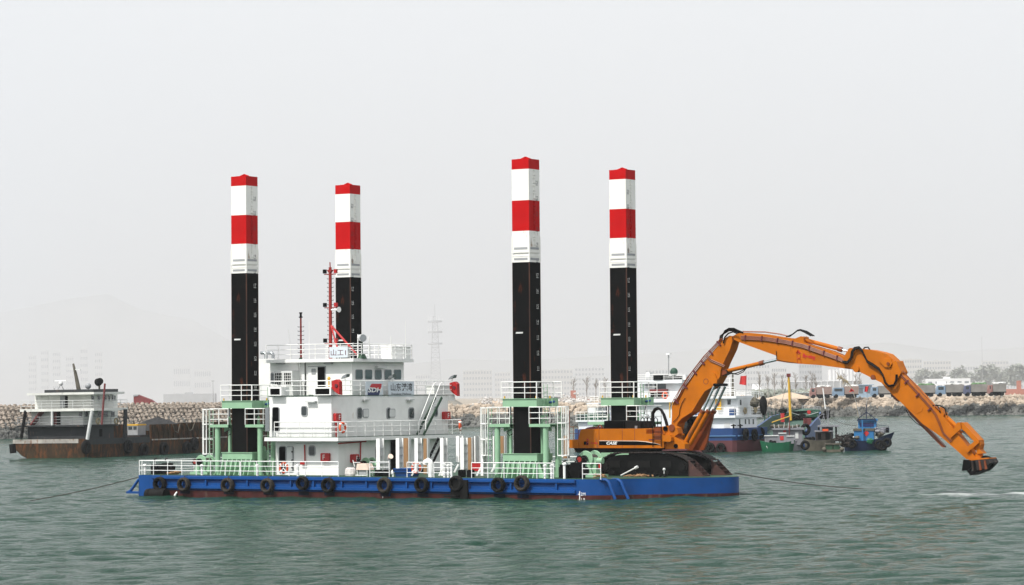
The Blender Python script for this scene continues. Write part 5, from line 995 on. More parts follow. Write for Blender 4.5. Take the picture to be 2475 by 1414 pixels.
# ---- rusty sand barge, far left
s = Ship(207, 1107, 26, 'rusty_barge', 'rusty old sand barge with a stained white deckhouse anchored on the left')
f = s.f; zt = f.pv(200, 1061, 0).z; zs = f.pv(200, 1071, 0).z; uL = f.pv(31, 1075, 0).x; L = 62
def loftship(st): return MB().loft(st)
st = []
for t_, v in ((0, 0), (1, 3), (2, 8), (3, 14), (4, L)):
    zt_ = zt if v < 9 else zt - .3; w0, w1 = uL, 0; inset = {0: 1.3, 1: .5}.get(t_, .1)
    st.append([(w0 + .4 * (t_ == 0), v, zt_), (w0, v, zs), (w0 + .12 + inset * .3, v, .95), (w0 + .9 + inset * .3, v, .32), (w0 + 2.2, v, -.1), (w0 + 2.6, v, -.6), (w1 - inset * .4, v, -.6), (w1 - .05, v, .6), (w1, v, zs), (w1, v, zt_)])
s.b(loftship(st), 'hull', 'hullrust'); s.b(MB().box(uL + .05, -1.0, -.06, 0, zs, zt), 'transom_strip', 'rustwhite')
s.b(MB().box(0, .05, .1, 14, zs - .2, zt), 'quarter_plate', 'hullslate')
s.b(MB().cyl((uL + .1, -.1, zs - 1.15), (uL, -.1, zs - .05), .4, 12), 'corner_fender', 'rubber')
# hold coaming
zc = f.pu(400, 1035, 0).z
s.b(MB().box(-.35, -.2, 14.5, L, zt - .4, zt + 1.5).box(uL + .2, uL + .35, 14.5, L, zt - .4, zt + 1.5), 'hold_coaming', 'hullrust')
mb = MB()
for i in range(40): mb.box(-.2, -.02, 15 + i * 1.15, 15.1 + i * 1.15, zt - .3, zt + 1.45)
mb.box(-.2, -.1, 15, L - 1, zt + .5, zt + .6); s.b(mb, 'coaming_ribs', 'hullrust'); s.b(MB().box(-.25, .12, 14.5, L, zt - .45, zt - .3), 'deck_edge', 'rustwhite')
s.b(MB().pv([(uL + .3, zt + 1.4), (-.4, zt + 1.4), (-.4, zt + 3.6), (uL + .3, zt + 3.6)], 50, 50.4), 'hold_bulkhead', 'hullrust')
for k in range(9):
    v = 18 + k * 4.2 + random.random() * 2; s.tube([(.05, v, zt + 1.5), (.12, v + .5, zt + .6), (.1, v + 1.2, zt + .3 + random.random()), (.05, v + 1.8, zt + 1.5)], .06, 'hanging_rope', 'drift', 5)
# superstructure
o, a0, a1, v0, v1, lo, hi = s.block(67, 206, 275, 1030, 1062, .9, 'lower_house', 'hullslate'); V1 = v1
def slab(xl, xc, xr, y0, y1, v, m='oldwhite', n='deck_slab'): return s.block(xl, xc, xr, y0, y1, v, n, m)
_, p0, p1, q0, q1, l1, h1 = slab(40, 202, 286, 1027, 1031, .1, 'hullslate')
s.block(76, 203, 285, 993, 1027, 1.2, 'middle_house', 'oldwhite'); _, r0, r1, w0, w1, l2, h2 = slab(48, 227, 309, 986.5, 993, -.2)
_, b0, b1, c0, c1, l3, h3 = s.block(84, 220, 284, 953, 987, 1.3, 'wheelhouse', 'oldwhite'); _, d0, d1, e0, e1, l4, h4 = slab(65, 227, 301, 947.5, 953, -.4, n='roof')
s.b(MB().box(d0 + 2, d1 - .6, e0 + .8, e1 - .5, h4, h4 + .35), 'roof_deck', 'hullslate')
s.rail([V3(p0 + .1, q0 + .1, h1), V3(p1 - .1, q0 + .1, h1), V3(p1 - .1, q1, h1)], 1.0, m='grey'); s.rail([V3(r0 + .1, w0 + .1, h2), V3(r1 - .1, w0 + .1, h2), V3(r1 - .1, w1, h2)], .95, m='palegrey')
s.V(145, 157, 957, 985, 1.25, .06, 'door', 'grey'); s.V(157, 163.5, 957, 985, 1.24, .05, 'doorway', 'dark'); s.V(128, 137, 995, 1026, 1.15, .06, 'door', 'oldmaroon'); s.V(137, 146, 995, 1026, 1.14, .06, 'doorway', 'dark')
for x0, x1 in ((221, 227), (236, 241), (252, 257), (262, 266), (270, 274), (276, 279)): s.U(x0, x1, 956 if x0 > 250 else 957, 968, b1, 'window', 'glass')
for x0, x1 in ((205, 212), (222, 227), (236, 243), (252, 260), (268, 277)): s.U(x0, x1, 995, 1007, f.pv(203, 1000, 1.2).x, 'window', 'glass')
s.V(205 - 14, 205 - 7, 997, 1008, 1.15, .06, 'window', 'glass'); s.U(240, 247, 1037, 1055, f.pv(206, 1040, .9).x, 'doorway', 'dark')
a = f.pv(103, 993, .6); b = f.pv(78, 1027, .6); s.b(MB().bar(a, b, .9, .15), 'companion_ladder', 'oldmaroon')
for (x0, y0), (x1, y1), v, m, r in (((62, 992), (51, 1060), -.1, 'rubber', .2), ((223, 991), (211, 1062), -.1, 'palegrey', .22), ((303, 989), (302, 1060), 6, 'hullslate', .25), ((126, 993), (126, 1028), -.1, 'palegrey', .16)): s.tube([f.pv(x0, y0, v), f.pv(x1, y1, v)], r, 'stay_post', m, 8)
a = f.pv(177, 879, 4); b = f.pv(191, 946, 4); s.tube([a, f.pv(183, 905, 4), b], .12, 'leaning_mast', 'drift', 8, None, .28); s.b(MB().bar(f.pv(172, 892, 4), f.pv(195, 894, 4), .15), 'mast_crosstree', 'palegrey')
a = f.pv(147, 920, 3); s.b(MB().bar((a.x - .85, 3, a.z), (a.x + .85, 3, a.z), .14), 'radar_scanner', 'rail_white'); s.b(MB().ball((a.x, 3, a.z - .35), .28, 8, 6), 'radar_drum', 'palegrey'); mb = MB()
for dx, dy in ((-.7, 0), (.7, 0), (0, .8)): mb.tube([(a.x, 3, a.z - .4), (a.x + dx, 3 + dy, h4)], .04, 4)
s.b(mb, 'radar_tripod', 'grey')
a = f.pv(240, 924, 4); s.b(MB().cyl((a.x - .25, 4.1, a.z), (a.x + .3, 3.8, a.z + .15), .5, 12, .4), 'searchlight', 'rubber'); s.tube([(a.x, 4, h4), (a.x, 4, a.z - .3)], .12, 'lamp_post', 'drift'); a = f.pv(213, 933, 4); s.b(MB().ball(a, .38, 10, 6), 'dome', 'grey')
s.tube([f.pv(253.5, 927, -.3), f.pv(246, 1026, -.3)], .12, 'red_pole', 'oldmaroon'); s.tube([f.pv(131, 938, 3), f.pv(131, 947, 3)], .06, 'aerial', 'grey')
for x, y, u in ((237, 1018, 0.6), (281, 1018, .6)): c = f.pu(x, y, .5); s.b(MB().torus(c, (1, 0, 0), .33, .12, 14, 6), 'lifebuoy', 'reed')
for x, y in ((208, 1081), (310, 1080), (348, 1088), (397, 1085), (452, 1083), (470, 1073)):
    c = f.pu(x, y, .3); tt = tag(MB().torus(c, (1, 0, 0), .62, .26, 16, 8).build('tyre_fender', M['rubber'], None, f, c), {208: 'tyre at the stern corner of the rusty barge', 310: 'big tyre on the rusty barge side below the hold end', 348: 'low tyre on the rusty barge side, third from its stern', 397: 'tyre on the middle of the rusty barge side', 452: 'tyre on the rusty barge side left of the ladder cage', 470: 'higher tyre on the rusty barge side, nearest the dredger'}[x], 'tyre', 'tyres on the rusty barge')
a = f.pv(308, 1027, 16); b = f.pv(336, 1040, 16); t = thing('wheel_loader', 'yellow cab of a loader standing in the hold of the rusty barge', 'loader', f, V3(a.x, 16, b.z)); zz = zt + .2
MB().box(a.x, b.x - .2, 16, 17.8, zz, a.z - .1).build('cab', M['grey'], t); MB().box(a.x - .05, b.x - .15, 15.95, 17.9, a.z - .1, a.z + .08).build('cab_roof', M['yellow'], t); MB().box(a.x + .15, (a.x + b.x) / 2 - .15, 15.95, 16, zz + .7, a.z - .2).build('window', M['glass'], t); MB().box((a.x + b.x) / 2 + .05, b.x - .35, 15.95, 16, zz + .7, a.z - .2).build('window', M['glass'], t); MB().box(a.x - .3, b.x + .3, 15.8, 18, zz - .5, zz).build('chassis', M['rustbrown'], t)
mb = MB(); lo_ = []
for j in range(6):
    t_ = j / 5; lo_.append([((uL / 2) + (abs(uL) / 2 - 1.2) * (1 - t_) * math.cos(2 * PI * i / 14), 24 + 4.5 * (1 - t_) * math.sin(2 * PI * i / 14), zt + .6 + 1.7 * t_ ** .8 + .2 * random.random()) for i in range(14)])
mb.loft(lo_); tag(mb.build('coal_heap', M['coal'], None, f, V3(uL / 2, 28, zt + .5)), 'black coal heap in the hold of the rusty barge', 'heap')
# ---- distant bow beyond the breakwater
a = atdist(323, 982, 610); fr = Frame(Matrix.Translation((a.x, 610, 5.0))); h = atdist(323, 955, 610).z - 5.0; Lx = atdist(398, 982, 610).x - a.x
t = thing('beached_hull', 'brown ship bow rising behind the breakwater right of the rusty barge', 'ship', fr); MB().pv([(0, 0), (Lx, 0), (Lx - .5, .35), (Lx * .55, h * .68), (.15 * Lx, h), (0, h * .96)], 0, 3.5).build('hull', M['oldmaroon'], t); MB().pv([(-.05, h * .9), (.15 * Lx, h * .95), (.15 * Lx, h + .1), (-.05, h + .05)], -.1, 3.6).build('rail_plate', M['grey'], t); MB().cyl((Lx, 1, .4), (Lx + 1.4, 1, 1.2), .3, 8).build('white_pipe', M['palegrey'], t)
# ---- white ship behind the excavator body
s = Ship(1650, 1090, 30, 'white_workship', 'white superstructured ship mostly hidden behind the excavator, green dome on its roof'); f = s.f
u0 = f.pv(1369, 1045, 0).x; zt = f.pv(1400, 1037, 0).z
s.b(MB().pz([(u0, 2), (u0 + 2, 0), (0, 0), (.6, 3), (0, 7), (u0 + 2, 7)], -.8, zt), 'hull', 'shipblue'); s.b(MB().pz([(u0 - .02, 2), (u0 + 2, -.02), (.02, -.02), (.62, 3), (0, 7), (u0 + 2, 7)], -.8, 1.2), 'boot_topping', 'shipred')
s.V(1397, 1470, 1019, 1038, .6, 5, 'deck_house', 'shipwhite'); _, a0, a1, v0, v1, l_, h_ = s.block(1391, 1466, 1500, 1015, 1019, .2, 'deck_slab', 'shipwhite'); s.V(1396, 1450, 1000, 1014, 1.0, 2, 'green_box', 'shipgreen'); s.rail([V3(a0, .3, h_), V3(a1, .3, h_)], .95, sp=.6)
s.V(1418, 1447, 974, 977.5, 1, 3, 'awning', 'shipwhite'); s.V(1421, 1465, 985, 1015, 3.1, 1.5, 'mid_wall', 'shipwhite'); s.rail([V3(f.pv(1426, 975, 1).x, 1, f.pv(1426, 973, 1).z), V3(f.pv(1447, 975, 1).x, 1, f.pv(1447, 973, 1).z)], .7, sp=.6)
s.V(1398, 1413, 1004, 1012, .95, .05, 'window', 'glass')
s.block(1520, 1640, 1690, 972, 1036, .8, 'main_house', 'shipwhite'); _, a0, a1, v0, v1, l_, h_ = s.block(1500, 1645, 1695, 966, 972, .2, 'deck_slab', 'shipwhite'); s.rail([V3(a0, v0 + .1, h_), V3(a1, v0 + .1, h_)], .95, sp=1.2)
s.block(1540, 1645, 1692, 925, 966, 1.6, 'wheelhouse', 'shipwhite'); _, a0, a1, v0, v1, l_, h_ = s.block(1538, 1648, 1700, 917, 926, .9, 'roof', 'shipwhite'); s.rail([V3(a0, v0 + .1, h_), V3(a1, v0 + .1, h_)], .6, sp=1.2)
s.V(1582, 1609, 926, 940, 1.55, .06, 'window', 'glass'); s.V(1560, 1575, 927, 938, 1.55, .06, 'window', 'grey'); s.V(1570, 1612, 941, 949, 1.2, .3, 'pink_cloth', 'oldmaroon'); s.V(1572, 1610, 949, 962, 1.5, .06, 'dark_panel', 'rubber'); s.V(1579, 1601, 907, 918, .8, 1.5, 'roof_box', 'black'); s.V(1603, 1640, 909, 917, 2.5, 2, 'roof_clutter', 'rubber')
s.V(1561, 1570, 900, 912, 1.2, .8, 'roof_locker', 'rail_white'); s.V(1650, 1657, 906, 918, 1.2, .8, 'roof_locker', 'rail_white')
c = f.pv(1607, 956, .7); s.b(MB().torus(c, (0, 1, 0), .32, .1, 16, 6), 'lifebuoy', 'lifeorange'); c = f.pv(1629, 899, 2.5); s.b(MB().ball(c, .45, 12, 8, (1, 1, 1.1)), 'green_dome', 'shipgreen')
a = f.pv(1616, 912, 2.5); b = f.pv(1616, 858, 2.5); s.tube([a, b], .06, 'mast', 'grey'); s.b(MB().cyl(b, b + V3(0, 0, .22), .32, 12), 'radar_drum', 'rail_white')
for y in (864, 875, 886): c = f.pv(1616, y, 2.5); s.b(MB().bar((c.x - .5, c.y, c.z), (c.x + .5, c.y, c.z), .04), 'mast_crosstree', 'palegrey')
for x in (1619, 1626, 1632): s.tube([f.pv(x, 972, -.5), f.pv(x, 1010, -.5)], .07, 'yellow_pole', 'yellow')
# ---- blue and white ship
s = Ship(1778, 1093, 27, 'blue_white_ship', 'blue hulled ship with white superstructure and a yellow door, behind the boom foot'); f = s.f
zt = f.pv(1778, 1035, 0).z; uL = f.pv(1640, 1060, 0).x; v9 = f.pu(1853, 1060, 0).y
P = [(uL, 0), (-.4, 0), (.0, .4), (.25, v9 * .5), (0, v9), (uL, v9)]
s.b(MB().loft([[(a * .98, b, -.6) for a, b in P], [(a, b, 1.3) for a, b in P]]), 'boot_topping', 'shipred'); s.b(MB().loft([[(a, b, 1.3) for a, b in P], [(a + .15, b - .05, zt) for a, b in P]]), 'hull', 'shipblue')
s.b(MB().box(uL, .05, -.14, 0, 1.75, 1.88).box(.2, .4, .2, v9, 1.75, 1.88), 'rubbing_strake', 'strake')
for x, y in ((1803, 1050), (1824, 1051)):
    c = f.pu(x, y, .5); tag(MB().torus(c, (1, 0, 0), .5, .2, 16, 8).build('tyre_fender', M['rubber'], None, f, c), {1803: 'tyre on the blue ship side nearer the excavator', 1824: 'tyre on the blue ship side nearer the green coaster'}[x], 'tyre', 'tyres on the blue ship')
for x, y in ((1705, 1083), (1742, 1083), (1716, 1082)):
    c = f.pv(x, y, -.3); tag(MB().torus(c, (0, 1, 0), .42, .18, 16, 8).build('tyre_fender', M['rubber'], None, f, c), {1705: 'tyre low on the blue ship, leftmost beside the track', 1742: 'tyre low on the blue ship, right of the excavator track', 1716: 'middle low tyre of the blue ship beside the track'}[x], 'tyre', 'tyres on the blue ship')
for x, g in ((1710, '山'), (1728, '港')): c = f.pv(x, 1047, 0); text(g, .5, M['palegrey'], s.t, (c.x, -.012, c.z), (1, 0, 0), (0, 0, 1))
s.block(1640, 1776, 1829, 1009, 1036, .5, 'main_house', 'shipwhite'); _, a0, a1, v0, v1, l_, h_ = s.block(1640, 1777, 1842, 1004, 1010, 0, 'deck_slab', 'shipwhite')
s.rail([V3(a0, v0 + .1, h_), V3(a1 - .1, v0 + .1, h_), V3(a1 - .1, v1, h_)], .9, sp=1.2)
_, b0, b1, w0, w1, l2, h2 = s.block(1680, 1784, 1816, 963, 1004, 1.4, 'wheelhouse', 'shipwhite'); _, c0, c1, x0_, x1_, l3, h3 = s.block(1690, 1779, 1822, 957, 963, .7, 'roof', 'shipwhite')
s.rail([V3(c0, x0_ + .1, h3), V3(c1 - .1, x0_ + .1, h3), V3(c1 - .1, x1_, h3)], .7, sp=1.1)
s.V(1728.5, 1743, 961, 991, 1.0, .06, 'yellow_door', 'yellow'); c = f.pv(1735, 975, .98); s.b(MB().pv([(c.x - .25, c.z), (c.x, c.z - .3), (c.x + .25, c.z), (c.x, c.z + .3)], .96, 1.0), 'door_paper', 'flagred')
s.V(1758, 1766, 966, 978, 1.36, .06, 'window', 'glass'); s.U(1788, 1792, 966, 979, b1, 'window', 'glass'); s.V(1762, 1775, 988, 1004, .3, .5, 'blue_locker', 'shipblue'); s.V(1680, 1700, 990, 1004, .3, .5, 'blue_locker', 'shipblue')
for x in (1786, 1800, 1809, 1819): s.U(x, x + 3, 1013, 1025, f.pv(1776, 1012, .5).x, 'window', 'glass')
s.V(1712, 1722, 1014, 1034, .45, .06, 'door', 'palegrey'); s.V(1750, 1764, 1022, 1034, .45, .06, 'door', 'palegrey')
for x in (1704, 1714, 1773, 1789): c = f.pv(x, 1028, .1); s.b(MB().cyl((c.x, .1, zt), (c.x, .1, zt + .45), .12, 8).bar((c.x - .3, .1, zt + .3), (c.x + .3, .1, zt + .3), .12), 'mooring_bitt', 'rubber')
for x, y in ((1801, 993), (1826, 990)): c = f.pu(x, y, a1 - .05); s.b(MB().torus(c, (1, 0, 0), .3, .1, 14, 6), 'lifebuoy', 'reed')
mb = MB().ball(f.pu(1824, 972, 1.0), .42, 12, 8, (1, 2.2, 1.3), .5); s.b(mb, 'net_pile', 'drift')
c = f.pu(1845, 980, a1 + .2); t = tag(MB().ball(c, .42, 12, 8, (1, 1.4, 2.7)).build('hanging_float', M['rubber'], None, f, c), 'long black float hung at the stern of the blue and white ship', 'float')
mb = MB(); mb.tube([f.pu(1800 + i * 5.6, 946 + .18 * (i - 3) ** 2 * (1 if i > 3 else .4), a1 - .3) for i in range(9)], .05, 5); mb.tube([f.pu(1800 + i * 5.6, 951 + .2 * (i - 3) ** 2 * (1 if i > 3 else .4), a1 - .3) for i in range(9)], .04, 5)
for i in range(9): mb.tube([f.pu(1800 + i * 5.6, 946 + .18 * (i - 3) ** 2 * (1 if i > 3 else .4), a1 - .3), f.pu(1800 + i * 5.6, 962 + 1.5 * i, a1 - .3)], .03, 4)
s.b(mb, 'stern_rail', 'rail_white')
a = f.pv(1771, 957, 3); b = f.pv(1771, 905, 3); s.tube([a, b], .16, 'mast', 'drift', 8, None, .1)
for y in (914, 925, 936, 945): c = f.pv(1765, y, 2.8); s.b(MB().bar((c.x - .6, 2.8, c.z), (c.x + .5, 2.8, c.z), .05), 'mast_crosstree', 'rail_white')
s.tube([f.pv(1765, 957, 2.8), f.pv(1764, 912, 2.8)], .05, 'aerial', 'rail_white')
def flag(fr, pts, v, pole, lab):
    t = thing('flag', lab, 'flag', fr, fr.pv(*pole[1], v), 'red flags on the harbour boats'); P = [fr.pv(x, y, v) for x, y in pts]; mb = MB(); n = 6; top = []; bot = []
    for i in range(n + 1): k = i / n; w_ = .12 * math.sin(k * 6); top.append(P[0].lerp(P[1], k) + V3(0, w_, 0)); bot.append(P[3].lerp(P[2], k) + V3(0, w_, 0))
    mb.add(top + bot, [(i, i + 1, n + 2 + i, n + 1 + i) for i in range(n)]); mb.build('cloth', M['flagred'], t); MB().tube([fr.pv(*pole[0], v), fr.pv(*pole[1], v)], .025, 5).build('flagpole', M['grey'], t)
flag(f, [(1790, 909), (1805, 908), (1804, 931), (1787, 929)], 2.5, ((1804, 906), (1803, 957)), 'largest red flag, flying above the blue and white ship')
# ---- green decked coaster
s = Ship(1900, 1092, -2, 'green_coaster', 'blue coaster with a green deck and a yellow derrick moored bow away'); f = s.f
def pt(px, py, D_): return f.i @ atdist(px, py, D_)
LB = [pt(1828, 1030, 335), pt(1840, 1022, 345), pt(1862, 1006, 358), pt(1884, 1000, 368), pt(1912, 995, 378), pt(1945, 990, 386)]
RB_ = [pt(1950, 1040, 335), pt(1962, 1026, 345), pt(1975, 1012, 356), pt(1984, 1004, 366), pt(1984, 995, 376), pt(1946, 990, 387)]
st = []
for a, b in zip(LB, RB_): st.append([a, V3(a.x + .2, a.y, -.5), V3(b.x - .2, b.y, -.5), b, V3(b.x - .22, b.y, b.z - .03), V3(b.x - .22, b.y, b.z - 1.05), V3(a.x + .22, a.y, b.z - 1.05), V3(a.x + .22, a.y, a.z - .03)])
ho = s.b(MB().loft(st), 'hull', 'shipblue')
mb = MB()
for (a, b), (c, d) in zip(zip(LB, RB_), list(zip(LB, RB_))[1:]): mb.add([V3(a.x + .25, a.y, b.z - 1.03), V3(b.x - .25, b.y, b.z - 1.03), V3(d.x - .25, d.y, d.z - 1.03), V3(c.x + .25, c.y, d.z - 1.03)], [(0, 1, 2, 3)]); 
s.b(mb, 'deck', 'shipgreen'); mb = MB()
for a, c in list(zip(LB, LB[1:])): mb.add([a + V3(.26, 0, 0), c + V3(.26, 0, 0), c + V3(.26, 0, -1.3), a + V3(.26, 0, -1.3)], [(0, 1, 2, 3)])
for a, c in list(zip(RB_, RB_[1:])): mb.add([a + V3(-.26, -.1, 0), c + V3(-.26, -.1, 0), c + V3(-.26, -.1, -1.3), a + V3(-.26, -.1, -1.3)], [(0, 1, 2, 3)])
s.b(mb, 'bulwark', 'shipgreen')
s.b(MB().add([pt(1912, 992, 377), pt(1945, 988, 386), pt(1984, 992, 376), pt(1982, 1008, 376), pt(1912, 1008, 376)], [(0, 1, 2, 3, 4)]).add([pt(1912, 990, 378), pt(1945, 986, 388), pt(1984, 990, 377), pt(1984, 993, 377), pt(1945, 990, 388), pt(1912, 994, 378)], [(0, 1, 2, 3, 4, 5)]), 'bow_bulwark', 'shipgreen')
s.rail([pt(1940, 990, 380), pt(1960, 990, 380), pt(1983, 993, 376)], .5, m='grey')
mb = MB()
for i in range(7): a = pt(1848 + i * 9, 1018 - i * 2.4, 350 + i * 4); mb.bar(a, a + V3(0, 0, .9), .1)
s.b(mb, 'bulwark_stays', 'shipgreen'); 
for (x0, x1, y0, y1, d, m, n) in ((1944, 1961, 1011, 1019, 352, 'oldmaroon', 'hatch_box'), (1915, 1943, 1001, 1014, 356, 'rubber', 'windlass'), (1889, 1896, 999, 1012, 354, 'flagred', 'red_barrel'), (1885, 1901, 988, 1000, 360, 'rubber', 'net_heap')):
    a = pt(x0, y0, d); b = pt(x1, y1, d); mb = MB()
    if n in ('windlass', 'net_heap'):
        for i in range(7): mb.ball((a.x + (b.x - a.x) * random.random(), a.y + random.random(), b.z + (a.z - b.z) * random.random() * .8), .3, 7, 5, (1.2, 1, .8), .5)
    else: mb.box(a.x, b.x, a.y, a.y + 1, b.z - .4, a.z)
    s.b(mb, n, m)
c = pt(1955, 996, 375); s.b(MB().cyl(c, c + V3(0, -.15, 0), .25, 12), 'red_emblem', 'flagred')
a = pt(1911, 1016, 350); b = pt(1906, 910, 350); s.tube([a, b], .17, 'derrick_post', 'yellow', 8, None, .13); s.b(MB().cbox(b + V3(0, 0, .15), (.45, .4, .4)), 'derrick_cap', 'oldmaroon'); s.tube([pt(1909, 1006, 349), pt(1866, 1021, 346)], .07, 'derrick_boom', 'yellow'); s.tube([b, pt(1885, 990, 362)], .02, 'stay_wire', 'rope', 4); s.tube([b + V3(.1, 0, 0), pt(1914, 970, 350)], .02, 'stay_wire', 'rope', 4)
s.tube([pt(1914, 998, 352), pt(1930, 1003, 356), pt(1955, 1003, 362), pt(1978, 996, 370)], .035, 'slack_rope', 'palegrey', 4)
flag(f, [(1933, 980), (1944, 978), (1944, 984), (1932, 984)], 30, ((1937, 973), (1937, 993)), 'small red flag over the bow of the green coaster') if False else None
for x, y, lab in ((1947, 1038, 'tyre hung on the blue side of the green decked coaster'), (1836, 1046, 'tyre wedged between the blue ship and the green boat')):
    c = pt(x, y, 332); tag(MB().torus(c, (.6, -1, 0), .5, .2, 16, 8).build('tyre_fender', M['rubber'], None, f, c), lab, 'tyre', 'tyres on the small boats')
# ---- small boats
def hullz(xs, ytop, ywl, v0, wid, fr, flare=.15):   # simple workboat hull from px extents along u
    a = fr.pv(xs[0], ywl, v0).x; b = fr.pv(xs[1], ywl, v0).x; z = fr.pv(xs[0], ytop, v0).z; n = 7; st = []
    for i in range(n):
        k = i / (n - 1); u = a + (b - a) * k; w_ = wid / 2 * (1 - .55 * abs(2 * k - 1) ** 3); sh = .25 * (2 * k - 1) ** 2
        c = v0 + wid / 2; st.append([(u, c - w_, z + sh), (u + (.3 if i == 0 else (-.3 if i == n - 1 else 0)), c - w_ * .85, -.3), (u + (.3 if i == 0 else (-.3 if i == n - 1 else 0)), c + w_ * .85, -.3), (u, c + w_, z + sh)])
    return MB().loft(st), a, b, z
s = Ship(1840, 1092, 5, 'grey_boat', 'grey cabined boat moored behind the small green pontoon', 'boat'); f = s.f
mb, a, b, z = hullz((1855, 1945), 1068, 1088, 4, 4, f); s.b(mb, 'hull', 'greycabin'); s.V(1868, 1940, 1038, 1075, 4.3, 3, 'cabin', 'greycabin'); s.V(1864, 1943, 1035, 1038.5, 4.0, 3.6, 'roof', 'greycabin'); s.V(1922, 1930, 1045, 1060, 4.25, .06, 'window', 'palegrey'); s.V(1893, 1900, 1040, 1045, 4.25, .06, 'paper_charm', 'flagred')
s.tube([f.pv(1908, 1053, 3.9), f.pv(1908, 1008, 3.9)], .06, 'mast', 'oldmaroon'); mb = MB()
for i in range(16): x = random.uniform(1868, 1936); c = f.pv(x, 1034 - random.random() * 4, 5); mb.ball(c, .18 + .15 * random.random(), 6, 4, (1.5, 1, .7), .5)
s.b(mb, 'roof_clutter', 'drift')
for i in range(6): x = 1872 + i * 11; s.tube([f.pv(x, 1035, 4.2), f.pv(x + random.uniform(-3, 3), 1020 + random.random() * 8, 4.2)], .03, 'stanchion', 'palegrey', 4)
s = Ship(1838, 1092, 5, 'green_pontoon', 'small bright green pontoon boat with three grey lockers', 'boat'); f = s.f
mb, a, b, z = hullz((1837, 1922), 1071, 1091, 0, 3.2, f); s.b(mb, 'hull', 'boatgreen')
for x0, x1, y0, nm in ((1848, 1881, 1054, 'locker'), (1882, 1900, 1048, 'wheelhouse'), (1902, 1919, 1055, 'locker')):
    s.V(x0, x1, y0, 1072, .5, 1.2, nm, 'greycabin'); s.V(x0 - 1, x1 + 1, y0 - 1.5, y0, .4, 1.4, 'lid', 'palegrey')
s.V(1885, 1894, 1054, 1064, .46, .04, 'red_paper', 'flagred'); c = f.pv(1856, 1079, -.0); s.b(MB().pv([(c.x - .2, c.z), (c.x, c.z - .25), (c.x + .2, c.z), (c.x, c.z + .25)], .3, .33), 'white_paper', 'rail_white')
mb = MB()
for i in range(8): mb.ball(f.pv(1860 + random.random() * 14, 1066 + random.random() * 4, .3), .16, 6, 4, (1, 1, 1), .5)
s.b(mb, 'net_heap', 'rubber')
s = Ship(1945, 1091, 5, 'brown_boat', 'weathered brown boat with a flat roofed open cabin and lattice mast', 'boat'); f = s.f
mb, a, b, z = hullz((1943, 2022), 1066, 1089, 1, 3.5, f); s.b(mb, 'hull', 'drift'); s.V(1971, 2010, 1043, 1066, 2.0, 1.6, 'cabin', 'rustbrown'); s.V(1969, 2013, 1041, 1043.5, 1.9, 1.9, 'cabin_roof', 'greycabin'); s.V(1986, 2014, 1031, 1066, 4.0, .6, 'back_wall', 'greycabin'); s.V(1977, 2029, 1028.5, 1031.5, 1.8, 2.6, 'canopy', 'greycabin')
for x in (2021, 1979): s.V(x - 2.5, x + 2.5, 1031, 1066, 2.0 if x > 2000 else 4.2, .25, 'canopy_post', 'rubber')
s.V(1977, 1985, 1047, 1062, 1.96, .04, 'window', 'dark'); s.V(1995, 2006, 1047, 1063, 1.96, .04, 'window', 'dark'); s.V(1988, 2002, 1037, 1042, 1.8, .3, 'orange_rag', 'lifeorange')
s.tube([f.pv(1989, 938, 3), f.pv(1995, 988, 3)], .07, 'leaning_pole', 'rail_white'); mb = MB()
for (x0, y0), (x1, y1) in (((1984, 1030), (1992, 1000)), ((1996, 1030), (1990, 1000)), ((1984, 1030), (1996, 1018)), ((1996, 1030), (1986, 1015)), ((1990, 1000), (1976, 1008)), ((2003, 1030), (2002, 985)), ((1976, 1002), (1986, 1024)), ((1998, 985), (2001, 1030))): mb.bar(f.pv(x0, y0, 3), f.pv(x1, y1, 3), .06)
s.b(mb, 'lattice_mast', 'greycabin'); mb = MB()
for i in range(14): mb.ball(f.pv(random.uniform(1982, 2004), random.uniform(995, 1012), 3.2), .2, 6, 4, (1, 1, 1), .7)
s.b(mb, 'net_bundle', 'rubber')
mb = MB()
for i in range(10): mb.ball(f.pv(random.uniform(1948, 1968), random.uniform(1058, 1065), 2), .22, 6, 4, (1.3, 1, .7), .6)
s.b(mb, 'deck_clutter', 'rubber')
s = Ship(1990, 1093, 5, 'crate_raft', 'low raft of dark olive crates floating before the brown boat', 'raft'); f = s.f
for i in range(2): s.V(1996 + i * 18, 2012 + i * 18, 1074, 1090, -.4, 1.2, 'crate', 'navy' if False else 'deckgreen')
s.V(1990, 2038, 1087, 1093, -.5, 1.6, 'float_deck', 'drift'); s.V(1994, 2034, 1072, 1074.5, -.5, 1.4, 'rail_board', 'drift')
for x in (1992, 2035): c = f.pv(x, 1086, -.5); s.b(MB().ball(c, .25, 8, 6), 'float_ball', 'drift')
mb = MB()
for i in range(46): mb.ball(onwater(random.uniform(2028, 2052), 1090) * 0 + f.pv(random.uniform(2022, 2050), random.uniform(1052, 1082), random.uniform(.2, 3)), random.uniform(.1, .24), 6, 4, (1.4, 1, .7), .8)
for i in range(10): mb.bar(f.pv(random.uniform(2022, 2050), random.uniform(1056, 1080), random.uniform(.2, 2)), f.pv(random.uniform(2022, 2050), random.uniform(1040, 1070), random.uniform(.2, 2)), .05)
s.b(mb, 'deck_clutter', 'rustbrown')
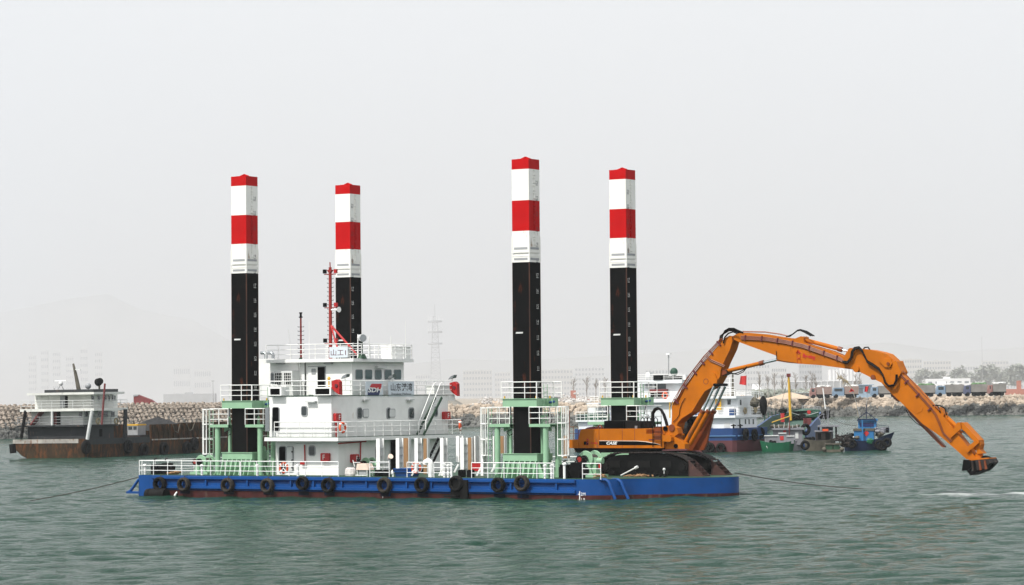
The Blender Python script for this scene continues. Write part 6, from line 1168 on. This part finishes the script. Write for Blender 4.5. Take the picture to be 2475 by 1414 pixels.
# dark blue fishing boat
s = Ship(2042, 1090, 10, 'blue_fishing_boat', 'dark blue fishing boat with a bright blue wheelhouse and triangular mast frame', 'boat'); f = s.f
a = f.pv(2041, 1088, 0).x; b = f.pv(2150, 1086, 0).x; z = f.pv(2060, 1067, 0).z; st = []
for i in range(9):
    k = i / 8; u = a + (b - a) * k; w_ = 1.9 * (1 - max(0, k - .45) ** 2 * 2.6); sh = .1 + 1.0 * max(0, k - .45) ** 2 * 3.2 - .1 * k; c = 1.9
    st.append([(u + .5 * (k > .9), c - w_, z + sh), (u - .6 * (k > .9), c - w_ * .8, -.3), (u - .6 * (k > .9), c + w_ * .8, -.3), (u + .5 * (k > .9), c + w_, z + sh)])
s.b(MB().loft(st), 'hull', 'navy'); s.V(2064, 2112, 1040, 1067, .8, 2.2, 'cabin', 'cyan'); s.V(2062, 2114, 1036, 1041, .7, 2.4, 'cabin_roof', 'drift'); s.V(2074, 2118, 1018, 1036, 1.8, 1.6, 'wheelhouse', 'cyan'); s.V(2072, 2120, 1013, 1018, 1.6, 2.0, 'wheelhouse_roof', 'cyan')
s.V(2078, 2112, 1022, 1031, 1.76, .05, 'window', 'signnavy'); s.V(2082.5, 2086.5, 1015, 1066, .4, .2, 'blue_post', 'cyan'); c = f.pv(2094, 1047, .76); s.b(MB().pv([(c.x - .3, c.z), (c.x, c.z - .35), (c.x + .3, c.z), (c.x, c.z + .35)], .74, .78), 'paper_charm', 'flagred')
mb = MB()
for p0, p1 in (((2073, 1013), (2116, 1013)), ((2073, 1013), (2073, 1018)), ((2116, 1013), (2116, 1018)), ((2074, 1012), (2094, 996)), ((2115, 1012), (2094, 996)), ((2094, 1012), (2094, 978))): mb.bar(f.pv(*p0, 1.5), f.pv(*p1, 1.5), .09)
s.b(mb, 'mast_frame', 'navy')
for x0, x1, y0, y1, m in ((2065, 2082, 1056, 1066, 'drift'), (2044, 2060, 1050, 1066, 'rubber'), (2116, 2148, 1046, 1062, 'drift'), (2118, 2146, 1036, 1046, 'greycabin'), (2046, 2062, 1058, 1066, 'cloth')):
    mb = MB()
    for i in range(9): mb.ball(f.pv(random.uniform(x0, x1), random.uniform(y0, y1), random.uniform(.4, 2.5)), .26, 6, 4, (1.3, 1, .8), .6)
    s.b(mb, 'deck_clutter', m)
s.b(MB().ball(f.pv(2103, 1066, -.1), .35, 8, 5, (1.2, .4, .9), .5), 'green_net', 'boatgreen'); s.V(2104, 2105.5, 1018, 1040, .9, .1, 'stay', 'navy'); s.V(2141, 2149, 1033, 1046, 1.5, .3, 'bow_post', 'rubber')
s.rail([f.pv(2118, 1040, 1.0), f.pv(2148, 1043, 1.2)], .6, m='navy')
for x, y, lab in ((2059, 1072, 'tyre at the stern of the dark blue fishing boat'), (2125, 1074, 'tyre amidships on the dark blue fishing boat'), (2133, 1078, 'low tyre near the bow of the dark blue fishing boat'), (2144, 1070, 'tyre at the bow of the dark blue fishing boat'), (1946, 1076, 'tyre at the stern of the brown boat')):
    c = f.pv(x, y, -.15); tag(MB().torus(c, (0, 1, 0), .38, .16, 14, 8).build('tyre_fender', M['rubber'], None, f, c), lab, 'tyre', 'tyres on the small boats')
flag(f, [(2052, 947), (2058, 938), (2065, 946), (2060, 947)], 1.5, ((2058, 937), (2083, 1016)), 'small red flag on the slanting pole of the fishing boat'); flag(f, [(2091, 934), (2100, 934), (2097, 947), (2089, 947)], 1.5, ((2100, 932), (2094, 980)), 'small red flag above the mast frame of the fishing boat')
mb = MB()
for i in range(60): k = random.random(); p = f.pv(2028 + 32 * k, 912 + 24 * k ** 1.4, 1.5); mb.bar(p, p + V3(-.35 * random.random() - .1, random.gauss(0, .2), random.gauss(.1, .25)), .035)
mb.tube([f.pv(2062, 936, 1.5), f.pv(2066, 960, 1.5), f.pv(2076, 1016, 1.5)], .02, 4); tag(mb.build('reed_plume', M['reed'], None, f, f.pv(2076, 1016, 1.5)), 'feathery dry reed plume leaning over the fishing boat', 'plume')
fr = s.f; a = f.pv(2022, 1030, 2); b = f.pv(2066, 1027, 1); tag(MB().tube([f.pv(2008, 1010, 3), f.pv(2025, 1020, 2.5), f.pv(2045, 1026, 2), f.pv(2070, 1029, 1.5)], .025, 4).build('mooring_rope', M['rope'], None, f, a), 'slack rope between the brown boat and the fishing boat', 'rope')
# ================================================================ SHORE: trucks, buildings, trees, masts
ZG = 4.9
D('truckbody', (.27, .25, .23), .8, .2, .6, dirt=.2); D('truckred', (.30, .15, .13), .6); D('truckblue', (.20, .28, .38), .5); D('trucknavy', (.09, .10, .17), .5); D('loadgreen', (.14, .24, .12), .9, .3, 1); D('loadwhite', (.6, .6, .58), .9, .3, 1); D('truckbrown', (.30, .21, .18), .8)
def ground_frame(px, D_, psi=0): p = atdist(px, 960, D_); return Frame(Matrix.Translation((p.x, D_, ZG)) @ Matrix.Rotation(R(psi), 4, 'Z'))
def truck(x0, xc, x1, D_, cabm, bodm, load, lab):
    f = ground_frame(x0, D_); s = D_ / FPX; L1 = (xc - x0) * s; L2 = (x1 - x0) * s; t = thing('dump_truck', lab, 'truck', f, (0, 0, 0), 'dump trucks parked along the quay')
    MB().pv([(0, .6), (L1 - .15, .6), (L1 - .15, 2.75), (.35, 2.75), (.05, 1.7)], 0, 2.4).build('cab', M[cabm], t); MB().box(.45, L1 - .6, -.02, 0, 1.75, 2.5).build('window', M['glass'], t)
    MB().box(L1 - .2, L2, .3, 2.1, .75, 1.05).build('chassis', M['rubber'], t); MB().loft([[(L1, 0, 1.05), (L2 - .1, 0, 1.05), (L2 - .1, 2.4, 1.05), (L1, 2.4, 1.05)], [(L1 - .05, -.05, 3.0), (L2, -.05, 3.0), (L2, 2.45, 3.0), (L1 - .05, 2.45, 3.0)]]).build('tipper_body', M[bodm], t)
    for u in (.9, L1 + .9, L2 - 2.3, L2 - 1.1): MB().cyl((u, -.03, .52), (u, 2.4, .52), .52, 12).build('wheel', M['rubber'], t)
    if load:
        mb = MB()
        for i in range(26): mb.ball((random.uniform(L1 + .4, L2 - .4), random.uniform(.3, 2.1), 3.0 + .25 * random.random()), .38, 6, 4, (1.3, 1, .7), .7)
        mb.build('load', M[load], t)
for a in ((2389, 2401, 2433, 742, 'truckred', 'truckbody', 'loadwhite', 'red cabbed dump truck with white rubble, rightmost on the quay'), (2331, 2348, 2388, 745, 'trucknavy', 'truckbody', 'loadgreen', 'navy cabbed dump truck with a green covered load'), (2264, 2287, 2331, 748, 'truckblue', 'truckbody', 'loadwhite', 'blue cabbed dump truck, third from the right'),
    (2198, 2220, 2262, 752, 'truckbody', 'truckbody', 'loadgreen', 'grey dump truck just right of the boom'), (2106, 2124, 2182, 760, 'truckblue', 'truckbody', None, 'blue cabbed dump truck behind the boom, left of the stick'), (2013, 2042, 2076, 775, 'truckblue', 'truckbrown', 'loadwhite', 'blue cabbed truck with a pale brown body behind the red flags'), (1958, 1974, 2011, 780, 'truckred', 'truckbrown', 'loadwhite', 'red cabbed truck with white rubble behind the leaning pole')): truck(*a)
D('bpale', (.50, .50, .49), .8, .06, .1); D('bcream', (.48, .46, .42), .8, .06, .1); D('bgrey', (.33, .34, .35), .8, .08, .1); D('bwhite', (.75, .76, .77), .7, .04, .1); D('bwin', (.12, .14, .16), .3, .1); D('bblue', (.27, .36, .45), .6); D('broof', (.30, .16, .13), .8); D('bred', (.40, .18, .14), .8)
def building(x0, x1, ytop, D_, lab, m='bpale', rows=5, cols=12, dep=14, roof=None, cat='apartment block', name='apartment_block', yb=None, grp=None):
    f = ground_frame(x0, D_, random.uniform(-4, 4)); s = D_ / FPX; L_ = (x1 - x0) * s; H_ = atdist((x0 + x1) / 2, ytop, D_).z - ZG; t = thing(name, lab, cat, f, (0, 0, 0), grp); MB().box(0, L_, 0, dep, -.5, H_).build('wall', M[m], t)
    if roof: MB().box(-.5, L_ + .5, -.6, dep + .5, H_, H_ + H_ * .06).build('roof', M[roof], t)
    else: MB().box(L_ * .4, L_ * .55, dep * .3, dep * .7, H_, H_ + 2.4).build('stair_head', M[m], t)
    n = 0
    for r in range(rows):
        z0 = H_ * (r + .35) / rows; z1_ = H_ * (r + .78) / rows
        for c in range(cols):
            if n >= 96: break
            n += 1; u0 = L_ * (c + .22) / cols; MB().box(u0, u0 + L_ * .56 / cols, -.08, 0, z0, z1_).build('window', M['bwin'], t)
    return t, L_, H_
for a in ((1866, 1902, 888, 7140, 'small pale block seen just below the boom cylinder', 'bpale', 4, 7), (1933, 1988, 879, 7140, 'pale block with dark window rows above the green coaster', 'bgrey', 5, 9), (2176, 2230, 868, 8840, 'pale apartment block just right of the elbow of the boom', 'bcream', 6, 9), (2234, 2300, 872, 9180, 'wide apartment block above the truck row', 'bcream', 6, 10), (2306, 2372, 884, 8500, 'lower pale block behind the trees on the right', 'bpale', 4, 10),
    (2376, 2440, 872, 10200, 'faint apartment block near the right edge', 'bcream', 6, 9), (2442, 2500, 878, 9860, 'faint block at the right edge of the view', 'bpale', 5, 9), (1800, 1862, 880, 9180, 'faint block left of the boom cylinder rod', 'bpale', 5, 9), (1560, 1640, 892, 10540, 'faint low block behind the white ship roof', 'bpale', 4, 10), (1310, 1385, 893, 11050, 'faint block between the two striped legs on the right', 'bcream', 5, 10), (1390, 1462, 888, 11560, 'taller faint block left of the leg behind the excavator', 'bpale', 6, 9), (1120, 1190, 895, 11220, 'faint block right of the lattice tower', 'bcream', 5, 10), (1005, 1040, 905, 11900, 'faint small block left of the lattice tower', 'bpale', 4, 6), (1196, 1234, 900, 12240, 'faint block touching the left of the tallest leg', 'bcream', 5, 6)): building(*a)
for i, (x, y) in enumerate(((70, 858), (100, 846), (128, 850), (160, 862), (195, 842), (230, 850), (420, 885), (470, 892))): building(x, x + (18 if y < 880 else 40), y, 15000, ('faint tower block in the haze left of the rusty barge mast', 'second faint tower block above the rusty barge deckhouse', 'third faint tower block left of the leaning mast', 'faint tower block directly behind the leaning mast', 'tallest faint tower block right of the leaning mast', 'faint tower block above the black searchlight', 'low faint block right of the rusty barge', 'low faint block left of the stern leg')[i], 'bpale', 8 if y < 880 else 3, 4 if y < 880 else 8)
t, L_, H_ = building(2004, 2072, 893, 5200, 'row of tall white silos behind the elbow of the boom', 'bwhite', 0, 0, 10, None, 'silo block', 'silo_block'); f = ground_frame(2004, 5197)
for i in range(8): MB().cyl((L_ * (i + .5) / 8, -.2, 0), (L_ * (i + .5) / 8, -.2, H_), L_ / 16.5, 10).build('silo', M['bwhite'], t)
t, L_, H_ = building(1908, 2078, 922, 3600, 'long low hall with white columns and a pale flat roof', 'bgrey', 0, 0, 12, 'bwhite', 'hall', 'columned_hall')
for i in range(12): MB().box(L_ * i / 11 - .25, L_ * i / 11 + .25, -1.2, -.1, 0, H_).build('column', M['bwhite'], t)
t, L_, H_ = building(1782, 1894, 944, 1100, 'long white tent roof behind the blue and white ship', 'bwhite', 0, 0, 12, None, 'tent', 'white_tent')
t, L_, H_ = building(2240, 2346, 915, 4200, 'pale blue two tier shed above the truck row', 'bwhite', 1, 6, 12, None, 'shed', 'pale_shed'); t, L_, H_ = building(2211, 2352, 927, 3400, 'long white shed with grey openings behind the trucks', 'bwhite', 1, 8, 8, None, 'shed', 'white_shed')
t, L_, H_ = building(2072, 2108, 931, 800, 'blue hut on the quay behind the red flags', 'bblue', 1, 2, 5, 'bblue', 'hut', 'blue_hut'); t, L_, H_ = building(1930, 1958, 950, 800, 'hut with a bright blue sloping roof beside the sand pile', 'bcream', 1, 2, 4, 'bblue', 'hut', 'blue_roofed_hut')
t, L_, H_ = building(2432, 2500, 940, 850, 'low red brick wall at the right end of the quay', 'bred', 0, 0, 2, None, 'wall', 'brick_wall'); t, L_, H_ = building(395, 520, 952, 5000, 'long faint grey warehouse behind the breakwater by the stern leg', 'bgrey', 0, 0, 20, None, 'warehouse', 'warehouse')
t, L_, H_ = building(1345, 1430, 966, 760, 'low red brown wall behind the rocks between the two right legs', 'bred', 0, 0, 1, None, 'wall', 'brick_wall')
# lattice tower
f = ground_frame(1054, 9000); H_ = atdist(1050, 765, 9000).z - ZG; t = thing('lattice_tower', 'tall faint telecom lattice tower left of the tallest leg', 'tower', f); mb = MB(); w_ = lambda z: 7.5 * (1 - z / H_) ** .9 * 1.7 + 5.5
zs_ = [H_ * i / 16 for i in range(17)]
for a, b in zip(zs_, zs_[1:]):
    for (x0, y0), (x1, y1) in (((-1, -1), (1, -1)), ((1, -1), (1, 1)), ((1, 1), (-1, 1)), ((-1, 1), (-1, -1))):
        mb.bar((x0 * w_(a), y0 * w_(a), a), (x0 * w_(b), y0 * w_(b), b), 1.5); mb.bar((x0 * w_(a), y0 * w_(a), a), (x1 * w_(b), y1 * w_(b), b), .9); mb.bar((x0 * w_(b), y0 * w_(b), b), (x1 * w_(b), y1 * w_(b), b), .9)
mb.build('lattice', M['bgrey'], t); MB().cyl((0, 0, H_), (0, 0, H_ + 38), .8, 6).build('spire', M['bgrey'], t)
for z in (.93, .80, .66): MB().cyl((0, 0, H_ * z), (0, 0, H_ * z + 5), 22, 12).build('platform', M['bgrey'], t)
for z in (.95, .82):
    for i in range(6): MB().box(21 * math.cos(i) - 1, 21 * math.cos(i) + 1, 21 * math.sin(i), 21 * math.sin(i) + 1, H_ * z, H_ * z + 16).build('antenna_panel', M['bwhite'], t)
for x, y0, D_, lab in ((2376, 815, 3000, 'thin tall pole rising near the right edge'), (515, 920, 1200, 'thin faint lamp pole left of the stern leg')):
    f = ground_frame(x, D_); H_ = atdist(x, y0, D_).z - ZG; tag(MB().tube([(0, 0, 0), (0, 0, H_)], .22, 6, True, .1).box(-.6, .6, -.2, .2, H_ - .3, H_).build('pole', M['bgrey'], None, f, (0, 0, 0)), lab, 'pole')
# trees
D('leafgrey', (.27, .29, .25), .9, .4, .6); D('bark', (.26, .24, .22), .9)
def tree(px, ytop, D_, wpx, lab, seed):
    rg = random.Random(seed); f = ground_frame(px, D_); H_ = atdist(px, ytop, D_).z - ZG; W_ = wpx * D_ / FPX / 2; t = thing('tree', lab, 'tree', f, (0, 0, 0), 'trees behind the quay'); mb = MB(); mb.tube([(0, 0, 0), (.1, 0, H_ * .45), (0, .1, H_ * .8)], .28, 7, True, .08)
    for i in range(6): a = rg.uniform(0, 6.28); z = H_ * rg.uniform(.25, .6); mb.tube([(0, 0, z), (math.cos(a) * W_ * .7, math.sin(a) * W_ * .7, z + H_ * .2)], .09, 5, True, .03)
    mb.build('trunk', M['bark'], t); mb = MB(); cl = [(rg.gauss(0, .45) * W_, rg.gauss(0, .4) * W_, H_ * (.28 + .66 * rg.random() ** .8), rg.uniform(.22, .42) * W_) for _ in range(20)]
    for cx, cy, cz, r in cl:
        for _ in range(34):
            d = Vector((rg.gauss(0, 1), rg.gauss(0, 1), rg.gauss(0, 1))).normalized() * r * rg.uniform(.6, 1.1); p = Vector((cx, cy, cz)) + d; K_ = W_ * .10; a = Vector((rg.gauss(0, 1), rg.gauss(0, 1), rg.gauss(0, .7))) * K_; b = Vector((rg.gauss(0, 1), rg.gauss(0, 1), rg.gauss(0, .7))) * K_
            mb.add([p - a, p + b, p + a, p - b], [(0, 1, 2, 3)])
    mb.build('crown', M['leafgrey'], t)
for i, (x, y, w_, D_) in enumerate(((2228, 896, 46, 1150), (2262, 900, 40, 1150), (2318, 888, 44, 1100), (2350, 900, 40, 1150), (2386, 884, 50, 1050), (2408, 894, 40, 1080), (2438, 892, 48, 1050), (2466, 882, 56, 1020), (2200, 912, 34, 1200))):
    tree(x, y, D_ * 4, w_, ('grey green tree above the long white shed', 'lower tree behind the pale blue shed', 'tree rising right of the pale blue shed', 'small tree between two taller ones by the shed end', 'tall full tree right of the sheds', 'narrow tree just right of the tall full one', 'broad tree second from the right edge', 'broad tree at the right edge', 'small tree tucked beside the boom')[i], i)
def bare(px, ytop, D_, lab, seed):
    rg = random.Random(seed); f = ground_frame(px, D_); H_ = atdist(px, ytop, D_).z - ZG; mb = MB(); mb.tube([(0, 0, 0), (.1, 0, H_ * .6), (0, 0, H_)], .16, 5, True, .05)
    for i in range(12):
        a = rg.uniform(0, 6.28); z = H_ * rg.uniform(.3, .85); l_ = H_ * .22 * rg.uniform(.5, 1); e2 = Vector((math.cos(a) * l_ * .5, math.sin(a) * l_ * .5, z + l_)); mb.tube([(0, 0, z), e2], .07, 4, True, .03)
        for k in range(3): mb.tube([e2 * .7 + Vector((0, 0, z * .3)), e2 + Vector((rg.gauss(0, .4), rg.gauss(0, .4), rg.uniform(.2, .7)))], .04, 4)
    tag(mb.build('bare_tree', M['bark'], None, f, (0, 0, 0)), lab, 'bare tree', 'leafless trees and poles along the quay')
for i, x in enumerate((1836, 1856, 1872, 1892, 1923, 1948, 1963, 1972, 2040, 2068, 2078, 1386, 1418, 1440, 1462)):
    bare(x, 902 + (i * 7) % 14 if x > 1500 else 912 + (i * 5) % 10, 850 if x > 1500 else 900, 'leafless young tree standing in a row on the hazy quay beyond the boats' if x > 1500 else 'leafless tree or mast on the hazy quay between the two right legs', i)
mb = MB()
for i in range(300):
    x = random.uniform(1820, 2010); p = atdist(x, 940, 1000 + random.random() * 30); mb.ball((p.x, p.y, ZG + random.random() * 2.4), .8, 6, 4, (1, 1, 1), .7)
tag(mb.build('scrub', M['leafgrey'], None, None, (0, 1000, 0)), 'dark hazy scrub on the quay beyond the boats', 'scrub', None, 'stuff')
# ---- far small fishing vessel behind the rocks between the right legs
f = ground_frame(1330, 850); t = thing('far_boat', 'small faint boat on the quay edge right of the tallest leg', 'boat', f); MB().loft([[(0, 0, .4), (2.6, 0, .2), (2.6, 1.6, .2), (0, 1.6, .4)], [(-.8, -.2, 1.7), (3.0, -.2, 1.4), (3.0, 1.8, 1.4), (-.8, 1.8, 1.7)]]).build('hull', M['greycabin'], t); MB().box(.6, 1.8, .2, 1.4, 1.4, 2.4).build('cabin', M['palegrey'], t)
